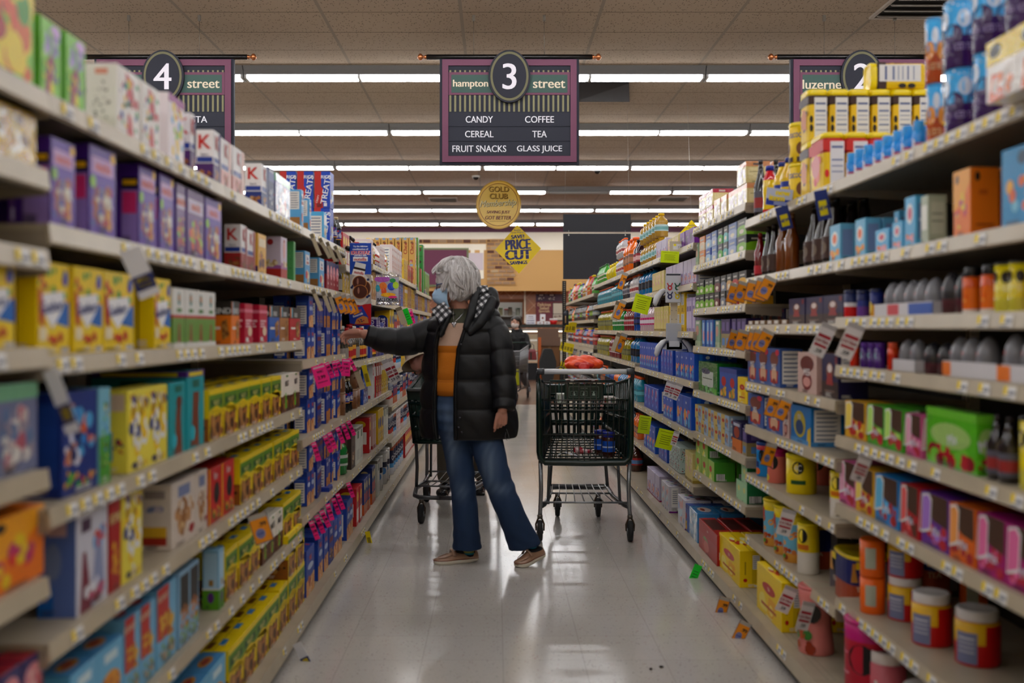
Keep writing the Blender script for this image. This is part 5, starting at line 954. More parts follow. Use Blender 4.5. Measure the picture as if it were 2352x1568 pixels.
# ================================================================ what stands on the shelves
def Lr(z, key, xn, xf, n=1, **k): row(-1, z, key, xn, xf, n, **k)
def Rr(z, key, xn, xf, n=1, **k): row(1, z, key, xn, xf, n, **k)
def rowY(side, z, key, Y0, Y1, n=1, **k):
    X0 = k.get('X') or ((LX if side < 0 else RX) if z > .12 else (.80 if side < 0 else 1.07)) + k.get('sb', .018)
    kk = F * X0; s = 1 if side > 0 else -1
    row(side, z, key, VX + s * kk / Y0, VX + s * kk / Y1, n, **k)
def fill(side, z, Y0, Y1, keys, seed, layers=1, depth=1, pitch=None, sc=1):
    rn = random.Random(seed); Y = Y0; i = rn.randrange(len(keys))
    while Y < Y1 - .05:
        key, w, h = keys[i % len(keys)][:3]; lay = keys[i % len(keys)][3] if len(keys[i % len(keys)]) > 3 else layers
        n = rn.choice([2, 3, 3, 4]); i += 1 if rn.random() < .8 else 2
        w *= sc; step = pitch or w * 1.06; n = max(1, min(n, int((Y1 - Y) / step)))
        rowY(side, z, key, Y, Y + n * step, n, h=h, layers=lay, depth=depth, wmax=w)
        Y += n * step + rn.uniform(.0, .015)
# ---- left, near bays
Lr(1.68, 'bagy', -80, 86, 1, h=.2); Lr(1.68, 'trix', 93, 198, 2, h=.15, gap=.012, depth=2)
Lr(1.68, 'wht', 270, 322, h=.158, depth=2, d=.07); Lr(1.68, 'wht', 326, 366, h=.158); Lr(1.68, 'trol', 386, 425, h=.175)
Lr(1.68, 'kpur', 441, 451, h=.165, d=.05); Lr(1.68, 'kpur', 491, 507, h=.16, d=.052); Lr(1.68, 'kpnk', 510, 533, h=.155); Lr(1.68, 'kpnk', 536, 562, h=.155)
Lr(1.68, 'knav', 602, 617, h=.162, d=.06); Lr(1.68, 'navy', 619, 631, h=.17); Lr(1.68, 'glos', 634, 669, 1, h=.165); Lr(1.68, 'rice', 693, 698, h=.17)
Lr(1.68, 'rice', 712, 717, h=.155); Lr(1.68, 'ricw', 744, 751, h=.14, d=.075); row(-1, 1.68, 'rtall', 759, 767, 1, h=.188, d=.08, depth=3, layers=2, sb=.03)
Lr(1.68, 'karo', 769, 790, 2, h=.175, wmax=.058)
Lr(1.443, 'purp', 118, 174, h=.17, d=.07); Lr(1.443, 'purp', 207, 265, h=.19); Lr(1.443, 'purp', 323, 360, h=.198, d=.055); Lr(1.443, 'purp', 366, 400, h=.198)
Lr(1.443, 'purpb', 405, 427, h=.19); Lr(1.443, 'purpb', 431, 470, h=.19); Lr(1.443, 'purp', 474, 509, h=.19)
Lr(1.392, 'purpb', 20, 94, 1, h=.12, X=.98)
Lr(1.443, 'kred', 553, 567, h=.15, d=.055); Lr(1.443, 'kred', 570, 588, h=.145); Lr(1.443, 'yelb', 593, 611, h=.145); Lr(1.443, 'crak', 647, 660, h=.168, d=.085)
Lr(1.443, 'grnt', 676, 681, h=.17, d=.045); Lr(1.443, 'rice', 701, 712, h=.15, d=.05); Lr(1.443, 'rice', 733, 745, h=.145); Lr(1.443, 'redb', 751, 778, 4, h=.145); Lr(1.443, 'pans', 782, 800, 2, h=.19, wmax=.06)
Lr(1.20, 'gush', 20, 44, h=.175, X=.95); Lr(1.20, 'gush', 86, 164, h=.175, d=.07); Lr(1.20, 'gush', 170, 236, h=.175); Lr(1.20, 'gush', 240, 311, h=.175); Lr(1.20, 'gush', 355, 393, h=.175, d=.07, depth=2)
Lr(1.20, 'appl', 397, 497, 4, h=.157); Lr(1.20, 'kor', 531, 551, h=.137, d=.07); Lr(1.20, 'crim', 565, 583, h=.135, d=.04); Lr(1.20, 'crim', 598, 615, h=.135, d=.04)
Lr(1.20, 'kbl', 619, 641, h=.137); Lr(1.20, 'ktn', 644, 663, h=.137); Lr(1.20, 'krd', 667, 692, h=.137)
Lr(1.20, 'case', 690, 698, 1, h=.165, X=.93)
Lr(.994, 'glos', -20, 92, 1, h=.16, d=.12); Lr(1.215, 'gush', -60, 40, 1, h=.15)
Lr(.919, 'spor', 146, 226, h=.205, d=.08); Lr(.919, 'grnb', 229, 255, h=.205, d=.08); Lr(.919, 'mini', 294, 386, 2, h=.19, d=.07); Lr(.919, 'teal', 389, 430, h=.19); Lr(.919, 'tealp', 432, 472, h=.215, d=.26)
Lr(.919, 'gran', 480, 645, 6, h=.15, depth=2); Lr(.919, 'granw', 648, 690, 2, h=.15)
row(-1, .919, 'gran', 520, 575, 2, h=.05, X=.95, d=.12); 
Lr(.673, 'pop', 174, 250, h=.203, d=.075); Lr(.673, 'redn', 252, 279, h=.215, d=.12); Lr(.673, 'mini', 281, 328, h=.215, d=.09); Lr(.673, 'grah', 398, 450, h=.172, depth=3); Lr(.673, 'grah', 452, 478, h=.172, depth=3)
Lr(.673, 'redm', 480, 539, 2, h=.165, depth=3, d=.1); Lr(.673, 'gran', 551, 688, 6, h=.15, depth=2); row(-1, .673, 'gran', 625, 640, 1, h=.06, X=.98)
Lr(.40, 'ann', 160, 284, 2, h=.165, depth=4); Lr(.40, 'annr', 288, 358, 2, h=.19, depth=4); Lr(.40, 'annr', 362, 408, 1, h=.2, depth=3); Lr(.40, 'annk', 412, 460, 2, h=.2, depth=2); Lr(.40, 'lgrn', 503, 515, h=.18, d=.05)
Lr(.40, 'gran', 520, 600, 3, h=.155, depth=2); Lr(.40, 'granw', 603, 650, 3, h=.15); Lr(.40, 'gran', 652, 692, 2, h=.16)
Lr(.09, 'ann', 330, 520, 4, h=.18, depth=4, layers=1); Lr(.09, 'gran', 528, 640, 4, h=.17, depth=4, layers=2, gone=[(1, 0, i) for i in range(4)] + [(1, 1, i) for i in range(3)] + [(1, 2, i) for i in range(3)]+ [(1, 3, i) for i in range(2)])
Lr(.09, 'gran', 643, 700, 3, h=.17, depth=3, layers=2, gone=[(1, 0, 0), (1, 2, 0)]); Lr(.09, 'krus', 704, 722, 1, h=.2, layers=1, depth=3)
# nearest bay odds and ends at the frame edge
Lr(.797, 'orgb', -40, 104, 1, h=.13, d=.1); Lr(.56, 'redb', -60, 100, 3, h=.1, depth=2); Lr(1.538, 'goldb', -30, 88, 1, h=.1, d=.1)
fill(-1, 1.215, .7, 1.7, [('wht', .1, .15), ('gush', .1, .15)], 1); fill(-1, .994, .7, 1.6, [('pop', .12, .16)], 2)
# ---- left, pancake mix bay: narrow sides toward us
for z, h in ((1.115, .142), (.78, .155), (.45, .155)):
    Lr(z, 'krus', 712, 728, 2, h=h, layers=2, depth=2, d=.06, jit=.022, gap=.012); Lr(z, 'krup', 731, 748, 3, h=h, layers=2, d=.06, jit=.022, gap=.012); Lr(z, 'krol', 750, 767, 3, h=h, layers=2, d=.06, jit=.022, gap=.012); Lr(z, 'krus', 770, 788, 4, h=h - .01, layers=2, depth=2, d=.06, jit=.022, gap=.012)
Lr(.09, 'krus', 731, 741, 1, h=.2, layers=1, depth=2); Lr(.09, 'krus', 746, 755, 1, h=.19, layers=2, depth=2, gone=[(1, 0, 0)]); Lr(.09, 'krup', 757, 766, 1, h=.19, layers=2); Lr(.09, 'krus', 768, 786, 2, h=.185, layers=1, depth=2)
# ---- left, bays 5 and on
fill(-1, 1.60, 5.6, 6.75, [('molg', .07, .2), ('jbn', .07, .2), ('oats', .08, .18), ('jmn', .07, .18)], 5, depth=2); fill(-1, 1.68, 6.82, 7.95, [('jmn', .075, .19), ('jwh', .08, .18), ('cook', .07, .17)], 6)
rowY(-1, 1.69, 'cook', 8.25, 9.1, 8, h=.24); rowY(-1, 1.69, 'goldb', 9.3, 9.7, 3, h=.2); rowY(-1, 1.69, 'redm', 9.75, 10.3, 4, h=.17)
rowY(-1, 1.65, 'chex', 10.6, 10.8, 1, h=.27, layers=2, depth=6, d=.064, sb=.02); rowY(-1, 1.65, 'chexg', 11.0, 11.2, 1, h=.29, layers=2, depth=3, d=.07); rowY(-1, 1.65, 'chexd', 11.7, 11.9, 1, h=.28, layers=2, depth=5, d=.07); rowY(-1, 1.65, 'chexr', 11.35, 11.55, 1, h=.27, d=.06); rowY(-1, 1.65, 'chexg', 12.1, 12.8, 3, h=.28)
mid = [('browb', .1, .22), ('goldb', .12, .2), ('cheer', .07, .26), ('color', .06, .25), ('browb', .09, .22), ('noody', .1, .2)]
fill(-1, 1.443, 5.6, 12.8, mid, 8)
fill(-1, 1.056, 5.62, 6.7, [('glas', .07, .22), ('pans', .08, .21), ('glas', .065, .2)], 9, depth=2); fill(-1, 1.056, 6.8, 7.95, [('glas', .07, .22), ('cheer', .07, .26), ('krup', .06, .24)], 10)
rowY(-1, .77, 'cup', 5.62, 5.75, 1, h=.13, layers=2, wmax=.11); rowY(-1, .77, 'karo', 5.8, 6.05, 2, h=.19, wmax=.06); rowY(-1, .77, 'cup', 6.1, 6.4, 2, h=.12, wmax=.125, layers=2); rowY(-1, .77, 'ham', 6.45, 6.7, 2, h=.11, layers=2, d=.12)
rowY(-1, .77, 'wht2', 6.95, 7.05, 1, h=.26, d=.16); rowY(-1, .77, 'noodle', 7.15, 7.5, 3, h=.27); rowY(-1, .77, 'noody', 7.52, 7.95, 4, h=.25)
rowY(-1, .43, 'ggn', 5.72, 5.85, 1, h=.22, depth=3); rowY(-1, .43, 'dkb', 5.95, 6.1, 1, h=.22, depth=3); rowY(-1, .43, 'gwh', 6.15, 6.45, 2, h=.22, depth=3); rowY(-1, .43, 'oats', 6.75, 6.85, 1, h=.23, depth=3); rowY(-1, .43, 'pink', 6.95, 7.15, 2, h=.23, depth=3); rowY(-1, .43, 'yelo', 7.25, 7.6, 3, h=.24, depth=3); rowY(-1, .43, 'gwh', 7.65, 7.95, 2, h=.23, depth=3)
rowY(-1, .09, 'krus', 5.6, 5.85, 2, h=.21, depth=2, layers=1); rowY(-1, .09, 'oats', 6.0, 6.25, 2, h=.22, depth=3); rowY(-1, .09, 'obl', 6.35, 6.65, 3, h=.22, depth=3); rowY(-1, .09, 'obl', 6.75, 6.95, 2, h=.24, depth=3); rowY(-1, .09, 'gwh', 7.05, 7.2, 1, h=.25, depth=2)
rowY(-1, .09, 'oatc', 7.3, 7.45, 1, h=.25, wmax=.13, depth=2); rowY(-1, .09, 'oatc', 7.6, 7.95, 2, h=.25, wmax=.13, depth=2); rowY(-1, .09, 'oatq', 8.1, 9.1, 6, h=.24, wmax=.12); rowY(-1, .09, 'oats', 9.2, 10.4, 8, h=.22); rowY(-1, .09, 'yelo', 10.5, 12.8, 12, h=.22)
cer = [('cheer', .08, .22), ('color', .08, .2), ('browb', .09, .2), ('yelo', .08, .22), ('obl', .08, .2), ('oats', .08, .2)]
fill(-1, 1.19, 8.05, 12.8, cer, 11); fill(-1, .915, 8.05, 12.8, [('oatk', .1, .2), ('oatq', .1, .2), ('yelo', .09, .22), ('mini', .08, .2)], 12); fill(-1, .64, 8.05, 12.8, [('oatq', .1, .2), ('oatk', .1, .2), ('obl', .09, .2)], 13); fill(-1, .36, 8.05, 12.8, [('oatk', .11, .2), ('oatq', .1, .2), ('cook', .08, .2)], 14)
# ---- right, nearest bays
T = 1.735
row(1, T, 'bluc', 2352, 2140, 3, h=.17, layers=2, wmax=.078, depth=1); row(1, T, 'blup', 2440, 2250, 2, h=.17, layers=2, wmax=.085, sb=.11); Rr(T, 'bpack', 2420, 2262, 2, h=.13, d=.06, X=1.06); Rr(T, 'bluo', 2134, 2118, 1, h=.175, layers=2, wmax=.055, X=1.16)
row(1, T, 'nesr', 1891, 1858, 1, h=.2, d=.077, depth=6, jit=0); 
k = F * 1.14
for m in range(6):
    place(1, 'nesq', 3.795, 1.14 + m * .077, T + .0004, .11, .2, .073, T, 'lower layer', DW[m]); place(1, 'nesq', 3.795, 1.14 + m * .077, T + .2008, .11, .19, .073, T, 'upper layer', DW[m])
place(1, 'nesq', 3.80, 1.575, T + .4935, .077, .2, .1, T, 'lying on top', '', 0, (Matrix.Rotation(R(-90), 3, 'Y') @ Matrix.Rotation(R(90), 3, 'Z')).to_euler())
Rr(T, 'nesd', 2118, 2050, 1, h=.15, d=.14, X=1.3); Rr(T, 'mio', 2105, 1935, 8, h=.085, wmax=.034, jit=.006, depth=2)

Rr(T, 'nqr', 1826, 1800, 1, h=.155, layers=2, wmax=.088); Rr(T, 'nsqb', 1800, 1768, 2, h=.2, wmax=.07); Rr(T, 'syry', 1762, 1742, 1, h=.21, wmax=.06); Rr(T, 'syrk', 1740, 1722, 1, h=.26, wmax=.06, depth=2)
T = 1.474
Rr(T, 'tealb', 2400, 2300, 1, h=.175, d=.07); Rr(T, 'orgb', 2226, 2186, 1, h=.165, d=.07, depth=2); Rr(T, 'ggry', 2130, 2112, 1, h=.13, d=.05); Rr(T, 'lbl', 2100, 2076, 1, h=.14, d=.05); Rr(T, 'lbl', 2072, 2048, 1, h=.08)
Rr(T, 'lbl', 2040, 2010, 1, h=.07, d=.04); Rr(T, 'lbo', 1985, 1962, 1, h=.12, d=.05, depth=2); Rr(T, 'lbo', 1930, 1904, 1, h=.125, d=.05, depth=2); Rr(T, 'lbl', 2062, 2050, 1, h=.13, X=1.2, d=.05)
Rr(T, 'syrd', 1900, 1836, 3, h=.235, wmax=.09, depth=2); Rr(T, 'syrc', 1812, 1770, 2, h=.232, wmax=.06); Rr(T, 'syrd', 1768, 1742, 2, h=.215, wmax=.06); Rr(T, 'syrr', 1738, 1722, 1, h=.2, wmax=.055)
T = 1.286
Rr(T, 'domg', 2140, 2020, 5, h=.1, wmax=.055); Rr(T, 'domd', 2210, 2150, 2, h=.11, wmax=.055); Rr(T, 'capo', 2275, 2190, 2, h=.115, wmax=.045); Rr(T, 'yelp', 2335, 2270, 2, h=.115, wmax=.05); Rr(T, 'pnkp', 2440, 2340, 2, h=.12, wmax=.06)
Rr(T, 'tray', 2145, 2008, 1, h=.034, X=1.13, d=.004) if 0 else None
Rr(1.266, 'swis', 1935, 1812, 3, h=.098, d=.1); Rr(1.286, 'yelc', 2012, 1985, 1, h=.085, wmax=.04); Rr(1.286, 'purc', 1980, 1958, 1, h=.085, wmax=.04); Rr(1.286, 'redc', 1955, 1924, 1, h=.09, wmax=.05)
Rr(1.266, 'tray', 1808, 1716, 6, h=.02, d=.25, gap=.012); Rr(1.266, 'swis', 1800, 1722, 4, h=.075, d=.08, X=1.28)
T = 1.13
Rr(T, 'capr', 1962, 1942, 1, h=.075, wmax=.03); Rr(T, 'capv', 2018, 1968, 3, h=.078, wmax=.033); Rr(T, 'capr', 2050, 2028, 1, h=.08, wmax=.03); Rr(T, 'domg', 2100, 2056, 2, h=.09, wmax=.05); Rr(T, 'domd', 2170, 2110, 2, h=.085, wmax=.05)
Rr(T, 'domg', 2260, 2165, 3, h=.1, wmax=.058); Rr(T, 'domg', 2460, 2290, 4, h=.11, wmax=.058)
Rr(1.013, 'miss', 1792, 1716, 3, h=.155, d=.09); Rr(1.013, 'misp', 1873, 1832, 1, h=.15, d=.07); Rr(1.013, 'swis', 1925, 1885, 1, h=.15, d=.1)
T = .90
Rr(T, 'hye', 1985, 1940, 1, h=.118, d=.1); Rr(T, 'hgr', 2075, 1990, 2, h=.12, d=.14); Rr(T, 'hpi', 2115, 2078, 1, h=.115); Rr(T, 'hbig', 2243, 2122, 1, h=.145, d=.05); Rr(T, 'syrk', 2310, 2250, 2, h=.15, wmax=.05); Rr(T, 'yelp', 2420, 2322, 2, h=.16, wmax=.09)
Rr(.822, 'miss', 1752, 1716, 1, h=.14, d=.06); Rr(.822, 'miss', 1795, 1760, 1, h=.135, d=.06); Rr(.822, 'misp', 1812, 1798, 1, h=.12, d=.06); Rr(.822, 'misl', 1862, 1814, 1, h=.14, d=.12)
T = .677
for key, a, b_ in (('hpi', 1962, 1926), ('hye', 2005, 1964), ('hbl', 2064, 2008), ('hre', 2110, 2067), ('hpu', 2178, 2113), ('hor', 2240, 2181), ('hma', 2310, 2244), ('hma', 2400, 2313), ('hpi', 2500, 2404)):
    Rr(T, key, a, b_, 1, h=.14, d=.12)
Rr(.607, 'cblu', 1752, 1722, 1, h=.15, wmax=.1); Rr(.607, 'cpnk', 1775, 1752, 1, h=.145, wmax=.08); Rr(.607, 'cyel', 1826, 1786, 1, h=.155, wmax=.115); Rr(.607, 'cpnk', 1880, 1840, 1, h=.15, wmax=.1, X=1.3); Rr(.607, 'cwht', 1926, 1888, 1, h=.16, wmax=.09)
T = .366
Rr(T, 'jora', 1998, 1956, 1, h=.115, layers=2, wmax=.075); Rr(T, 'jkoo', 2075, 2010, 1, h=.13, layers=2, wmax=.1, depth=1, X=1.2); Rr(T, 'jkoo', 2130, 2060, 1, h=.145, wmax=.105, X=1.17); Rr(T, 'jkoo', 2235, 2160, 1, h=.145, wmax=.11, X=1.22); Rr(T, 'jgrn', 2420, 2300, 1, h=.14, wmax=.11)
Rr(T, 'tera', 2130, 2080, 1, h=.2, d=.1, X=1.42); Rr(T, 'jora', 2230, 2180, 1, h=.13, wmax=.08, X=1.45)
Rr(.33, 'lipc', 1790, 1742, 2, h=.2, wmax=.1); Rr(.33, 'lipc', 1808, 1790, 1, h=.2, wmax=.1); Rr(.33, 'cwht', 1846, 1818, 1, h=.19, wmax=.08); Rr(.33, 'tera', 1862, 1832, 1, h=.165, d=.1, X=1.2); Rr(.33, 'tera', 1955, 1905, 1, h=.165, d=.15, X=1.17)
T = .09
Rr(T, 'lipy', 1698, 1650, 1, h=.165, d=.1, depth=2); Rr(T, 'lipy', 1795, 1738, 1, h=.19, d=.08, depth=4); Rr(T, 'sala', 1648, 1604, 1, h=.15, d=.085, depth=3, sb=.01); Rr(T, 'sabl', 1602, 1582, 1, h=.16, d=.12, depth=3); Rr(T, 'lipb', 1580, 1564, 1, h=.155, d=.1, depth=2)
Rr(T, 'pinc', 1872, 1800, 1, h=.24, wmax=.125); Rr(T, 'magc', 1985, 1900, 1, h=.26, wmax=.15); Rr(T, 'jarp', 2030, 1965, 1, h=.18, wmax=.11, X=1.14); Rr(T, 'jarp', 2110, 2040, 1, h=.18, wmax=.12, X=1.12)
# ---- right, tea bay
T = 1.817
Rr(T, 'tinr', 1637, 1605, 2, h=.085, layers=2, depth=1); Rr(T, 'tin', 1668, 1640, 2, h=.1); Rr(T, 'tin', 1714, 1672, 2, h=.098, layers=2, depth=2, gone=[(1, 0, 1)])
T = 1.604
for a, b_, ks in ((1713, 1692, 'tg'), (1690, 1672, 'tsl'), (1670, 1660, 'ttq'), (1658, 1648, 'tmg'), (1646, 1634, 'tsl'), (1632, 1620, 'tbl'), (1618, 1606, 'tor')): Rr(T, ks, a, b_, 1, h=.078, layers=2)
Rr(T, 'tall1', 1604, 1597, 1, h=.13)
T = 1.362
for a, b_, ks in ((1714, 1696, 'tye'), (1694, 1682, 'trd'), (1680, 1668, 'ttn'), (1666, 1654, 'tgy'), (1652, 1640, 'tbg'), (1638, 1618, 'tg'), (1616, 1597, 'tg')): Rr(T, ks, a, b_, 1 if a - b_ < 18.5 and ks != 'tg' else 2, h=.078, layers=2)
T = 1.153
Rr(T, 'tall3', 1712, 1680, 3, h=.145, d=.07); Rr(T, 'tall3', 1676, 1656, 2, h=.145, d=.07); Rr(T, 'tall1', 1652, 1642, 1, h=.14); Rr(T, 'tall2', 1638, 1612, 3, h=.145); Rr(T, 'tall1', 1608, 1597, 1, h=.145)
T = .905
Rr(T, 'pack', 1648, 1602, 1, h=.165, d=.13); Rr(T, 'lipb', 1692, 1652, 2, h=.15); Rr(T, 'lipy', 1714, 1694, 1, h=.12, d=.1)
T = .67
Rr(T, 'lips', 1672, 1597, 5, h=.075, layers=2, depth=2); Rr(T, 'tjar', 1702, 1682, 1, h=.14); Rr(T, 'tall3', 1715, 1704, 1, h=.12, d=.1)
T = .45
Rr(T, 'tgr', 1640, 1598, 3, h=.1, layers=2, depth=2, gone=[(1, 0, 0)]); Rr(T, 'tmi', 1714, 1690, 2, h=.09, layers=2, depth=2, gone=[(1, 0, 1)])
Rr(.09, 'tgr', 1602, 1590, 1, h=.12, X=1.35, depth=1); Rr(.09, 'tjar', 1640, 1612, 1, h=.1, X=1.3, d=.14)
# ---- right, blue drink boxes and bottles
T = 1.74
rowY(1, T, 'grap', 5.9, 6.35, 3, h=.1, d=.12); rowY(1, T, 'hony', 6.4, 6.8, 3, h=.1); rowY(1, T, 'ped', 6.85, 7.3, 4, h=.12); rowY(1, T, 'jap', 7.3, 8.2, 6, h=.17, layers=2, wmax=.1); rowY(1, T, 'jgr', 8.3, 8.6, 2, h=.25, wmax=.1); rowY(1, T, 'gor', 8.75, 9.3, 3, h=.3, wmax=.14); rowY(1, T, 'gcl', 9.3, 9.8, 4, h=.17, layers=2, wmax=.09)
rowY(1, T, 'lemon', 10.0, 10.7, 4, h=.17, wmax=.11); rowY(1, T, 'jgn', 10.8, 11.6, 7, h=.2, wmax=.08)
T = 1.51
rowY(1, T, 'ped', 5.85, 6.9, 8, h=.15); rowY(1, T, 'hony', 6.95, 7.5, 4, h=.14); rowY(1, T, 'gbr', 7.6, 8.3, 4, h=.2, wmax=.13); rowY(1, T, 'gcl', 8.35, 8.8, 4, h=.19, wmax=.09); rowY(1, T, 'ggr', 8.9, 9.3, 3, h=.19, wmax=.1); rowY(1, T, 'gbl', 9.35, 10.2, 6, h=.19, wmax=.12); rowY(1, T, 'gbl', 10.25, 11.6, 12, h=.17, wmax=.08)
T = 1.233
rowY(1, T, 'lilx', 5.87, 6.15, 3, h=.2); rowY(1, T, 'yelx', 6.2, 6.75, 4, h=.12, layers=2); rowY(1, T, 'hony', 6.8, 7.4, 6, h=.17); rowY(1, T, 'gpk', 7.45, 8.2, 6, h=.2, wmax=.09); rowY(1, T, 'gdb', 8.3, 8.55, 2, h=.22, wmax=.08); rowY(1, T, 'gre', 8.6, 9.2, 5, h=.19, wmax=.08); rowY(1, T, 'ggn', 9.3, 10.1, 6, h=.2, wmax=.09); rowY(1, T, 'gye', 10.2, 11.6, 8, h=.21, wmax=.13)
T = .947
rowY(1, T, 'crys', 5.9, 6.5, 4, h=.16, depth=2); rowY(1, T, 'cryw', 6.6, 7.1, 4, h=.18, depth=2); rowY(1, T, 'crys', 7.2, 8.15, 8, h=.2, d=.12)
T = .972
rowY(1, T, 'gbr', 8.3, 8.8, 3, h=.22, wmax=.14); rowY(1, T, 'gye', 8.9, 9.4, 4, h=.2, wmax=.1); rowY(1, T, 'gre', 9.5, 10.4, 7, h=.2, wmax=.09); rowY(1, T, 'gye', 10.5, 11.65, 8, h=.21, wmax=.13)
T = .654
rowY(1, T, 'crys', 6.0, 6.5, 2, h=.19, d=.14, depth=2); rowY(1, T, 'crys', 6.6, 7.0, 3, h=.16, d=.12); rowY(1, T, 'cryw', 7.2, 7.9, 4, h=.17, d=.16, depth=2); fill(1, T, 8.3, 11.6, [('gbr', .12, .2), ('gbl', .1, .2), ('gor', .1, .2), ('gdb', .1, .2)], 21)
T = .35
rowY(1, T, 'flor', 6.35, 6.75, 2, h=.16, d=.12); rowY(1, T, 'hony', 5.95, 6.2, 2, h=.17, d=.14); rowY(1, T, 'cryw', 6.85, 7.2, 3, h=.15); rowY(1, T, 'crys', 7.35, 7.9, 4, h=.19, d=.12); fill(1, T, 8.3, 11.6, [('gor', .1, .2), ('jgr', .1, .2), ('jre', .1, .2)], 22)
T = .09
rowY(1, T, 'pedw', 5.9, 6.15, 1, h=.17, d=.15, depth=2); rowY(1, T, 'pedw', 6.45, 6.75, 2, h=.165, d=.13, depth=2); rowY(1, T, 'ped', 6.85, 7.4, 3, h=.17, d=.13, depth=2); fill(1, T, 8.3, 11.6, [('gor', .12, .22), ('jbn', .11, .22)], 23)
# far end
fill(1, 1.66, 11.8, 16.3, [('jgn', .09, .2), ('jre', .09, .24), ('jor', .09, .24), ('jwh', .09, .26), ('jmn', .09, .2), ('jbu', .09, .2)], 31, pitch=.12)
fill(1, 1.36, 11.8, 16.3, [('jbk', .08, .2), ('jbg', .08, .2), ('jbn', .08, .2), ('jor', .08, .18)], 32, pitch=.13)
fill(1, 1.06, 11.8, 16.3, [('jbn', .08, .2), ('jre', .08, .2), ('jbk', .08, .2), ('jbu', .08, .18)], 33, pitch=.13)
fill(1, .75, 11.8, 16.3, [('jlt', .08, .2), ('jbn', .08, .2), ('jbk', .08, .2)], 34, pitch=.14)
fill(1, .45, 11.8, 16.3, [('jbn', .09, .2), ('jbk', .09, .2)], 35, pitch=.18)
finish_labels()

# white cardboard display trays holding the squeeze bottles
def ltray(x0, x1, z, h, col, lb, marks=()):
    k = F * (RX + .012); Ya, Yb_ = k / (x0 - VX), k / (x1 - VX)
    g = G(); L_ = Yb_ - Ya
    g.box(0, .002, 0, L_, 0, h, '#dcdade'); g.box(0, .1, 0, .002, 0, h, '#cfcdd2'); g.box(0, .1, L_ - .002, L_, 0, h, '#cfcdd2'); g.box(0, .1, 0, L_, 0, .002, '#b8b4ac')
    for a, b_, c in marks: g.box(-.0006, 0, a * L_, b_ * L_, .003, h - .003, c)
    tag(g.build('display_tray', CARD, None, (RX + .012, Ya, z)), lb, 'display tray')
ltray(2142, 2008, 1.2865, .036, 0, 'white display tray with red and blue panels under grey domed bottles', [(.0, .38, '#3a6ac0'), (.55, .75, '#d8505a')])
ltray(2300, 2165, 1.1305, .04, 0, 'white and orange display tray under domed bottles in the nearest visible bay', [(.85, 1, '#f08a2a')])
ltray(2480, 2290, 1.1305, .04, 0, 'white and orange display tray cut by the right frame edge', [(.82, 1, '#f08a2a')])
ltray(2102, 2050, 1.1305, .034, 0, 'small white display tray left of the row of grey bottles', [])

# ---------------------------------------------------------------- hanging sale tags
TG = {}
def tagmesh(kind, w, h):
    k = (kind, w, h)
    if k in TG: return TG[k]
    g = G(); t = .0006
    def pan(col): g.box(-w/2, w/2, -t, t, -h, 0, col)
    def both(f):
        for s in (-1, 1): f(s)
    def rect(x0, x1, z0, z1, c):
        for s in (-1, 1):
            y = s * (t + .0004); g.add([(x0*w, y, -z0*h), (x1*w, y, -z0*h), (x1*w, y, -z1*h), (x0*w, y, -z1*h)], [(0,1,2,3) if s > 0 else (3,2,1,0)], c)
    def words(st, x, z, hh, c):
        g.txt(st, (x*w, -t - .0006, -z*h), (1,0,0), (0,0,1), hh*h, c, .0002, wmax=w*.85, bold=.0008)
    if kind == 'pink': pan('#ff2f9c'); rect(-.4, .4, .06, .14, '#e8b8d0'); words('WIC', 0, .3, .1, '#4a1030'); words('2.99', 0, .55, .14, '#4a1030'); rect(-.35, .35, .75, .78, '#7a1a4a')
    elif kind == 'orange':
        pan('#f2a31c'); rect(-.5, .5, 0, .16, '#b8b4ac'); rect(-.5, -.47, 0, 1, '#2a3a78'); rect(.47, .5, 0, 1, '#2a3a78'); rect(-.5, .5, .97, 1, '#2a3a78')
        for s in (-1, 1): g.add([(-.08*w + .26*w*math.cos(a*.524), s*(t+.0008), -h*.66 + .17*h*math.sin(a*.524)) for a in range(12)], [tuple(range(12)) if s < 0 else tuple(range(11, -1, -1))], '#8a90c0')
        words('CUT', -.08, .66, .07, '#2a3a98'); words('.99', .15, .36, .14, '#2a2a3a')
    elif kind == 'beige': pan('#c9bda4'); rect(-.5, .5, 0, .2, '#8a7f6c')
    elif kind == 'red': pan('#dedada'); rect(-.42, .42, .34, .44, '#b03040'); rect(-.42, .42, .64, .72, '#b03040'); words('EXTRA', 0, .54, .1, '#a02838'); words('.59', 0, .84, .12, '#3a3a4a'); rect(-.5, .5, 0, .14, '#b8b4b4')
    elif kind == 'lime':
        pan('#dcf21c'); rect(-.4, .4, .12, .14, '#6a7a1a')
        for i in range(5): rect(-.3, .3 - .05 * (i % 2), .3 + .11*i, .325 + .11*i, '#6a7a20')
    elif kind == 'white': pan('#dfe0e6'); rect(-.5, .5, .55, .85, '#2a3a7a'); rect(-.3, .3, .6, .8, '#e8d020')
    elif kind == 'green': pan('#22dd44'); rect(-.3, .3, .35, .38, '#0d5a1d'); rect(-.3, .3, .5, .53, '#0d5a1d'); rect(-.3, .3, .65, .68, '#0d5a1d')
    elif kind == 'navy': pan('#3a4a8a'); rect(-.3, .3, .35, .85, '#e8d81c'); words('NEW', 0, .6, .14, '#3a4a8a')
    elif kind == 'yellow': pan('#ecd81e'); rect(-.3, .3, .4, .8, '#a8961a')
    TG[k] = g.mesh('sale_tag', CARD)
    return TG[k]
KW = {'pink': 'hot pink', 'orange': 'orange', 'beige': 'plain beige', 'red': 'white and red', 'lime': 'lime green paper', 'white': 'white and blue', 'green': 'bright green', 'navy': 'navy and yellow', 'yellow': 'yellow'}
tagn = {}
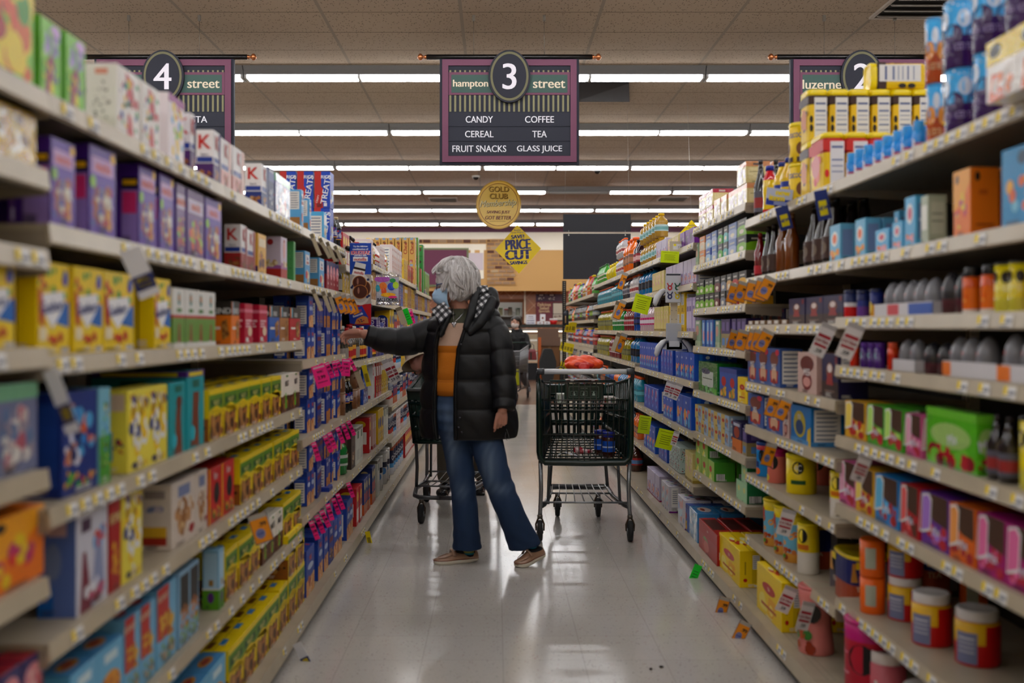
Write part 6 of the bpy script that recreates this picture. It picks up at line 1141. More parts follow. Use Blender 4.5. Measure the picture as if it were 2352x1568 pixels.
def stag(side, kind, px, z, w, h, yaw=0, roll=0, where=''):
    X = (LX if side < 0 else RX) if z > .12 else (.785 if side < 0 else 1.05)
    X -= .012; Y = F * X / abs(px - VX)
    o = bpy.data.objects.new('sale_tag', tagmesh(kind, w, h)); COL.objects.link(o)
    o.location = (side * (X - (w / 2 * abs(math.cos(R(yaw))) if abs(roll) < 50 else 0) - .004), Y, z - .022); o.rotation_euler = (R(6), R(roll), R(yaw))
    key = (side, kind, where); tagn.setdefault(key, []).append((Y, o))
for kind, side, z, w, h, where, xs in (
    ('pink', -1, 1.115, .02, .078, 'top pancake mix shelf', (729, 743, 759, 767, 796)), ('pink', -1, .78, .022, .085, 'middle pancake mix shelf', (712, 738, 749, 768, 781, 793)),
    ('pink', -1, .45, .022, .085, 'low pancake mix shelf', (706, 719, 730, 745, 758, 768, 793)), ('orange', -1, 1.443, .036, .1, 'shelf above the pancake mixes', (763, 775, 785, 795)),
    ('beige', -1, 1.443, .017, .1, 'shelf above the pancake mixes', (712, 735, 749)), ('beige', -1, 1.68, .016, .1, 'left top shelf', (708, 728, 745, 763)),
    ('orange', 1, 1.474, .052, .09, 'shelf under the syrup bottles', (1707, 1727, 1750, 1772, 1790)), ('orange', 1, 1.266, .05, .09, 'shelf below the cocoa trays', (1705, 1725, 1752, 1764, 1784)),
    ('orange', 1, 1.013, .045, .085, 'shelf of blue cocoa boxes', (1797, 1826)), ('orange', 1, .822, .05, .09, 'lower cocoa shelf', (1790,)), ('red', 1, .607, .05, .1, 'shelf of drink mix tubs', (1832,)),
    ('red', 1, .33, .05, .1, 'shelf of iced tea tubs', (1838, 1878)), ('red', 1, 1.286, .05, .11, 'shelf of grey domed bottles', (1928, 1992)), ('red', 1, .90, .045, .08, 'shelf of green drink pouches', (2010,)),
    ('green', 1, .09, .04, .1, 'right bottom shelf edge', (1616,)), ('orange', 1, .09, .05, .1, 'right bottom shelf edge', (1681, 1731)),
    ('red', 1, .947, .04, .1, 'upper blue drink box shelf', (1548, 1560, 1572)), ('red', 1, .654, .035, .09, 'middle blue drink box shelf', (1563,)),
    ('orange', -1, .673, .06, .1, 'left snack box shelf', (566,)), ('yellow', -1, .09, .03, .09, 'left bottom shelf edge', (836,)), ('white', -1, .09, .035, .11, 'left bottom shelf edge', (668,)),
    ('white', -1, 1.443, .045, .11, 'shelf of purple boxes', (270,)), ('white', -1, 1.20, .03, .12, 'shelf of yellow fruit snacks', (90,)),
    ('green', -1, 1.443, .05, .14, 'left shelf beyond the balloons pack', (922,)), ('pink', -1, 1.443, .05, .13, 'left shelf beyond the balloons pack', (932,)), ('beige', -1, 1.443, .05, .14, 'left shelf beyond the balloons pack', (906,)),
    ('red', -1, 1.056, .05, .18, 'left noodle shelf', (873, 882)), ('yellow', -1, 1.056, .03, .13, 'left noodle shelf', (828,)), ('beige', -1, 1.056, .03, .13, 'left noodle shelf', (808,)), ('green', -1, 1.19, .05, .12, 'left shelf near the beige hat', (923,)),
    ('orange', 1, 1.51, .06, .17, 'right sports drink shelf', (1442,)), ('beige', 1, 1.51, .06, .17, 'right sports drink shelf', (1432,)), ('orange', 1, 1.233, .06, .17, 'lower sports drink shelf', (1444,)), ('beige', 1, 1.233, .06, .17, 'lower sports drink shelf', (1434,)), ('orange', 1, 1.74, .05, .15, 'top sports drink shelf', (1445,)),
    ('yellow', 1, 1.36, .07, .14, 'far right juice shelf', (1312, 1320, 1326)), ('yellow', 1, 1.06, .06, .14, 'second far right juice shelf', (1298, 1306, 1312, 1320)), ('yellow', 1, .75, .06, .14, 'third far right juice shelf', (1298, 1304, 1310, 1316))):
    rn = random.Random(where + kind)
    for px in xs: stag(side, kind, px, z, w, h, rn.uniform(-20, 20), (rn.uniform(-28, -14) if side < 0 else rn.uniform(14, 26)) * (1 if kind != 'yellow' else .6), where)
stag(-1, 'pink', 712, 1.115, .062, .1, 8, -16, 'near end of top pancake shelf'); stag(-1, 'pink', 784, 1.115, .045, .09, 5, 3, 'far end of top pancake shelf')
stag(1, 'lime', 1498, .654, .085, .13, -10, 8, 'far side of the drink box shelf'); stag(1, 'lime', 1556, .654, .11, .12, 10, 14, 'near side of the drink box shelf'); stag(1, 'lime', 1500, 1.51, .12, .13, 6, 14, 'edge of the sports drink shelf'); stag(1, 'lime', 1562, 1.74, .11, .07, 0, 3, 'edge of the top juice shelf')
stag(1, 'navy', 1812, 1.735, .05, .09, 0, -16, 'edge under the new item card'); stag(1, 'navy', 1902, 1.735, .045, .1, 0, -12, 'edge under the yellow canisters')
for (side, kind, where), lst in tagn.items():
    lst.sort(key=lambda t: t[0])
    for n, (Y, o) in enumerate(lst):
        wh = where if where.startswith(('near', 'far side', 'edge', 'far end')) else where
        tag(o, '%s sale tag hanging from the %s%s' % (KW[kind], wh, '' if len(lst) == 1 else ', %snearest' % ORD[n]), 'sale tag', '%s tags on the %s' % (kind, where))
# new item card
X, Y, Z = P(1790, 453, 3.95)
g = G(); g.box(-.05, .05, -.002, .002, -.033, .033, '#1f46b0'); g.add([(-.05, -.0024, -.008), (.05, -.0024, -.008), (.05, -.0024, .033), (-.05, -.0024, .033)], [(0,1,2,3)], '#c8d0e8')
g.txt('new', (.012, -.003, .015), (1,0,0), (0,0,1), .015, '#f4e21a', bold=.0018); g.txt('item', (-.01, -.003, -.004), (1,0,0), (0,0,1), .022, '#f4e21a', bold=.002)
for i in range(2): g.box(-.02, .045, -.0028, -.002, -.022 - .007*i, -.019 - .007*i, '#c8d4f0')
g.tube([(.0, 0, -.033), (.01, .01, -.05), (.03, .03, -.07)], .002, '#dddddd', 5)
o = g.build('shelf_talker', CARD, None, (X, Y, Z), (0, R(6), 0)); tag(o, 'blue card reading new item clipped to the right top shelf edge', 'shelf sign')
# ================================================================ shopping carts
GREEN = '#12302a'; STEEL = '#8f9296'; DGREY = '#3c3e40'
def lattice(g, A, Bp, C, D, nu, nv, r, col, flat=None):
    # bars over the quad A-B-C-D (A bottom near, B bottom far, C top far, D top near)
    A, Bp, C, D = map(Vector, (A, Bp, C, D)); L = lambda p, q, t: p + (q - p) * t
    for i in range(nu + 1):
        t = i / nu; g.tube([L(A, Bp, t), L(D, C, t)], r, col, 6)
    for j in range(nv + 1):
        t = j / nv; g.tube([L(A, D, t), L(Bp, C, t)], r * 1.25, col, 6)
def caster(r, x, y, front=False):
    g = G(); s = .012
    g.tube([(x, y, .155), (x, y, .135)], .016, '#6a625a', 10); g.tube([(x - .022, y, .062), (x - .024, y, .1), (x - .012, y, .13), (x, y, .137), (x + .012, y, .13), (x + .024, y, .1), (x + .022, y, .062)], .0055, '#5a4a3e', 8)
    f = g.build('caster_fork', METAL, r)
    g = G(); n = 20
    rings = [[(x + dx, y + rr * math.cos(2*math.pi*k/n), .062 + rr * math.sin(2*math.pi*k/n)) for k in range(n)] for dx, rr in ((-.016, .045), (-.014, .058), (-.006, .062), (.006, .062), (.014, .058), (.016, .045))]
    g.loft(rings, '#2a2a2c'); g.tube([(x - .02, y, .062), (x + .02, y, .062)], .018, '#77797c', 12); g.build('wheel', MATTE, f)
def cart(loc, rz, lb, plastic=True, gate=True):
    r = empty('shopping_cart', loc, rz, lb, 'shopping cart'); Z0, Z1 = .465, .955
    pc = GREEN if plastic else '#9a9c9f'; M_ = PLAST if plastic else METAL; br = .0105 if plastic else .003
    NBl, NBr, NTl, NTr = (-.262, 0, Z0), (.262, 0, Z0), (-.277, 0, Z1), (.277, 0, Z1)
    FBl, FBr, FTl, FTr = (-.17, .86, .53), (.17, .86, .53), (-.2, .9, .86), (.2, .9, .86)
    for side, (a, b_, c, d) in (('l', (NBl, FBl, FTl, NTl)), ('r', (NBr, FBr, FTr, NTr))):
        g = G(); lattice(g, a, b_, c, d, 13 if plastic else 24, 4 if plastic else 7, br, pc)
        if plastic:      # solid band under the rim and a skirt at the bottom
            A, Bq, C, D = map(Vector, (a, b_, c, d)); s = -1 if side == 'l' else 1
            for t0, t1 in ((.78, 1.0), (0, .1)):
                q = [A.lerp(D, t0), Bq.lerp(C, t0), Bq.lerp(C, t1), A.lerp(D, t1)]; o = Vector((s * .006, 0, 0))
                g.add([tuple(v) for v in q] + [tuple(v + o) for v in q], [(0,1,2,3), (7,6,5,4), (0,4,5,1), (2,6,7,3)], pc)
        g.build('side_wall', M_, r)
    g = G(); lattice(g, FBl, FBr, FTr, FTl, 9 if plastic else 20, 4, br, pc)
    if plastic: g.box(-.2, .2, .885, .91, .8, .87, pc)
    g.build('front_wall', M_, r)
    g = G(); lattice(g, NBl, NBr, FBr, FBl, 14, 10, .004 if plastic else .003, pc); g.build('basket_floor', M_, r)
    # thick moulded rim round the open end
    g = G()
    if plastic:
        g.tube([(-.272, 0, Z1), (-.272, -.004, .8), (-.268, -.004, Z0 + .06), (-.262, -.004, Z0 + .025), (-.235, -.004, Z0 - .002), (0, -.004, Z0 - .006), (.235, -.004, Z0 - .002), (.262, -.004, Z0 + .025), (.268, -.004, Z0 + .06), (.272, -.004, .8), (.272, 0, Z1)], [.016]*2 + [.018]*7 + [.016]*2, pc, 10)
    else: g.tube([(-.277, 0, Z1), (-.262, 0, Z0), (.262, 0, Z0), (.277, 0, Z1)], .006, pc, 8)
    g.build('basket_frame', M_, r)
    g = G(); g.tube([(-.277, 0, Z1), (-.2, .9, .865), (-.19, .915, .865), (.19, .915, .865), (.2, .9, .865), (.277, 0, Z1)], .011, '#6d7072' if plastic else pc, 8); g.build('top_rim', PLAST if plastic else METAL, r)
    if gate:         # hinged wire gate at the handle end
        g = G()
        for i in range(15):
            x = -.235 + .47 * i / 14; g.tube([(x * 1.02, .012, Z1 - .02), (x, .03, Z0 + .02)], .0026, '#45423e', 6)
        for z in (Z1 - .02, .83, .77, .625, Z0 + .02): g.tube([(-.245, .01, z), (.245, .01, z)], .0034, '#45423e', 6)
        g.build('wire_gate', METAL, r)
    for i, c0 in enumerate((None,)):
        g = G(); g.tube([(-.245, -.035, 1.0), (.245, -.035, 1.0)], .0155, '#dfe1e4' if plastic else '#15342c', 14); g.build('handle_grip', PLAST, r)
    for sx in (-1, 1):
        g = G(); g.tube([(sx*.24, -.035, 1.0), (sx*.282, -.035, 1.0)], .019, '#54565a', 12); g.tube([(sx*.275, -.035, .998), (sx*.278, -.01, .97), (sx*.276, .0, .93)], .012, '#4a4c50', 8); g.build('handle_bracket', PLAST, r)
    if gate:
        for sx in (-.14, .12):
            g = G(); g.tube([(sx + .03*math.cos(a), .2, .99 + .028*math.sin(a)) for a in np.linspace(0, math.pi, 9)], .0035, '#45423e', 6); g.build('wire_loop', METAL, r)
        g = G(); g.bbox(-.118, .118, .10, .112, .818, .922, '#173a33', .004)
        g.box(-.09, .088, .0985, .0995, .838, .905, '#8aa29a'); g.box(-.0885, .0865, .098, .0987, .8395, .9035, '#173a33')
        for i, x in enumerate((-.06, 0, .058)):
            g.box(x - .02, x + .02, .0975, .098, .848, .878, '#7f978f'); g.box(x - .018, x + .018, .097, .0976, .85, .876, '#173a33'); g.sphere((x, .0972, .87), (.005, .001, .005), '#a8bcb4', 8, 6); g.box(x - .008, x + .008, .0965, .0975, .852, .864, '#a8bcb4')
        g.txt('WARNING', (0, .097, .895), (1,0,0), (0,0,1), .006, '#a8bcb4'); g.build('seat_flap', PLAST, r)
        g = G(); lattice(g, (-.2, .1, .8), (.2, .1, .8), (.17, .28, .79), (-.17, .28, .79), 12, 3, .003, '#45423e'); lattice(g, (-.19, .3, .6), (.19, .3, .6), (.2, .26, .93), (-.2, .26, .93), 7, 4, .005, GREEN); g.build('child_seat', METAL, r)
    # undercarriage
    g = G()
    for sx in (-1, 1):
        g.tube([(sx*.262, .01, Z0), (sx*.258, .02, .3), (sx*.262, .01, .19), (sx*.265, .0, .15)], .0125, STEEL, 10)
        g.tube([(sx*.205, .14, Z0 + .01), (sx*.215, .1, .2)], .009, '#55575a', 8)
        g.tube([(sx*.262, .01, .2), (sx*.235, .1, .2), (sx*.2, .4, .2), (sx*.19, .7, .21), (sx*.17, .84, .185), (sx*.13, .88, .18), (0, .885, .18)], .014, '#5c5e61', 10)
        g.tube([(sx*.19, .7, .21), (sx*.18, .72, .35), (sx*.175, .78, .53)], .011, '#5c5e61', 8)
    g.tube([(-.25, .02, .225), (.25, .02, .225)], .006, STEEL, 8); g.tube([(-.2, .42, .215), (.2, .42, .215)], .006, STEEL, 8); g.tube([(-.19, .7, .225), (.19, .7, .225)], .006, STEEL, 8)
    for i in range(9):
        x = -.19 + .38 * i / 8; g.tube([(x * 1.2, .03, .225), (x * .95, .42, .222), (x * .9, .7, .23)], .0032, '#77797c', 6)
    g.build('lower_frame', METAL, r)
    for x, y in ((-.265, 0), (.265, 0), (-.135, .8), (.135, .8)): caster(r, x, y)
    return r
C1 = (.522, 6.03, 0); cart(C1, R(-1.5), 'empty looking dark green shopping cart in the aisle with an orange bag on its seat')
a2 = math.atan2(.125, -.88)        # this cart points toward us
cart((-.24, 7.36, 0), math.atan2(.12, -.88), 'dark green shopping cart behind the woman in the black coat', True, True)
# ---- things in the carts
def world(o, x, y, z, rz=0): return (o[0] + x, o[1] + y, o[2] + z)
def remesh(parts_g, name, voxel, mats, parent=None, smooth=6, fn=None, disp=None):
    """fuse overlapping closed shapes into one continuous surface"""
    me = parts_g.mesh(name, mats); o = bpy.data.objects.new(name, me); COL.objects.link(o)
    m = o.modifiers.new('r', 'REMESH'); m.mode = 'VOXEL'; m.voxel_size = voxel; m.use_smooth_shade = True
    s = o.modifiers.new('s', 'SMOOTH'); s.factor = .5; s.iterations = smooth
    dg = bpy.context.evaluated_depsgraph_get(); dg.update(); ev = o.evaluated_get(dg)
    m2 = bpy.data.meshes.new_from_object(ev); m2.name = name
    n = len(m2.vertices); co = np.empty(n * 3, np.float64); m2.vertices.foreach_get('co', co); co = co.reshape(-1, 3)
    if disp is not None:
        no = np.empty(n * 3); m2.vertices.foreach_get('normal', no); no = no.reshape(-1, 3)
        co = disp(co, no); m2.vertices.foreach_set('co', co.ravel())
    if fn is not None:
        cols = fn(co).astype(np.float32); ca = m2.color_attributes.new('Col', 'FLOAT_COLOR', 'POINT'); ca.data.foreach_set('color', np.hstack([cols, np.ones((n, 1), np.float32)]).ravel())
    m2.materials.clear()
    for mm in (mats if isinstance(mats, (list, tuple)) else [mats]): m2.materials.append(mm)
    m2.polygons.foreach_set('use_smooth', [True] * len(m2.polygons)); m2.update()
    bpy.data.objects.remove(o); bpy.data.meshes.remove(me)
    o = bpy.data.objects.new(name, m2); COL.objects.link(o)
    if parent: o.parent = parent
    return o
def cfn(col):
    c = np.array(lin(col)); return lambda co: np.tile(c, (len(co), 1))
BAGM = mat('thin_plastic_bag', attr=True, rough=.3, bump=.6, bscale=26)
g = G(); rn = random.Random(4)
g.sphere((0, 0, 0), (.115, .085, .042), '#f0461a'); g.sphere((-.05, .02, .02), (.06, .06, .035), '#f0461a'); g.sphere((.06, 0, .005), (.065, .06, .035), '#f0461a'); g.sphere((0, -.085, -.015), (.035, .025, .03), '#f0461a'); g.sphere((.02, .0, .03), (.06, .05, .03), '#f0461a')
def crumple(a, f):
    def d(co, no):
        w = np.sin(co[:, 0]*f + 3*np.sin(co[:, 2]*f*.7)) * np.sin(co[:, 1]*f*1.3 + 2*np.sin(co[:, 0]*f*.5)) + .6*np.sin(co[:, 0]*f*2.3 + co[:, 1]*f*1.9 + co[:, 2]*f*2.1)
        return co + no * (a * w)[:, None]
    return d
def bagcol(co):
    c = np.tile(np.array(lin('#f4511c')), (len(co), 1)); m = (co[:, 1] < -.07) ; c[m] = lin('#c22018'); return c
bag = remesh(g, 'plastic_bag', .005, BAGM, None, 3, bagcol, crumple(.0022, 62)); bag.location = (.52, 6.13, 1.035)
tag(bag, 'knotted orange plastic shopping bag on the right cart seat', 'plastic bag')
def jar(x, y, lb):
    r = empty('food_jar', (x, y, .478), 0, lb, 'jar', 'blue lidded jars in the right cart')
    G().lathe([(0, .034, '#4a2418'), (.01, .038), (.04, .038, '#1f5ab8'), (.1, .038, '#5a3020'), (.12, .034), (.125, .03)], '#4a2418', 18).build('jar_body', BOTTLE, r)
    G().lathe([(.122, .037), (.15, .037), (.153, .034)], '#2438b0', 18).build('lid', PLAST, r)
    g = G(); g.lathe([(.035, .0388, '#1f62c8'), (.06, .0388, '#c8d8f0'), (.068, .0388, '#1f62c8'), (.1, .0388)], '#1f62c8', 18, cap=False); g.build('label', CARD, r)
jar(.638, 6.28, 'brown jar with blue lid in the right cart, the farther one'); jar(.675, 6.16, 'brown jar with blue lid in the right cart, nearest the wire gate')
g = G(); g.sphere((0, 0, .02), (.06, .03, .016), '#c83a40'); g.sphere((-.03, .01, .03), (.03, .03, .02), '#c83a40')
o = remesh(g, 'snack_packet', .004, FILM, None, 2, lambda co: np.where((np.sin(co[:, :1]*130) > 0), np.array(lin('#c8a8a8')), np.array(lin('#a82030'))), crumple(.002, 90)); o.location = (.53, 6.25, .482); tag(o, 'crumpled red and silver snack packet lying in the right cart', 'snack packet')
g = G(); g.add([(-.06,-.02,.0),(-.02,-.03,.03),(.02,-.02,.012),(.065,-.03,.006),(.06,.02,.01),(.0,.02,.025),(-.05,.02,.012)], [(0,1,6),(1,5,6),(1,2,5),(2,4,5),(2,3,4)], '#dfe3ea'); g.add([(-.06,-.02,-.002),(.065,-.03,-.002),(.06,.02,-.002),(-.05,.02,-.002)], [(3,2,1,0)], '#c8ccd4')
o = g.build('paper_receipt', CARD, None, (.425, 6.2, .478)); tag(o, 'crumpled white paper lying at the left in the right cart', 'paper')
for i, (x, z, w, h, c, lb) in enumerate(((.395, .803, .055, .055, '#c9cfc4', 'pale grey box on the right cart seat, left of the flap'), (.68, .80, .08, .04, '#d0c4c0', 'flat red and grey box on the right cart seat, right of the flap'), (.52, .935, .2, .008, '#6a4a44', 'flat striped carton lying behind the right cart flap'))):
    g = G(); g.bbox(-w/2, w/2, 0, .12, 0, h, c, .002); rn2 = random.Random(i)
    for k in range(6): a = rn2.uniform(-.45, .4) * w; g.box(a, a + w*.1, -.0008, 0, h*.15, h*.85, rn2.choice(['#a84a44', '#4a5a6a', '#e8e4e0', '#6a7a5a']))
    tag(g.build('food_box', CARD, None, (x, 6.16 if i < 2 else 6.16, z)), lb, 'food box')
for i, (x, z) in enumerate(((-.335, .56), (-.29, .56), (-.38, .56))):
    g = G(); g.bbox(-.018, .018, 0, .04, 0, .1, ['#2a5ac0', '#2a6ad0', '#d8dce4'][i], .003); g.box(-.012, .012, -.001, 0, .02, .05, '#e8eef8')
    tag(g.build('food_carton', CARD, None, (x, 6.62, z - .02)), ['blue carton in the cart behind the woman', 'blue carton in the cart behind the woman, right hand one', 'white carton in the cart behind the woman'][i], 'food box')

# ================================================================ display pieces clipped to the shelves
# tall advert strip
Y = 5.62; s = Y / F; X, _, Z = P(828, 652, Y)
r = empty('advert_panel', (X, Y, Z), R(-4), 'tall blue pancake and spread advert panel hanging from the left shelves', 'advert panel')
g = G(); u = lambda v: v * s
w, h = u(25), u(94)
g.bbox(-w, w, -.002, .002, -h, h, '#1d54b4', .002)
def er(cx, cz, rx, rz, c, y, n=24): g.add([(u(cx) + u(rx)*math.cos(2*math.pi*k/n), y, u(cz) + u(rz)*math.sin(2*math.pi*k/n)) for k in range(n)], [tuple(range(n))], c)
g.add([(-w, -.0024, u(22)), (w, -.0024, u(22)), (w, -.0024, u(-60)), (-w, -.0024, u(-60))], [(3,2,1,0)], '#b8b0a8'); g.add([(-w, -.0026, u(-50)), (w, -.0026, u(-45)), (w, -.0026, -h), (-w, -.0026, -h)], [(3,2,1,0)], '#c01824')
er(0, -12, 24.5, 37, '#d8d4cc', -.0029); er(0, -12, 20, 31, '#c4beb6', -.0032)
for cx, cz, rx, rz in ((14, -10, 9, 15), (-2, 3, 15, 15), (0, -18, 16, 15)): er(cx, cz, rx+1.5, rz+1.2, '#c88a4a', -.0035 - (cx < 10) * .001 - (cz < -15) * .001); er(cx, cz, rx, rz, '#5a2a1c', -.0039 - (cx < 10) * .001 - (cz < -15) * .001); er(cx - 4, cz + 3, rx*.15, rz*.5, '#a87a68', -.0043 - (cx < 10) * .001 - (cz < -15) * .001)
for cx, cz in ((-20, -8), (-17, -4), (18, 10), (20, -27), (16, -30)): er(cx, cz, 3, 3, '#2a3a6a', -.0045)
for i, (st, zz, hh, c, wm) in enumerate((('Try the delicious', 86, 4.5, '#e8ecf8', 38), ('combination of', 80, 4.5, '#e8ecf8', 36), ('KRUSTEAZ', 72, 8, '#e83a4a', 42), ('pancakes with', 65, 4.5, '#e8ecf8', 36), ('nutella', 57, 7.5, '#f4f0f0', 37))):
    if st == 'nutella': g.add([(u(-17), -.0028, u(52)), (u(17), -.0028, u(52)), (u(17), -.0028, u(62)), (u(-17), -.0028, u(62))], [(0,1,2,3)], '#f0f0f0'); c = '#d01c28'
    if st == 'KRUSTEAZ': g.txt(st, (u(.7), -.0027, u(zz - .8)), (1,0,0), (0,0,1), u(hh + 1), '#f0e0e4', 0, wmax=u(wm + 2), bold=.0016)
    g.txt(st, (0, -.0033, u(zz)), (1,0,0), (0,0,1), u(hh), c, 0, wmax=u(wm), bold=.0008)
# jar picture and box picture printed on the panel
def qd(pts, c, y): g.add([(u(a), y, u(b_)) for a, b_ in pts], [tuple(range(len(pts)))], c)
qd([(-20, 22), (8, 14), (12, 34), (-14, 41)], '#3a1c16', -.003); qd([(-20, 22), (8, 14), (11, 29), (-16, 35)], '#ece8e4', -.0033); qd([(-14, 40), (11, 34), (13, 45), (-11, 51)], '#dcdcd8', -.0033)
g.txt('nutella', (u(-3), -.0037, u(26)), (1, 0, -.2), (.2, 0, 1), u(7), '#c81c24', 0, wmax=u(22), bold=.0006)
g.build('panel_sheet', CARD, r)
g = G(); qd([(-27, -62), (4, -50), (20, -78), (-10, -93), (-24, -90)], '#2348a8', -.008); qd([(-13, -92), (20, -90), (17, -76), (6, -73), (-8, -80)], '#c8884a', -.0085)
g.txt('KRUSTEAZ', (u(-8), -.009, u(-64)), (1, 0, .35), (-.35, 0, 1), u(5), '#e04a5a', 0, wmax=u(24), bold=.0006); g.txt('Buttermilk', (u(-5), -.009, u(-71)), (1, 0, .35), (-.35, 0, 1), u(5), '#e8eef8', 0, wmax=u(24), bold=.0004)
for k, (cx, cz) in enumerate(((-4, -84), (2, -82), (8, -84), (4, -86), (-1, -87))): er(cx, cz, 2, 1.6, ['#a82a2a', '#2a2a5a'][k % 2], -.009)
g.build('box_cutout', CARD, r)
G().tube([(-w, 0, h * .86), (-w - .02, .01, h * .88)], .014, '#161616', 10).build('suction_clip', PLAST, r)
# balloons pack
Y = 6.6; s = Y / F; X, _, Z = P(890, 665, Y)
r = empty('balloon_pack', (X, Y, Z), R(3), 'silver pack of coloured balloons hanging beside the advert panel', 'balloon pack')
g = G(); g.sphere((0, 0, 0), (u(27), .012, u(34)), '#c8c8d0'); 
pk = G(); pk.bbox(-u(26), u(26), -.006, .006, -u(33), u(33), '#b8b8c4', .004); pk.build('foil_bag', FILM, r); g = G(); g.bbox(-u(27), u(27), -.009, .009, -u(36), -u(27), '#d8d8dc', .003); g.bbox(-u(26), u(26), -.008, .008, u(28), u(35), '#d8d8dc', .003); g.build('foil_seal', CHROME, r)
g = G(); cols = ['#b060b8', '#e88a3a', '#2a5ac8', '#b8d83a', '#2a9a5a', '#2aa0b8', '#e86a2a', '#f0b81a', '#e83a8a']
for i, (cx, cz, rx, rz) in enumerate(((-12, 24, 18, 7), (-10, 8, 9, 9), (9, 7, 9, 9), (19, 10, 7, 8), (12, 21, 7, 5), (-22, 3, 5, 8), (-8, -4, 6, 8), (2, -12, 17, 5), (12, -17, 10, 3))): er(cx, cz, rx, rz, cols[i], -.0072 - i * .0004, 16)
g.txt('BALLOONS', (0, -.0112, u(-23)), (1,0,0), (0,0,1), u(7), '#3a3a44', 0, wmax=u(46), bold=.0012)
qd([(-24, 29), (-10, 29), (-10, 33), (-24, 33)], '#1a1a1e', -.0075); qd([(6, 29), (22, 29), (22, 33), (6, 33)], '#1a1a1e', -.0075); qd([(-24, -33), (26, -33), (26, -28), (-24, -28)], '#e8e8ee', -.0075)
g.build('balloon_print', FILM, r)
G().tube([(0, 0, u(33)), (.0, .01, u(38)), (.02, .06, u(44))], .003, '#c8c8c8', 6).build('hook', METAL, r)
# display strip on the right with chip clips
Yc = 6.35; s = Yc / F; X, _, Z = P(1548, 735, Yc)
r = empty('clip_strip', (X, Yc, Z), 0, 'cream perforated display strip hung in front of the right drink shelves', 'display strip')
g = G(); g.box(-u(8), u(8), -.002, .002, -u(70), u(70), '#c9c0ac')
for i in range(7):
    for sx in (-1, 1): g.box(sx*u(5) - .002, sx*u(5) + .002, -.0026, -.002, u(62 - 20*i) - .002, u(62 - 20*i) + .002, '#2a2824')
g.build('strip', SHM, r)
G().tube([(0, 0, u(70)), (0, .02, u(78)), (.02, .06, u(100))], .003, '#b8b4ac', 6).build('hook', METAL, r)
def card_pack(cx, cz, lb):
    X, _, Z = P(cx, cz, Yc - .04); q = empty('chip_clip_pack', (X, Yc - .04, Z), 0, lb, 'chip clips', 'white chip clip packs on the display strip')
    for sx in (-1, 1):
        g = G(); g.tube([(sx*u(19), 0, u(-2)), (sx*u(27), 0, u(-8)), (sx*u(36), 0, u(-20)), (sx*u(41), .0, u(-34)), (sx*u(40), 0, u(-40))], [u(3), u(6), u(7.5), u(6), u(3)], '#d4d6da', 10); g.tube([(sx*u(14), -.004, u(-4)), (sx*u(28), -.004, u(-20)), (sx*u(33), -.004, u(-38))], u(1.2), '#3a3a5a', 6); g.build('clip', PLAST, q)
    return q
q = card_pack(1546, 662, 'white chip clips with a card of four bright bunny clips, top of display strip')
g = G(); g.bbox(-u(18), u(18), -.012, -.004, -u(33), u(34), '#cfd2d8', .004)
for i, (cx, cz, c) in enumerate(((-8, 1, '#c83a44'), (9, 1, '#1f6a50'), (-8, -19, '#3a3f6e'), (9, -19, '#d8c22a'))):
    er(cx, cz, 5.5, 6, c, -.0125); er(cx, cz, 2.2, 2.6, '#cfd2d8', -.0128)
    for sx in (-1, 1): g.tube([(u(cx + sx*3), -.0128, u(cz + 5)), (u(cx + sx*6), -.0128, u(cz + 11))], u(1.3), c, 6)
g.box(-u(16), u(16), -.0126, -.012, u(29), u(33), '#4a4e58'); g.build('backing_card', CARD, q)
q = card_pack(1549, 778, 'white chip clips in a clear pack, bottom of display strip')
g = G(); g.bbox(-u(19), u(19), .0, .006, -u(26), u(36), '#b9bdc6', .004); g.box(-u(12), u(12), -.001, 0, -u(18), -u(5), '#d8dade'); g.build('backing_card', CARD, q)
G().add([(-u(30), 0, -u(24)), (u(30), 0, -u(24)), (u(26), 0, u(-8)), (-u(26), 0, u(-8))], [(0,1,2,3)], '#c4c8d0').build('clip_body', PLAST, q)
# small steel shelf flag with a price
X, Y, Z = P(1560, 566, 6.3); s = 6.3 / F
g = G(); g.box(-u(22), u(40), -.002, .002, -u(13), u(12), '#c4b9a2'); g.box(-u(14), u(8), -.003, -.002, -u(7), u(6), '#e4e4e4'); g.box(-u(13), -u(7), -.0035, -.003, u(1), u(6), '#f0dc1a'); g.txt('7.99', (u(2), -.0035, -u(2)), (1,0,0), (0,0,1), u(4.5), '#3a3a44')
tag(g.build('price_plate', SHM, None, (X, Y, Z)), 'cream metal price plate reading 7.99 on the right top shelf end', 'price plate')
# utensil on card at the far right run
X, Y, Z = P(1299, 728, 12.2); s = 12.2 / F
r = empty('utensil_pack', (X, Y, Z), 0, 'black carded kitchen utensil hanging at the far end of the right shelves', 'utensil')
g = G(); g.box(-u(7), u(7), -.003, .003, -u(18), u(16), '#1e1f24'); g.tube([(0, 0, u(15)), (.05, .02, u(22)), (.31, .03, 1.345 - Z)], .004, '#b8b4ac', 6); g.build('backing_card', CARD, r); g = G(); g.tube([(0, -.012, -u(14)), (0, -.012, u(3))], u(1.6), '#b89a78', 8); g.sphere((0, -.012, u(8)), (u(5), .008, u(6)), '#4a4e5a', 12, 8); g.build('utensil', PLAST, r)

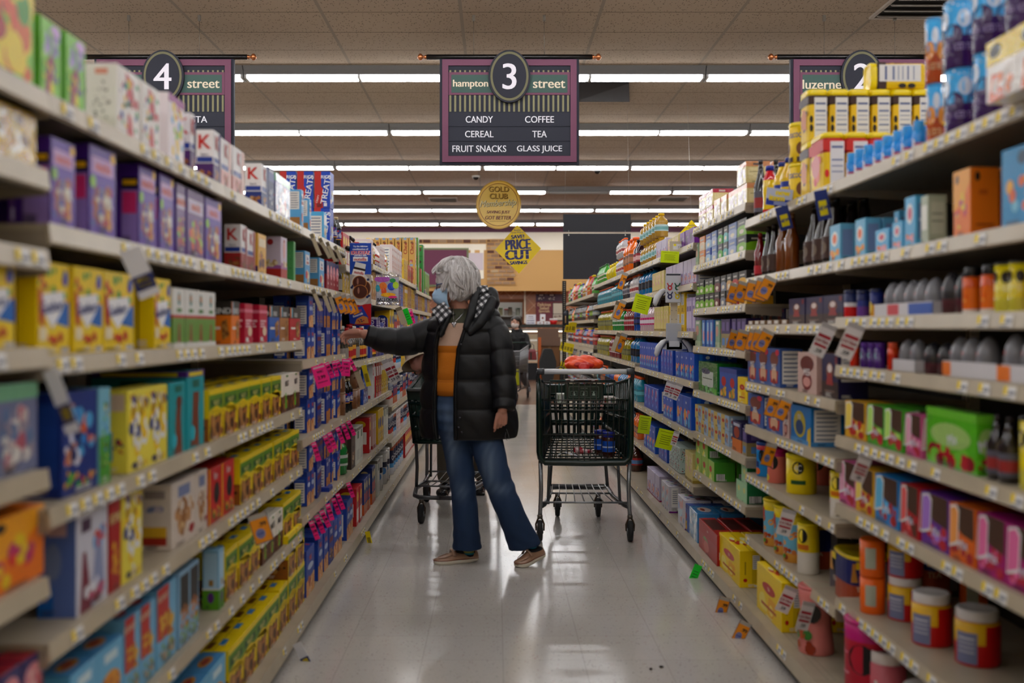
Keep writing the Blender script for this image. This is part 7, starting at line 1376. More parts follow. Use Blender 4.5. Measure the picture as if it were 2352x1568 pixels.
# ================================================================ deli end of the shop
Y = 25.0; s = Y / F
r = empty('deli_counter', (xb(1235, Y), Y, 0), 0, 'long glass fronted deli counter with dark rail along the back of the shop', 'deli counter')
g = G(); g.box(-6, 2.6, 0, .8, 0, .42, '#17171a'); g.build('base', MATTE, r)
g = G(); g.box(-6, 2.6, 0, .06, .42, .46, '#c8a88a'); g.box(-6, 2.6, .1, .75, .46, .62, '#b8b0a0'); g.build('case_floor', MATTE, r)
g = G(); g.box(-6, 2.6, -.04, .8, 1.28, 1.36, '#26302e'); g.box(-6, 2.6, -.06, .0, 1.2, 1.26, '#9a948c'); g.build('counter_top', PLAST, r)
g = G(); g.box(-6, 2.6, .02, .05, .95, .99, '#e8e4dc'); g.box(-6, 2.6, .02, .05, 1.12, 1.18, '#8a6a54'); g.build('case_rail', METAL, r)
g = G(); g.box(-6, 2.6, .7, .74, .5, 1.2, '#d8cdbb'); g.build('case_back', MATTE, r)
LAMP = mat('case_lamp', '#fff0d8', emit=6)
G().tube([(-5.9, .3, 1.18), (2.5, .3, 1.18)], .014, '#ffffff', 8).build('case_lamp', LAMP, r)
rn = random.Random(9)
for i in range(12):
    x = -2.2 + i * .36; c = rn.choice(['#c87a4a', '#e0c080', '#8aa05a', '#d8a0a0', '#e8d8c0'])
    g = G(); g.lathe([(0, .1, '#d8dad8'), (.06, .14), (.062, .13, c), (.09, .08)], c, 14); tag(g.build('salad_bowl', CARD, None, (r.location.x + x, Y + .35, .622)), 'bowl of food inside the deli counter, %sfrom the left' % (ORD[i] or 'first '), 'bowl', 'bowls in the deli counter')
zc = 1.362
def standing(name, px0, px1, py0, col, lb, cat, extra=None, d=.08, z0=zc):
    w = (px1 - px0) * s; h = CAM_H - (py0 - VY) * s - z0; g = G(); g.bbox(-w/2, w/2, 0, d, 0, h, col, .004)
    if extra: extra(g, w, h)
    return tag(g.build(name, CARD, None, ((px0 + px1) / 2 * s - VX * s, Y + .1, z0)), lb, cat)
def sgn(g, w, h):
    for st, v, c, hh in (('Autumn', .82, '#4a4a5a', .1), ('TO GO ONLY', .62, '#5a5a8a', .07), ('ROTISSERIE', .38, '#2a2a7a', .1), ('SOLD HERE', .14, '#3a3a8a', .1)): g.txt(st, (0, -.002, v*h), (1,0,0), (0,0,1), hh*h, c, 0, wmax=w*.85, bold=.002)
standing('counter_sign', 1208, 1231, 722, '#dcdade', 'white notice standing on the deli counter', 'sign', sgn, .02)
def pie(g, w, h): g.add([(w*.2*math.cos(k*.63), -.001, h*.45 + h*.16*math.sin(k*.63)) for k in range(10)], [tuple(range(10))], '#8a4a24')
standing('pie_box', 1234, 1248, 738, '#e4e2e4', 'white food box with brown picture on the deli counter, left one', 'food box', pie); standing('pie_box', 1250, 1264, 738, '#e4e2e4', 'white food box with brown picture on the deli counter, right one', 'food box', pie)
standing('pie_box', 1241, 1253, 721, '#e4e2e4', 'white food box stacked on top of the two others', 'food box', pie, z0=CAM_H - (737.4 - VY) * s)
g = G(); g.lathe([(0, .07), (.1, .1)], '#d01c20', 14); g.lathe([(.1, .1, '#e8e4e4'), (.14, .1)], '#e8e4e4', 14); tag(g.build('red_tub', PLAST, None, (xb(1272, Y), Y + .12, zc)), 'red tub with white lid on the deli counter', 'tub')
# salad specials poster
Yp = Y2 - .021; s = Yp / F; X, _, Z = P(1263, 706, Yp)
r = empty('menu_poster', (X, Yp, Z), 0, 'maroon poster reading Delicious Salad Specials on the deli wall', 'poster')
g = G(); g.bbox(-u(32), u(32), -.01, .02, -u(31), u(31), '#7c3f4a', .005); g.box(-u(32), u(32), -.012, -.01, u(14), u(31), '#57495c')
for st, z in (('Delicious', 7), ('Salad', -1), ('Specials', -9)): g.txt(st, (-u(13), -.0125, u(z)), (1,0,0), (0,0,1), u(7.5), '#e0c49a', 0, wmax=u(30), bold=.004)
for x in (-20, 4):
    g.box(u(x) - u(8), u(x) + u(8), -.014, -.012, u(27), u(30), '#1d1d20'); g.box(u(x) - u(4.5), u(x) + u(4.5), -.016, -.014, u(27.5), u(29.5), '#d8ccc8'); rq = random.Random(x)
    for k in range(9): er(x + rq.uniform(-7, 7), 21 + rq.uniform(-3, 3), rq.uniform(.7, 1.6), rq.uniform(.6, 1.3), '#d8d0cc', -.0125 - k*.0002, 8)
g.build('poster_panel', MATTE, r)
g = G(); g.box(u(6.5), u(30), -.022, -.013, -u(30), u(11), '#26282a'); g.box(u(7.5), u(30), -.024, -.022, -u(28.5), u(9.5), '#d8d2c4'); g.txt('$3.99', (u(18), -.0245, -u(21)), (1,0,0), (0,0,1), u(6), '#6a2a34', 0, wmax=u(19), bold=.004); g.box(u(7), u(30), -.0246, -.024, -u(15.5), -u(14), '#5a4a4a'); g.build('price_board', CARD, r)
# kitchen bits in the hatch
Yk = YB + 2.3; s = Yk / F
g = G(); zs = CAM_H - (724 - VY) * s; g.box(-1.2, 1.2, Yk, YB + 3, zs - .04, zs, '#d8dcda'); tag(g.build('kitchen_shelf', MATTE), 'white shelf seen through the deli hatch', 'shelf')
for i, (px, w, h, c, c2) in enumerate(((1150, 9, 17, '#d8d4b0', '#6a8a5a'), (1163, 9, 15, '#d0c8c8', '#c83a4a'), (1172, 9, 19, '#c8b8a8', '#3a4a44'), (1180, 7, 10, '#e4e4e6', '#e4e4e6'), (1190, 10, 17, '#d8dcd4', '#2a6a5a'))):
    g = G(); W_, H_ = w*s/2, h*s; g.lathe([(0, W_), (H_*.85, W_), (H_*.85, W_*1.05, c2), (H_, W_*1.05)], c, 14); tag(g.build('plastic_container', PLAST, None, ((px - VX)*s, Yk + .15, zs)), 'plastic food container on the kitchen shelf, %sfrom the left' % (ORD[i] or 'first '), 'container', 'containers in the deli kitchen')
KL = mat('kitchen_lamp', '#fff6e8', emit=9)
g = G(); g.tube([(-.9, YB + 2.0, 2.57), (.9, YB + 2.0, 2.57)], .03, '#fff', 10); tag(g.build('kitchen_light', KL), 'strip lamp in the kitchen behind the deli hatch', 'ceiling light')
for i, x in enumerate((-3.5, -.6, 2.3)):
    r = empty('spotlight', (x, YB + .5, 2.38), 0, 'small recessed lamp in the deli ceiling, ' + ['left one', 'middle one', 'right one'][i], 'ceiling light', 'deli ceiling lamps')
    G().lathe([(-.01, .09), (0, .09)], '#e8e4dc', 16).build('lamp_ring', MATTE, r); G().lathe([(-.016, .06), (-.01, .06)], '#fff', 16).build('lamp_disc', mat('warm_lamp', '#ffd9a8', emit=60), r)
# cardboard box, black bin and orange board in front of the deli
Yb_ = 18.2; s = Yb_ / F
r = empty('cardboard_box', (xb(1262, Yb_), Yb_, 0), 0, 'tall open brown cardboard box standing near the deli', 'cardboard box')
w = u(25); zt = CAM_H - (774 - VY) * s
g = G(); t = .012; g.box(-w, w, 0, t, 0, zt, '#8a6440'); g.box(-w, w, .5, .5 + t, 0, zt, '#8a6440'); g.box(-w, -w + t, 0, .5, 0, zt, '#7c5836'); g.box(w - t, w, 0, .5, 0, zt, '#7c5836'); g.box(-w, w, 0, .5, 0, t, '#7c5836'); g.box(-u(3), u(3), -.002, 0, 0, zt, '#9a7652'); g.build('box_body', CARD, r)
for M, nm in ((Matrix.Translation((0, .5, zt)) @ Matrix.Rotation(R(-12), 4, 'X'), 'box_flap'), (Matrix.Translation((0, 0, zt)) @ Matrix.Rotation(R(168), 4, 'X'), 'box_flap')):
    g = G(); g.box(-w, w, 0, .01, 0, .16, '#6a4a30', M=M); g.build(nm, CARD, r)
r = empty('waste_bin', (xb(1259, 17.6), 17.6, 0), 0, 'dark grey bin with faceted shoulders in front of the cardboard box', 'bin'); s = 17.6 / F
g = G(); prof = [(-14, 0), (-14, 12), (-20, 30), (-13, 44), (-8, 46), (8, 46), (13, 44), (20, 30), (14, 12), (14, 0)]
zz = lambda py: CAM_H - (py - VY) * s
pts = [(-11, 0.0), (-11, zz(872)), (-19, zz(842)), (-19, zz(832)), (-11, zz(805)), (-8, zz(801)), (8, zz(801)), (11, zz(805)), (19, zz(830)), (19, zz(840)), (11, zz(872)), (11, 0.0)]
n = len(pts); g.add([(u(a), 0, z) for a, z in pts] + [(u(a), .4, z) for a, z in pts], [tuple(range(n-1, -1, -1))[::-1], tuple(range(n, 2*n))[::-1]] + [(k, k+n, (k+1) % n + n, (k+1) % n) for k in range(n)], '#2c2d2e'); g.build('bin_body', MATTE, r)
o = G().box(xb(1236, 18), xb(1243, 18), 18, 18.03, 0, zz(775), '#b85a2a').build('orange_board', MATTE); tag(o, 'narrow orange board standing left of the brown cardboard box', 'board')
# ================================================================ people
PX = lambda px, py, dy=0.0, Y=5.45: Vector(P(px, py, Y + dy))
SKIN = mat('skin', attr=True, rough=.5, spec=.4)
SKIN.node_tree.nodes['Principled BSDF'].inputs['Subsurface Weight'].default_value = .08
SKIN.node_tree.nodes['Principled BSDF'].inputs['Subsurface Radius'].default_value = (.02, .008, .004)
PUFF = mat('quilted_nylon', '#07080c', rough=.5, spec=.35, bump=.12, bscale=45)
KNIT = mat('knit_fabric', attr=True, rough=.85, spec=.2, bump=.5, bscale=420)
LEATHER = mat('patent_leather', attr=True, rough=.28, spec=.5, coat=.3)
def plaid_mat():
    m = bpy.data.materials.new('black_white_plaid'); m.use_nodes = True; nt = m.node_tree; L = nt.links.new
    b = nt.nodes['Principled BSDF']; b.inputs['Roughness'].default_value = .85
    tc = N(nt, 'ShaderNodeTexCoord'); mp = N(nt, 'ShaderNodeMapping'); mp.inputs['Rotation'].default_value = (R(20), R(38), 0); L(tc.outputs['Object'], mp.inputs[0])
    sp = N(nt, 'ShaderNodeSeparateXYZ'); L(mp.outputs[0], sp.inputs[0]); o = []
    for k in 'XZ':
        q = N(nt, 'ShaderNodeMath', operation='FLOORED_MODULO'); L(sp.outputs[k], q.inputs[0]); q.inputs[1].default_value = .031
        c = N(nt, 'ShaderNodeMath', operation='LESS_THAN'); L(q.outputs[0], c.inputs[0]); c.inputs[1].default_value = .0155; o.append(c.outputs[0])
    a = N(nt, 'ShaderNodeMath', operation='ADD'); L(o[0], a.inputs[0]); L(o[1], a.inputs[1])
    cr = N(nt, 'ShaderNodeValToRGB'); cr.color_ramp.interpolation = 'CONSTANT'; e = cr.color_ramp.elements
    e[0].position = 0; e[0].color = (.012, .012, .013, 1); e[1].position = .25; e[1].color = (.09, .09, .1, 1); x = e.new(.75); x.color = (.62, .62, .64, 1)
    h = N(nt, 'ShaderNodeMath', operation='MULTIPLY'); h.inputs[1].default_value = .5; L(a.outputs[0], h.inputs[0]); L(h.outputs[0], cr.inputs[0]); L(cr.outputs[0], b.inputs['Base Color'])
    return m
PLAID = plaid_mat()
def limb(g, pts, rs, col='#c89684', seg=14, flat=1):
    g.tube(pts, rs, col, seg, flat=flat)
    for p, r_ in ((pts[0], rs[0]), (pts[-1], rs[-1])): g.sphere(tuple(p), r_ * .98, col, 12, 8)
def hand(g, wrist, dirv, normal, spread, curls, size=1.0, thumb=1, thumb_dir=None):
    """palm, four bent fingers of different lengths and a thumb; dirv along the hand, normal out of the back of the hand"""
    d = Vector(dirv).normalized(); n = Vector(normal); n = (n - d * n.dot(d)).normalized(); s = d.cross(n) * thumb; w = Vector(wrist)
    for k, off in enumerate((-.027, -.009, .009, .027)):
        a = w + d * .01 * size + s * off * .6 * size; b_ = w + d * (.082 - abs(off) * .25) * size + s * off * size
        g.tube([a, a.lerp(b_, .5) + n * .004, b_], [.014*size, .0145*size, .0105*size], '#c89684', 10); g.sphere(tuple(b_), .0108*size, '#c89684', 10, 8)
        L_ = (.062, .075, .078, .070)[k] * size      # little finger to forefinger
        c = curls[k]; p = b_; dd = d.copy(); rad = (.0066, .0074, .0077, .0075)[k] * size
        dd = (dd + s * off * spread).normalized()
        pts = [p]; ang = 0
        for seg_, (fl, bend) in enumerate(((.45, c), (.3, c * 1.1), (.25, c * .8))):
            ang += bend; v = dd * math.cos(ang) - n * math.sin(ang); p = p + v * L_ * fl; pts.append(p)
        g.tube(pts, [rad*1.1, rad, rad*.92, rad*.75], '#c89684', 10); g.sphere(tuple(pts[-1]), rad*.76, '#c89684', 10, 8)
        for q in pts[1:3]: g.sphere(tuple(q), rad*1.02, '#c89684', 10, 8)
    t0 = w + d * .022*size + s * .022*size; td = Vector(thumb_dir).normalized() if thumb_dir else (d * .7 + s * .7 - n * .35).normalized()
    t1 = t0 + td * .036*size; t2 = t1 + (td * .7 + d * .5).normalized() * .03*size; t3 = t2 + (td * .4 + d * .7 - n * .2).normalized() * .024*size
    g.tube([t0, t1, t2, t3], [.016*size, .0125*size, .0105*size, .008*size], '#c89684', 10); g.sphere(tuple(t3), .0082*size, '#c89684', 10, 8); g.sphere(tuple(t1), .0125*size, '#c89684', 10, 8)

# ---------------------------------------------------------------- the woman in the black puffer coat
base = PX(1110, 1294); base.z = 0
woman = empty('person', tuple(base), 0, 'person with curly silver hair, blue mask and black puffer coat reaching to the left shelf', 'person')
def rel(o):       # geometry is laid out in world space, then moved under the person's empty
    o.parent = woman; o.location = -base; return o
HC = PX(1046, 652)
g = G()
g.sphere(tuple(HC + Vector((.012, 0, .012))), (.088, .074, .094), '#c89684', 20, 14)      # cranium
limb(g, [HC + Vector((-.035, 0, -.02)), HC + Vector((-.058, -.004, -.085))], [.062, .034])     # jaw to chin
g.sphere(tuple(HC + Vector((-.045, -.03, -.05))), (.04, .034, .05), '#c89684', 12, 8)           # cheek
g.sphere(tuple(HC + Vector((-.045, .03, -.05))), (.04, .034, .05), '#c89684', 12, 8)
g.sphere(tuple(HC + Vector((-.072, 0, .012))), (.022, .042, .018), '#c89684', 12, 8)            # brow
g.tube([HC + Vector((-.082, 0, .0)), HC + Vector((-.098, 0, -.022)), HC + Vector((-.108, 0, -.044)), HC + Vector((-.094, 0, -.05))], [.009, .011, .013, .012], '#c89684', 10)   # nose
g.sphere(tuple(HC + Vector((-.092, 0, -.068))), (.012, .024, .008), '#c89684', 10, 6); g.sphere(tuple(HC + Vector((-.088, 0, -.08))), (.012, .02, .008), '#c89684', 10, 6)  # lips
for sy in (-1, 1): g.sphere(tuple(HC + Vector((.008, sy*.074, -.018))), (.016, .008, .028), '#c89684', 10, 8)   # ears
limb(g, [HC + Vector((0, 0, -.06)), PX(1060, 716, .01), PX(1064, 742, .02)], [.05, .05, .062])              # neck
limb(g, [PX(1068, 748, .03), PX(1072, 800, .02), PX(1072, 870, .01), PX(1078, 930, .01)], [.11, .125, .125, .13])
limb(g, [PX(1012, 758, .07), PX(1068, 748, .03), PX(1130, 748, -.03)], [.06, .09, .06])
# reaching arm, far side of the body
W1 = PX(836, 767, .0)
limb(g, [PX(1005, 762, .06), PX(928, 786, .04), PX(880, 778, .02), W1], [.056, .043, .036, .025], flat=1)
# hanging arm
W2 = PX(1154, 942, -.16)
limb(g, [PX(1138, 762, -.04), PX(1160, 855, -.09), PX(1158, 900, -.125), W2], [.055, .042, .036, .025])
limb(g, [PX(1050, 935, .01), PX(1058, 1100, .02), PX(1073, 1236, .03), PX(1077, 1262, .045)], [.09, .058, .034, .017])
limb(g, [PX(1105, 935, .0), PX(1135, 1100, -.03), PX(1203, 1226, -.01), PX(1220, 1250, .01)], [.09, .058, .034, .017])
hand(g, W1, (-1, .0, .02), (0, .6, .8), .1, (.8, .7, .6, .45), .98, -1, (-1, -.12, -.12))
hand(g, W2, (-.1, .0, -1), (.3, -1, -.1), .4, (.95, .85, .65, .3), .86, 1, (-.35, -.2, -1))
skinc = np.array(lin('#b98470')); skinr = np.array(lin('#b06a58'))
def skin(co):
    c = np.tile(skinc, (len(co), 1)); nx = np.sin(co[:, 0]*90) * np.sin(co[:, 2]*80 + co[:, 1]*60) * .5 + .5
    c = c * (1 - .12 * nx[:, None]) + skinr * .12 * nx[:, None]
    lips = (np.abs(co[:, 2] - (HC.z - .074)) < .012) & (co[:, 0] < HC.x - .088) & (np.abs(co[:, 1] - HC.y) < .024); c[lips] = lin('#a85a56')
    return c
rel(remesh(g, 'body', .0033, SKIN, None, 2, skin))
# eyes, glasses, mask
for sy in (-1, 1):
    g = G(); c = HC + Vector((-.078, sy*.031, -.004)); g.sphere(tuple(c), .0125, '#e8e2de', 14, 10); g.sphere(tuple(c + Vector((-.0085, 0, -.002))), (.0055, .0062, .0062), '#4a5a6a', 10, 8); rel(g.build('eye', PLAST))
g = G()
for sy in (-1, 1):
    c = HC + Vector((-.1, sy*.034, -.014)); g.tube([c + Vector((sy*sy*.004*abs(math.cos(a)), math.cos(a)*.026, math.sin(a)*.018)) for a in np.linspace(0, 2*math.pi, 25)[:-1]], .0022, '#2c3c5c', 6, closed=True)
    g.tube([HC + Vector((-.096, sy*.06, -.006)), HC + Vector((-.05, sy*.078, .002)), HC + Vector((.005, sy*.08, .002))], .0028, '#4a5f8c', 6)
g.tube([HC + Vector((-.1, -.009, -.01)), HC + Vector((-.105, 0, -.007)), HC + Vector((-.1, .009, -.01))], .002, '#2c3c5c', 6)
rel(g.build('glasses', PLAST))
g = G(); rings = []
for i in range(15):
    t = i / 14; z = HC.z - .028 - t * .085; ridge = .0016 * (1 if i % 4 < 2 else -1) if 3 < i < 11 else 0
    hw = .066 + .008 * math.sin(math.pi * t) ; fx = -.108 - .016 * math.sin(math.pi * min(1, t * 1.1)) + .03 * max(0, t - .75) * 2 - ridge
    rg = []
    for k in range(19):
        a = -math.pi * .5 + math.pi * k / 18; q = abs(math.sin(a)) ** 2.4
        rg.append((HC.x + fx * (1 - q) + (-.03 - .01*math.sin(math.pi*t)) * q, HC.y + hw * 1.06 * math.sin(a), z + .012 * q * (1 - 2*t)))
    rings.append(rg)
g.loft(rings, '#a9cbe8', cap=False, closed=False)
for sy in (-1, 1):
    for dz in (-.036, -.1): g.tube([HC + Vector((-.03, sy*.057, dz)), HC + Vector((0, sy*.078, -.035 if dz > -.05 else -.045))], .0014, '#dfe8f0', 5)
rel(g.build('face_mask', MATTE))
# hair: a fused base volume plus separate curling locks
g = G(); H = '#cfcac8'
g.sphere(tuple(HC + Vector((.003, 0, .028))), (.108, .094, .108), H, 20, 14); g.sphere(tuple(HC + Vector((.045, .0, -.01))), (.064, .085, .085), H, 16, 12)
g.sphere(tuple(HC + Vector((.03, -.05, -.045))), (.05, .034, .05), H); g.sphere(tuple(HC + Vector((.03, .05, -.045))), (.05, .034, .05), H)
g.sphere(tuple(HC + Vector((-.045, 0, .055))), (.05, .074, .042), H)
hc = np.array(lin('#d2cecc')); hd = np.array(lin('#a8a19e'))
def hairc(co):
    t = .5 + .5 * np.sin(co[:, 0]*140 + 5*np.sin(co[:, 2]*30) + co[:, 1]*60); return hc * (1 - t[:, None]*.5) + hd * t[:, None] * .5
def hdisp(co, no):
    w = np.sin(co[:, 0]*110 + 4*np.sin(co[:, 2]*28)) * np.cos(co[:, 1]*90 + 3*np.sin(co[:, 2]*35)); return co + no * (.003 * w)[:, None]
hair = rel(remesh(g, 'hair', .005, mat('hair', attr=True, rough=.42, spec=.5), None, 5, hairc, hdisp))
rn = random.Random(12); g = G()
for cl in range(120):        # clumps of fine strands that bend and curl together
    az = rn.uniform(-math.pi, math.pi); front = abs(abs(az) - math.pi) < 1.12
    th0 = rn.uniform(.03, .8) if cl % 3 else rn.uniform(.9, 1.3); th1 = rn.uniform(1.15, 1.5) if front else rn.uniform(2.2, 2.72)
    if front and th0 > .8: th0 = .4
    ph = rn.uniform(0, 6.3); am = rn.uniform(.010, .024); fr = rn.uniform(4.5, 7); curl = rn.uniform(-.6, .6); lift = rn.uniform(0, .012); tipc = rn.choice([-1, 1]) * rn.uniform(.5, 1)
    for st in range(20):
        u0, v0 = rn.uniform(-1, 1), rn.uniform(-1, 1); pts = []; n_ = 15; endf = rn.uniform(.85, 1)
        for k in range(n_):
            t = k / (n_ - 1) * endf; th = th0 + (th1 - th0) * t; sp = (.16 - .1 * t) * u0
            a = az + curl * t * math.sin(min(th, 1.57)) + sp / max(.4, math.sin(min(th, 1.57))) + am * 5 * math.sin(fr*t + ph) * t
            rx, ry, rz = .113 + lift, .099 + lift, .118 + lift; c = HC + Vector((.004, 0, .022)); z = math.cos(th) * rz
            if th > 1.57: z = -(th - 1.57) * .112; rr = 1 - .16 * (th - 1.57) ** 2
            else: rr = math.sin(th)
            d = Vector((math.cos(a), math.sin(a), 0)); tip = max(0, t - .72) / .28
            p = c + Vector((math.cos(a)*rx*rr, math.sin(a)*ry*rr, z)) + d * (am * math.cos(fr*t + ph) * t * .9 + .004 * v0) + Vector((-d.y, d.x, 0)) * tipc * .018 * tip ** 2 + Vector((0, 0, .012 * tip ** 2)) + Vector((0, 0, .003 * v0))
            pts.append(p)
        r0 = rn.uniform(.0007, .0014); col = rn.choice(['#e2dedd', '#d6d1cf', '#ebe8e8', '#bcb6b3', '#cbc5c2', '#a9a29f'])
        g.tube(pts, [r0*.7] + [r0] * (n_ - 2) + [r0*.3], col, 4)
rel(g.build('hair_locks', mat('hair', attr=True)))
# sweater in three knitted bands
def ringf(cx, cy, z, a, b_, n=36, ex=2.2, ph=0): 
    out = []
    for k in range(n):
        t = 2 * math.pi * k / n + ph; c, s_ = math.cos(t), math.sin(t); q = (abs(c)**ex + abs(s_)**ex) ** (-1/ex); out.append((cx + a*c*q, cy + b_*s_*q, z))
    return out
rings, cols = [], []
for py, cx, hw, b_, c in ((709, 1058, 24, .058, '#4a4a3c'), (716, 1060, 34, .075, '#47483a'), (728, 1064, 58, .1, '#47483a'), (741, 1066, 70, .115, '#47483a'), (742, 1066, 71, .116, '#c9a893'), (770, 1066, 70, .13, '#c9a893'), (792, 1066, 68, .132, '#c9a893'),
        (793, 1066, 68, .133, '#c8741c'), (806, 1065, 67, .133, '#c8741c'), (807.5, 1065, 66, .13, '#b5661a'), (809, 1065, 67, .133, '#c8741c'), (830, 1064, 68, .137, '#c8741c'), (850, 1064, 71, .143, '#c8741c'), (866, 1064, 72, .145, '#c8741c'), (868, 1064, 71, .142, '#b5661a'), (870, 1064, 72, .145, '#c8741c'), (873, 1064, 72, .143, '#b5661a'), (875, 1064, 73, .147, '#c8741c'), (895, 1064, 74, .148, '#bd6c1a'), (905, 1064, 70, .14, '#bd6c1a'), (907, 1064, 66, .13, '#a85e18')):
    p = PX(cx, py, .015); rings.append(ringf(p.x, p.y, p.z, hw/431.6, b_)); cols.append(c)
g = G(); g.loft(rings, cols[:-1], cap=False); rel(g.build('sweater', KNIT))
g = G(); pend = PX(1043, 741, -.135)
g.tube([PX(1041, 700, -.06), PX(1041, 722, -.115), pend], .0009, '#c8c8c8', 5); g.tube([PX(1073, 705, -.05), PX(1062, 722, -.1), pend], .0012, '#d0d0d0', 5)
g.sphere(tuple(pend + Vector((-.006, 0, -.004))), .0075, '#d8d4d4', 8, 6); g.sphere(tuple(pend + Vector((.006, 0, -.004))), .0075, '#d8d4d4', 8, 6); g.sphere(tuple(pend + Vector((0, 0, -.013))), (.008, .006, .011), '#b8a8a8', 8, 6)
rel(g.build('necklace', mat('silver', '#c8c8cc', rough=.25, metal=1)))
# coat body: an open quilted shell
ctl = [(722, 1068, .135, .11, 20, -20), (735, 1070, .185, .135, 30, -8), (755, 1072, .215, .15, 40, 4), (800, 1073, .226, .162, 45, 13), (868, 1074, .228, .165, 45, 17), (900, 1075, .240, .172, 44, 17), (950, 1076, .25, .178, 43, 17), (1003, 1077, .252, .18, 40, 17)]
def interp(py, k):
    for a, b_ in zip(ctl, ctl[1:]):
        if py <= b_[0]: t = max(0, (py - a[0]) / (b_[0] - a[0])); return a[k] + (b_[k] - a[k]) * t
    return ctl[-1][k]
seams = [722, 762, 812, 868, 876, 935, 1003]
rings = []; rings_in = []
for i in range(113):
    py = 722 + (1003 - 722) * i / 112; cx, a, b_, tl, tr = [interp(py, k) for k in (1, 2, 3, 4, 5)]
    for s0, s1 in zip(seams, seams[1:]):
        if s0 <= py <= s1: f = abs(math.sin(math.pi * (py - s0) / (s1 - s0))) ** .4; f *= min(1, (s1 - s0) / 45)
    rg, ri = [], []; n_ = 120
    for k in range(n_ + 1):
        th = R(tr) - (2*math.pi - R(tl - tr)) * k / n_; edge = min(k, n_ - k)
        e = min(1, edge / 5)
        w = .0025 * math.sin(th * 11 + py * .06) * math.sin(py * .05 + th * 4) + .003 * math.sin(th * 5 + py * .03)
        off = (.014 * f * (.35 + .65 * e)) + w * e * f
        p = PX(cx, py, .03)
        rg.append((p.x - math.sin(th) * (a + off), p.y - math.cos(th) * (b_ + off), p.z)); ri.append((p.x - math.sin(th) * (a - .012), p.y - math.cos(th) * (b_ - .012), p.z))
    rings.append(rg); rings_in.append(ri)
g = G(); n1 = len(rings[0]); g.loft(rings[::-1], '#15151b', cap=False, closed=False); g.loft(rings_in, '#15151b', cap=False, closed=False)
o_ = len(rings) * n1; nr = len(rings)
vo = lambda i, k: (nr - 1 - i) * n1 + k; vi = lambda i, k: o_ + i * n1 + k
fs = [(vo(i, k0), vo(i+1, k0), vi(i+1, k0), vi(i, k0)) for i in range(nr-1) for k0 in (0, n1-1)] + [(vo(i0, k), vo(i0, k+1), vi(i0, k+1), vi(i0, k)) for i0 in (0, nr-1) for k in range(n1-1)]
for f in fs: g.f.append(f); g.c.append(lin('#15151b')); g.m.append(0); g.sm.append(True)
coat = rel(g.build('coat', PUFF))
def strip(k0, dy):     # zip plackets running down both front edges
    g = G(); pts = [Vector(rings[i][k0]) + Vector((0, dy, 0)) for i in range(6, nr, 3)]; g.tube(pts, .010, '#121217', 8, flat=.6); g.tube([p + Vector((0, -.008, 0)) for p in pts], .0022, '#2e2e34', 5); o = rel(g.build('zip_placket', PUFF))
strip(1, -.004); strip(n1 - 2, -.004)
g = G()
for px, py in ((1053, 982), (1060, 993), (1056, 960), (1059, 792)): p = PX(px, py, -.155); g.tube([p, p + Vector((0, -.006, 0))], .0065, '#3c3d42', 12)
rel(g.build('snap_buttons', METAL))
# sleeves
def sleeve(pts, rs, name, nseg, amp=.012, ph=0):
    P_ = [Vector(p) for p in pts]; out, ro = [], []; M_ = 90
    for i in range(M_ + 1):
        t = i / M_ * (len(P_) - 1); j = min(int(t), len(P_) - 2); u_ = t - j
        p0, p1, p2, p3 = P_[max(j-1, 0)], P_[j], P_[j+1], P_[min(j+2, len(P_)-1)]
        p = .5 * ((2*p1) + (p2 - p0)*u_ + (2*p0 - 5*p1 + 4*p2 - p3)*u_*u_ + (3*p1 - p0 - 3*p2 + p3)*u_**3)
        r_ = rs[j] + (rs[j+1] - rs[j]) * u_; f = abs(math.sin(math.pi * nseg * i / M_ + ph)) ** .6
        out.append(p); ro.append(r_ - amp * (1 - f))
    g = G(); g.tube(out, ro, '#15151b', 28)
    nv = len(g.v); 
    for q in range(nv):
        i = q // 28; k = q % 28; c = out[min(i, M_)]; v = Vector(g.v[q]) - c
        w = 1 + .035 * math.sin(k * .9 + i * .25) * math.sin(i * .16 + k * .3); g.v[q] = tuple(c + v * w)
    g.tube([out[-1] - (out[-1]-out[-4]) * .3, out[-1] + (out[-1] - out[-4]) * .35], [ro[-1] * .96, ro[-1] * .8], '#101015', 20)
    return rel(g.build(name, PUFF))
sleeve([PX(1030, 752, .07), PX(1000, 762, .06), PX(962, 776, .05), PX(922, 784, .04), PX(878, 780, .02), PX(842, 769, .0)], [.075, .087, .082, .078, .068, .054], 'sleeve', 4.5, .006)
sleeve([PX(1108, 742, -.0), PX(1132, 758, -.03), PX(1146, 800, -.06), PX(1154, 850, -.09), PX(1158, 900, -.12), PX(1158, 940, -.155)], [.07, .078, .078, .073, .068, .058], 'sleeve', 4.5, .008)
g = G()
for p_, r_ in ((PX(1124, 750, -.01), .082), (PX(1100, 738, .03), .075), (PX(1030, 745, .07), .075), (PX(1010, 756, .06), .08), (PX(1066, 738, .1), .09)): g.sphere(tuple(p_), (r_, r_, r_ * .85), '#0d0e13')
rel(remesh(g, 'shoulder_panel', .007, PUFF, None, 8))
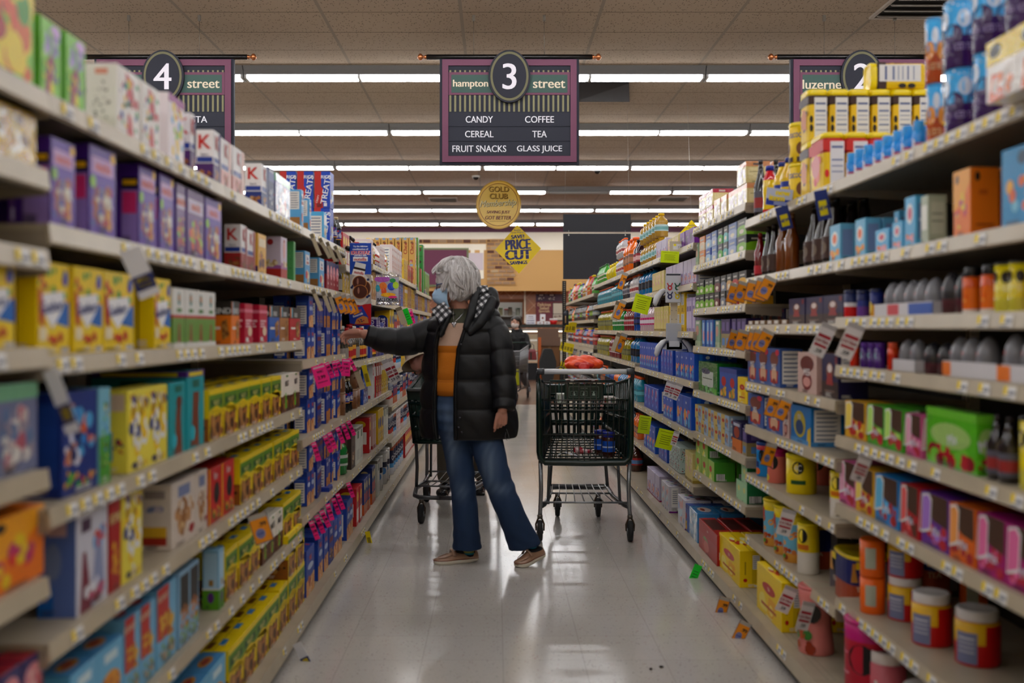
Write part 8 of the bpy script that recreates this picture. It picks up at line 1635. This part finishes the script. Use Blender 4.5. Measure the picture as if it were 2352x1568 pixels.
# hood bunched behind the neck with plaid lining
def qdisp(co, no): return co + no * (.004 * np.sin(co[:, 0]*70 + co[:, 2]*50) * np.sin(co[:, 2]*60))[:, None]
g = G(); g.sphere(tuple(PX(1112, 700, .06)), (.072, .085, .085), '#15151b'); g.sphere(tuple(PX(1128, 690, .03)), (.045, .07, .075), '#15151b'); g.sphere(tuple(PX(1088, 725, .09)), (.11, .06, .06), '#15151b'); g.sphere(tuple(PX(1130, 728, .0)), (.045, .06, .045), '#15151b'); g.sphere(tuple(PX(1020, 728, .1)), (.07, .05, .05), '#15151b')
rel(remesh(g, 'hood', .006, PUFF, None, 6, None, qdisp))
def patch(quad, nrm, bulge, n=9, m_=PLAID, name='plaid_lining', rim=True):
    A, B2, C, D = [Vector(q) for q in quad]; g = G(); vs = []
    for j in range(n + 1):
        for i in range(n + 1):
            u_, v_ = i / n, j / n; p = A.lerp(B2, u_).lerp(D.lerp(C, u_), v_); p += Vector(nrm) * bulge * (math.sin(math.pi*u_) * math.sin(math.pi*v_)) ** .7; vs.append(p)
    t = Vector(nrm) * -.012; k = len(vs); fs = [(j*(n+1)+i, j*(n+1)+i+1, (j+1)*(n+1)+i+1, (j+1)*(n+1)+i) for j in range(n) for i in range(n)]
    bd = [i for i in range(n+1)] + [(j+1)*(n+1)+n for j in range(n)] + [n*(n+1)+i for i in range(n-1, -1, -1)] + [j*(n+1) for j in range(n-1, 0, -1)]
    fs += [tuple(q + k for q in reversed(f)) for f in fs]; fs += [(bd[q], bd[(q+1) % len(bd)], bd[(q+1) % len(bd)] + k, bd[q] + k) for q in range(len(bd))]
    g.add([tuple(p) for p in vs] + [tuple(p + t) for p in vs], fs, '#ffffff', 0, True); return rel(g.build(name, m_))
patch([PX(990, 710, -.06), PX(1011, 741, -.11), PX(1038, 718, -.12), PX(1020, 692, -.08)], (-.2, -1, .2), .012)
patch([PX(1076, 722, -.07), PX(1092, 735, -.1), PX(1131, 676, -.04), PX(1108, 668, .0)], (.1, -1, .25), .018)
patch([PX(1096, 655, .0), PX(1092, 672, -.04), PX(1122, 668, -.02), PX(1120, 655, .03)], (.1, -.8, .5), .012)
# collar roll: black padded bands either side of the neck opening
g = G(); limb(g, [PX(1098, 662, -.03), PX(1088, 690, -.08), PX(1082, 722, -.115), PX(1070, 752, -.135)], [.016, .022, .024, .018], '#15151b'); limb(g, [PX(1130, 690, -.04), PX(1120, 715, -.09), PX(1100, 745, -.13), PX(1080, 765, -.14)], [.026, .03, .027, .015], '#15151b'); rel(remesh(g, 'collar', .006, PUFF, None, 5))
g = G(); limb(g, [PX(1016, 690, -.0), PX(1006, 712, -.03), PX(1012, 740, -.075), PX(1018, 765, -.1)], [.016, .022, .019, .012], '#15151b'); limb(g, [PX(1034, 712, -.085), PX(1028, 735, -.1), PX(1012, 770, -.105)], [.012, .014, .014], '#15151b'); rel(remesh(g, 'collar', .006, PUFF, None, 5))
g = G(); g.tube([PX(1163, 985, -.1), PX(1168, 998, -.1), PX(1170, 1008, -.1), PX(1164, 1011, -.1), PX(1160, 1003, -.1), PX(1162, 992, -.1)], .0014, '#77777c', 5); rel(g.build('drawcord', PLAST))
# jeans
JEANS = mat('denim', attr=True, rough=.8, spec=.2, bump=.3, bscale=500)
def denim(co):
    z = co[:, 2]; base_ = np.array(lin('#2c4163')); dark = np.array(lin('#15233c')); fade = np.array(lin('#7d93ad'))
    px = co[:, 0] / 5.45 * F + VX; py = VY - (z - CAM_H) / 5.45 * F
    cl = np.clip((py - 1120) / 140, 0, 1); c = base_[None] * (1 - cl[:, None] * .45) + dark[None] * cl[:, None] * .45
    def blob(cx, cy, rx, ry, a): return a * np.exp(-((px - cx) / rx) ** 2 - ((py - cy) / ry) ** 2)
    f = blob(1040, 1010, 14, 75, .5) + blob(1124, 1060, 17, 55, .5) + blob(1062, 1125, 14, 20, .3) + blob(1150, 1115, 22, 14, .3) + blob(1020, 940, 20, 25, .2)
    f = f * (co[:, 1] < 5.5); wr = .5 + .5 * np.sin(px * .35 + py * .12 + 3 * np.sin(py * .05)); f = f * (.8 + .4 * wr)
    c = c * (1 - f[:, None]) + fade[None] * f[:, None]
    n_ = np.sin(co[:, 0]*900) * np.sin(co[:, 2]*700); return c * (1 + .06 * n_[:, None])
def jdisp(co, no):
    px = co[:, 0] / 5.45 * F + VX; py = VY - (co[:, 2] - CAM_H) / 5.45 * F
    w = .5*np.sin(py * .16 + px * .09) * np.exp(-((py - 1100) / 45.0) ** 2) + .35*np.sin(py * .2 - px * .12) * np.exp(-((py - 1235) / 30.0) ** 2) + .5*np.sin(px * .2 + py*.05) * .5 + .5*np.sin(py*.25)*np.exp(-((py - 950) / 40.0) ** 2)
    return co + no * (.0052 * w)[:, None]
g = G()
hp = [(898, 1068, 70, .13), (915, 1068, 76, .14), (940, 1072, 82, .148), (965, 1076, 83, .148), (985, 1078, 80, .14), (1000, 1080, 72, .12)]
g.loft([ringf(PX(cx, py, .02).x, 5.47, PX(cx, py).z, hw/431.6, b_) for py, cx, hw, b_ in hp], '#2b4c78')
def leg(rows):
    return G().loft([], '#fff') if 0 else rows
for rows in (((950, 1045, 42, .115, .02), (1000, 1048, 37, .1, .02), (1050, 1054, 33, .088, .02), (1100, 1061, 30, .08, .02), (1150, 1067, 29, .08, .03), (1200, 1070, 30, .086, .03), (1240, 1072, 32, .094, .035), (1257, 1073, 34, .098, .035)),
             ((950, 1105, 45, .115, .0), (1000, 1114, 40, .105, -.01), (1050, 1126, 37, .095, -.03), (1100, 1141, 35, .088, -.03), (1150, 1161, 34, .088, -.02), (1200, 1183, 34.5, .09, .0), (1238, 1200, 36, .095, .015), (1254, 1206, 37, .098, .02))):
    rg = []
    for py, cx, hw, b_, dy in rows:
        p = PX(cx, py, dy); r_ = ringf(p.x, p.y, p.z, hw/431.6, b_, ex=2.1)
        if py > 1225 and cx > 1150: r_ = [(x, y, z + (x - p.x) * .22) for x, y, z in r_]
        rg.append(r_)
    g.loft(rg, '#2b4c78')
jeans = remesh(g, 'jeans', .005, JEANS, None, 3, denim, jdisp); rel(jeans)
g = G(); g.tube([PX(1084 + (i > 3) * 1 + i * 0.6, 1000 + 26*i, -.075 - .0 * i) for i in range(10)], .0012, '#10203a', 5)
# shoes
def shoe(toe, heel, lift, name='loafer'):
    toe, heel = Vector(toe), Vector(heel); d = toe - heel; L_ = math.hypot(d.x, d.y); rz = math.atan2(d.y, d.x); pitch = math.atan2(lift, L_)
    root = empty(name); root.parent = woman; root.location = Vector((heel.x, heel.y, lift)) - base; root.rotation_euler = Euler((0, pitch, rz), 'XYZ')
    st = [(0, .022, .03, .052), (.012, .029, .02, .06), (.05, .033, .014, .062), (.09, .032, .012, .06), (.12, .033, .012, .064), (.14, .037, .011, .062), (.165, .041, .01, .05), (.19, .042, .009, .04), (.215, .038, .01, .034), (.235, .028, .013, .03), (.247, .012, .017, .024)]
    rings = []; so = []
    for x, w, z0, z1 in st:
        h = z1 - .016; rg = []
        for k in range(20):
            t = 2 * math.pi * k / 20; c, s_ = math.cos(t), math.sin(t)
            yy = w * c * (1 if s_ < 0 else (1 - .3 * s_ ** 1.5)); zz = .018 + (h * s_ if s_ > 0 else .006 * s_)
            rg.append((x * L_/.247, yy, zz))
        rings.append(rg); so.append([(x * L_/.247, w * 1.04 * math.cos(2*math.pi*k/20), (z0 - .012 if math.sin(2*math.pi*k/20) < 0 else .021 + (.004 if x < .06 else 0)) if abs(math.sin(2*math.pi*k/20)) > .3 else .012) for k in range(20)])
    g = G(); g.loft(rings, '#a8846c'); k_ = L_ / .247
    g.tube([(x * k_, math.copysign(1, q) * w, .022) for q in (-1,) for x, w, a, b_ in st] + [(st[-1][0] * k_ + .004, 0, .022)] + [(x * k_, w, .022) for x, w, a, b_ in st[::-1]], .0022, '#7a3c26', 6)
    g.tube([(.14 * k_, -.036, .045), (.145 * k_, -.018, .066), (.147 * k_, 0, .071), (.145 * k_, .018, .066), (.14 * k_, .036, .045)], .009, '#b18c74', 10, flat=.45)
    g.tube([(.148 * k_, -.014, .072), (.153*k_, 0, .0745), (.148 * k_, .014, .072)], .005, '#c8a890', 8)
    g.tube([(.155 * k_, -.03, .048), (.19 * k_, -.03, .038), (.222 * k_, -.016, .032), (.228 * k_, 0, .031), (.222 * k_, .016, .032), (.19 * k_, .03, .038), (.155 * k_, .03, .048)], .0022, '#8f6a54', 6)
    g.build('upper', LEATHER, root)
    g = G(); g.loft([[(x, y, max(z, 0) if z < .015 else z) for x, y, z in rg] for rg in so], '#e2dccb'); g.build('sole', MATTE, root)
    g = G(); g.tube([(.02*k_, 0, .05), (.05*k_, 0, .056), (.09*k_, 0, .058), (.125*k_, 0, .06)], [.02, .027, .026, .018], '#14141c', 12, flat=.6); g.build('opening', MATTE, root)
    return root
shoe((PX(997, 1294).x, 5.44, 0), (PX(1096, 1294).x, 5.52, 0), .0)
shoe((PX(1186, 1300).x, 5.36, 0), (PX(1248, 1285).x, 5.50, 0), .028)
for (a, b_, c1) in ((PX(1071, 1250, .03), PX(1078, 1276, .05), 0), (PX(1213, 1248, .0), PX(1232, 1278, .03), 1)):
    g = G(); pts = [a.lerp(b_, t) for t in np.linspace(0, 1, 7)]; rings = []
    for i in range(7): rings.append([(pts[i].x + (.041 - .0024*i)*math.cos(q*.4488), pts[i].y + (.041 - .0024*i)*math.sin(q*.4488), pts[i].z) for q in range(14)])
    g.loft(rings, [['#141c34', '#141c34', '#1c6a80', '#8a8a4a', '#1c7a8a', '#141c34'][(i + c1) % 6] for i in range(6)]); rel(g.build('sock', KNIT))

# ---------------------------------------------------------------- person leaning on the cart behind
b2 = Vector((-.27, 7.78, 0))
pers = empty('person', tuple(b2), 0, 'person in a beige bucket hat and khaki trousers bending over the cart behind the woman', 'person')
def rel2(o, root=None, b_=None): o.parent = root or pers; o.location = -(b_ or b2); return o
V = Vector; hd2 = V((-.535, 7.22, 1.045))
g = G(); g.sphere(tuple(hd2), (.08, .085, .1), '#b98474', 16, 12); g.sphere(tuple(hd2 + V((-.03, -.05, -.04))), (.04, .04, .05), '#b98474'); g.tube([hd2 + V((-.03, -.08, 0)), hd2 + V((-.04, -.1, -.03))], [.008, .012], '#b98474', 8)
for sx in (-1, 1): g.sphere(tuple(hd2 + V((sx*.075, .0, -.01))), (.01, .016, .026), '#b98474', 8, 6)
limb(g, [hd2, V((-.44, 7.38, 1.08))], [.05, .055]); limb(g, [V((-.44, 7.4, 1.07)), V((-.34, 7.58, 1.04)), V((-.27, 7.76, .92))], [.13, .13, .13])
for sx, fx, fy in ((-1, -.385, 7.72), (1, -.115, 7.86)):
    limb(g, [V((-.27 + sx*.08, 7.77, .88)), V((fx + .01, fy - .02, .48)), V((fx, fy, .09))], [.08, .056, .04])
    limb(g, [V((-.42 + sx*.15, 7.42, 1.08)), V((-.36 + sx*.2, 7.42, .95)), V((-.25 + sx*.19, 7.33, 1.0))], [.05, .04, .03])
    hand(g, V((-.25 + sx*.19, 7.36, 1.01)), (0, -.9, .1), (0, .1, 1), .1, (.7, .7, .7, .7), .95, -sx)
rel2(remesh(g, 'body', .007, SKIN, None, 3, cfn('#b98474')))
g = G(); limb(g, [V((-.44, 7.42, 1.06)), V((-.34, 7.58, 1.03)), V((-.28, 7.72, .93))], [.155, .155, .15], '#1a1a20')
for sx in (-1, 1): limb(g, [V((-.42 + sx*.15, 7.42, 1.08)), V((-.36 + sx*.2, 7.44, .96)), V((-.25 + sx*.19, 7.38, 1.0))], [.07, .06, .045], '#1a1a20')
rel2(remesh(g, 'jacket', .009, PUFF, None, 4))
g = G()
for sx, fx, fy in ((-1, -.385, 7.72), (1, -.115, 7.86)): limb(g, [V((-.27 + sx*.07, 7.78, .86)), V((fx + .01, fy - .02, .48)), V((fx, fy + .0, .14))], [.1, .075, .062], '#6e675c')
rel2(remesh(g, 'trousers', .009, KNIT, None, 3, cfn('#6e675c')))
for sx, fx, fy in ((-1, -.385, 7.72), (1, -.115, 7.86)):
    g = G(); g.sphere((fx, fy - .03, .05), (.045, .07, .052), '#121214'); g.sphere((fx - .02, fy - .12, .035), (.045, .08, .034), '#121214'); g.box(fx - .05, fx + .03, fy - .19, fy + .05, .0, .02, '#121214')
    rel2(remesh(g, 'shoe', .006, PLAST, None, 3, cfn('#16161a')))
M = Matrix.Translation(hd2 + V((.0, .0, .02))) @ Matrix.Rotation(R(-22), 4, 'X') @ Matrix.Rotation(R(-20), 4, 'Y')
g = G(); g.lathe([(-.05, .155, '#cdbfa8'), (-.055, .157), (-.02, .125), (-.005, .112, '#c2b49c'), (.01, .11), (.06, .103), (.095, .09), (.11, .05), (.113, .005)], '#c8baa2', 28, cap=False)
g.v = [tuple(M @ V(p)) for p in g.v]; rel2(g.build('bucket_hat', KNIT))

# ---------------------------------------------------------------- shopper by the deli
Yq = 18.9; q = lambda px, py, dy=0: Vector(P(px, py, Yq + dy)); b3 = Vector((q(1190, 0).x, Yq, 0))
p3 = empty('person', tuple(b3), 0, 'dark haired person in a white mask and black jacket pushing a cart near the deli', 'person')
sc = Yq / F; h3 = q(1184, 741)
g = G(); g.sphere(tuple(h3), (.078, .09, .105), '#c0917c', 18, 12); g.sphere(tuple(h3 + V((-.01, -.03, -.06))), (.05, .055, .05), '#c0917c'); g.tube([h3 + V((-.01, -.085, .01)), h3 + V((-.015, -.108, -.02))], [.008, .012], '#c0917c', 8)
for sx in (-1, 1): g.sphere(tuple(h3 + V((sx*.076, 0, -.005))), (.01, .018, .028), '#c0917c', 8, 6)
limb(g, [h3 + V((0, 0, -.08)), q(1186, 768)], [.05, .06]); limb(g, [q(1188, 775), q(1190, 800), q(1190, 838)], [.14, .13, .14])
limb(g, [q(1172, 772), q(1168, 795, -.1), q(1172, 806, -.28)], [.05, .04, .03]); limb(g, [q(1205, 772), q(1210, 795, -.08), q(1203, 806, -.28)], [.05, .04, .03])
hand(g, q(1172, 806, -.28), (0, -1, 0), (0, 0, 1), .1, (.7, .7, .7, .7), .95, 1); hand(g, q(1203, 806, -.28), (-.5, -1, 0), (0, 0, 1), .1, (.7, .7, .7, .7), .95, -1)
limb(g, [q(1184, 840), q(1184, 868), V((q(1182, 0).x, Yq, .09))], [.08, .055, .04]); limb(g, [q(1196, 840), q(1203, 868, .1), q(1213, 893, .25)], [.08, .055, .04])
r3 = lambda o: rel2(o, p3, b3)
r3(remesh(g, 'body', .007, SKIN, None, 3, cfn('#c0917c')))
g = G()
for sx in (-1, 1): g.sphere(tuple(h3 + V((sx*.03, -.083, .015))), (.013, .007, .007), '#2a1c18', 8, 6); g.box(h3.x + sx*.03 - .016, h3.x + sx*.03 + .016, h3.y - .09, h3.y - .084, h3.z + .032, h3.z + .037, '#2a1c18')
r3(g.build('eyes', MATTE))
g = G(); g.sphere(tuple(h3 + V((-.01, -.04, -.042))), (.072, .06, .055), '#dcd2ce', 16, 10); r3(g.build('face_mask', KNIT))
g = G(); g.sphere(tuple(h3 + V((.02, .03, .03))), (.095, .095, .1), '#1c1412'); g.sphere(tuple(h3 + V((.03, -.02, .065))), (.07, .07, .05), '#1c1412'); g.sphere(tuple(h3 + V((.085, .06, -.01))), (.045, .05, .05), '#1c1412'); g.sphere(tuple(h3 + V((-.05, .0, .06))), (.035, .07, .04), '#1c1412'); limb(g, [h3 + V((.075, .02, 0)), h3 + V((.08, 0, -.09))], [.03, .02], '#1c1412')
r3(remesh(g, 'hair', .007, mat('hair', attr=True), None, 3, cfn('#221814')))
g = G(); limb(g, [q(1188, 776), q(1190, 800), q(1190, 840)], [.17, .165, .175], '#1a1a20'); limb(g, [q(1173, 772), q(1166, 795, -.08), q(1171, 806, -.22)], [.075, .068, .05], '#1a1a20'); limb(g, [q(1205, 772), q(1212, 795, -.06), q(1204, 806, -.22)], [.08, .072, .05], '#1a1a20')
limb(g, [q(1178, 758, -.06), q(1187, 773, -.15), q(1196, 758, -.06)], [.035, .02, .035], '#1a1a20')
r3(remesh(g, 'jacket', .008, PUFF, None, 3))
g = G(); limb(g, [q(1184, 842), q(1184, 868), V((q(1182, 0).x, Yq, .14))], [.1, .07, .05], '#4a4a50'); limb(g, [q(1196, 842), q(1203, 868, .1), q(1212, 888, .23)], [.1, .07, .05], '#77777c'); r3(remesh(g, 'leggings', .008, KNIT, None, 3, cfn('#66666c')))
for p_, tilt in ((V((q(1182, 0).x, Yq, 0)), 0), (q(1214, 895, .25) - V((0, 0, .03)), .6)):
    g = G(); g.sphere(tuple(p_ + V((-.0, -.05, .05))), (.045, .12, .045), '#55555c'); g.box(p_.x - .04, p_.x + .04, p_.y - .16, p_.y + .06, p_.z, p_.z + .025, '#d8d4d0'); r3(remesh(g, 'shoe', .006, PLAST, None, 2, cfn('#6a6a70')))
cart((q(1184, 0).x - .05, Yq - .42, 0), R(180 - 6), 'silver wire shopping cart pushed by the dark haired person near the deli', False, False)
X3 = q(1172, 0).x
g = G(); g.lathe([(0, .055), (.01, .065), (.13, .065), (.19, .03), (.2, .022)], '#e6e4e2', 16); g.lathe([(.2, .026), (.225, .026)], '#d02028', 12); tag(g.build('milk_jug', PLAST, None, (X3 - .06, Yq - .58, .78)), 'white milk jug with red cap in the cart near the deli', 'milk jug')
r = empty('handbag', (q(1221, 0).x, Yq - .1, CAM_H - (826 - VY) * sc), 0, 'red handbag with dark stripe hanging beside the cart near the deli', 'handbag')
g = G(); g.loft([[(sx*w, y*d_, z) for sx, y in ((-1,-1),(1,-1),(1,1),(-1,1))] for z, w, d_ in ((0, .085, .06), (.02, .09, .065), (.16, .075, .045), (.2, .06, .02))], '#8e1420', smooth=False); g.box(-.03, -.005, -.067, -.05, .01, .14, '#2a2420'); g.build('bag_body', LEATHER, r)
g = G(); g.tube([(-.04, 0, .19), (-.035, 0, .27), (0, 0, .3), (.035, 0, .27), (.04, 0, .19)], .006, '#1c2a22', 6); g.build('handle', LEATHER, r)
g = G(); g.bbox(-.11, .11, 0, .2, 0, .28, '#c8cc1c', .01); tag(g.build('yellow_pack', PLAST, None, (q(1190, 0).x - .09, Yq - .7, .245)), 'large yellow green pack on the lower rack of the cart near the deli', 'pack')
# debris on the floor
for i, (px, py) in enumerate(((1519, 1533), (1495, 1538))):
    Yd = F * CAM_H / (py - VY); tag(kind='thing', o=G().sphere(((px - VX) / F * Yd, Yd, .004), (.006 if i else .009, .006, .004), '#1a1614', 8, 6)
        .build('floor_debris', MATTE), label='small dark bit of debris on the floor, ' + ('right larger one' if i == 0 else 'left smaller one'), cat='debris')
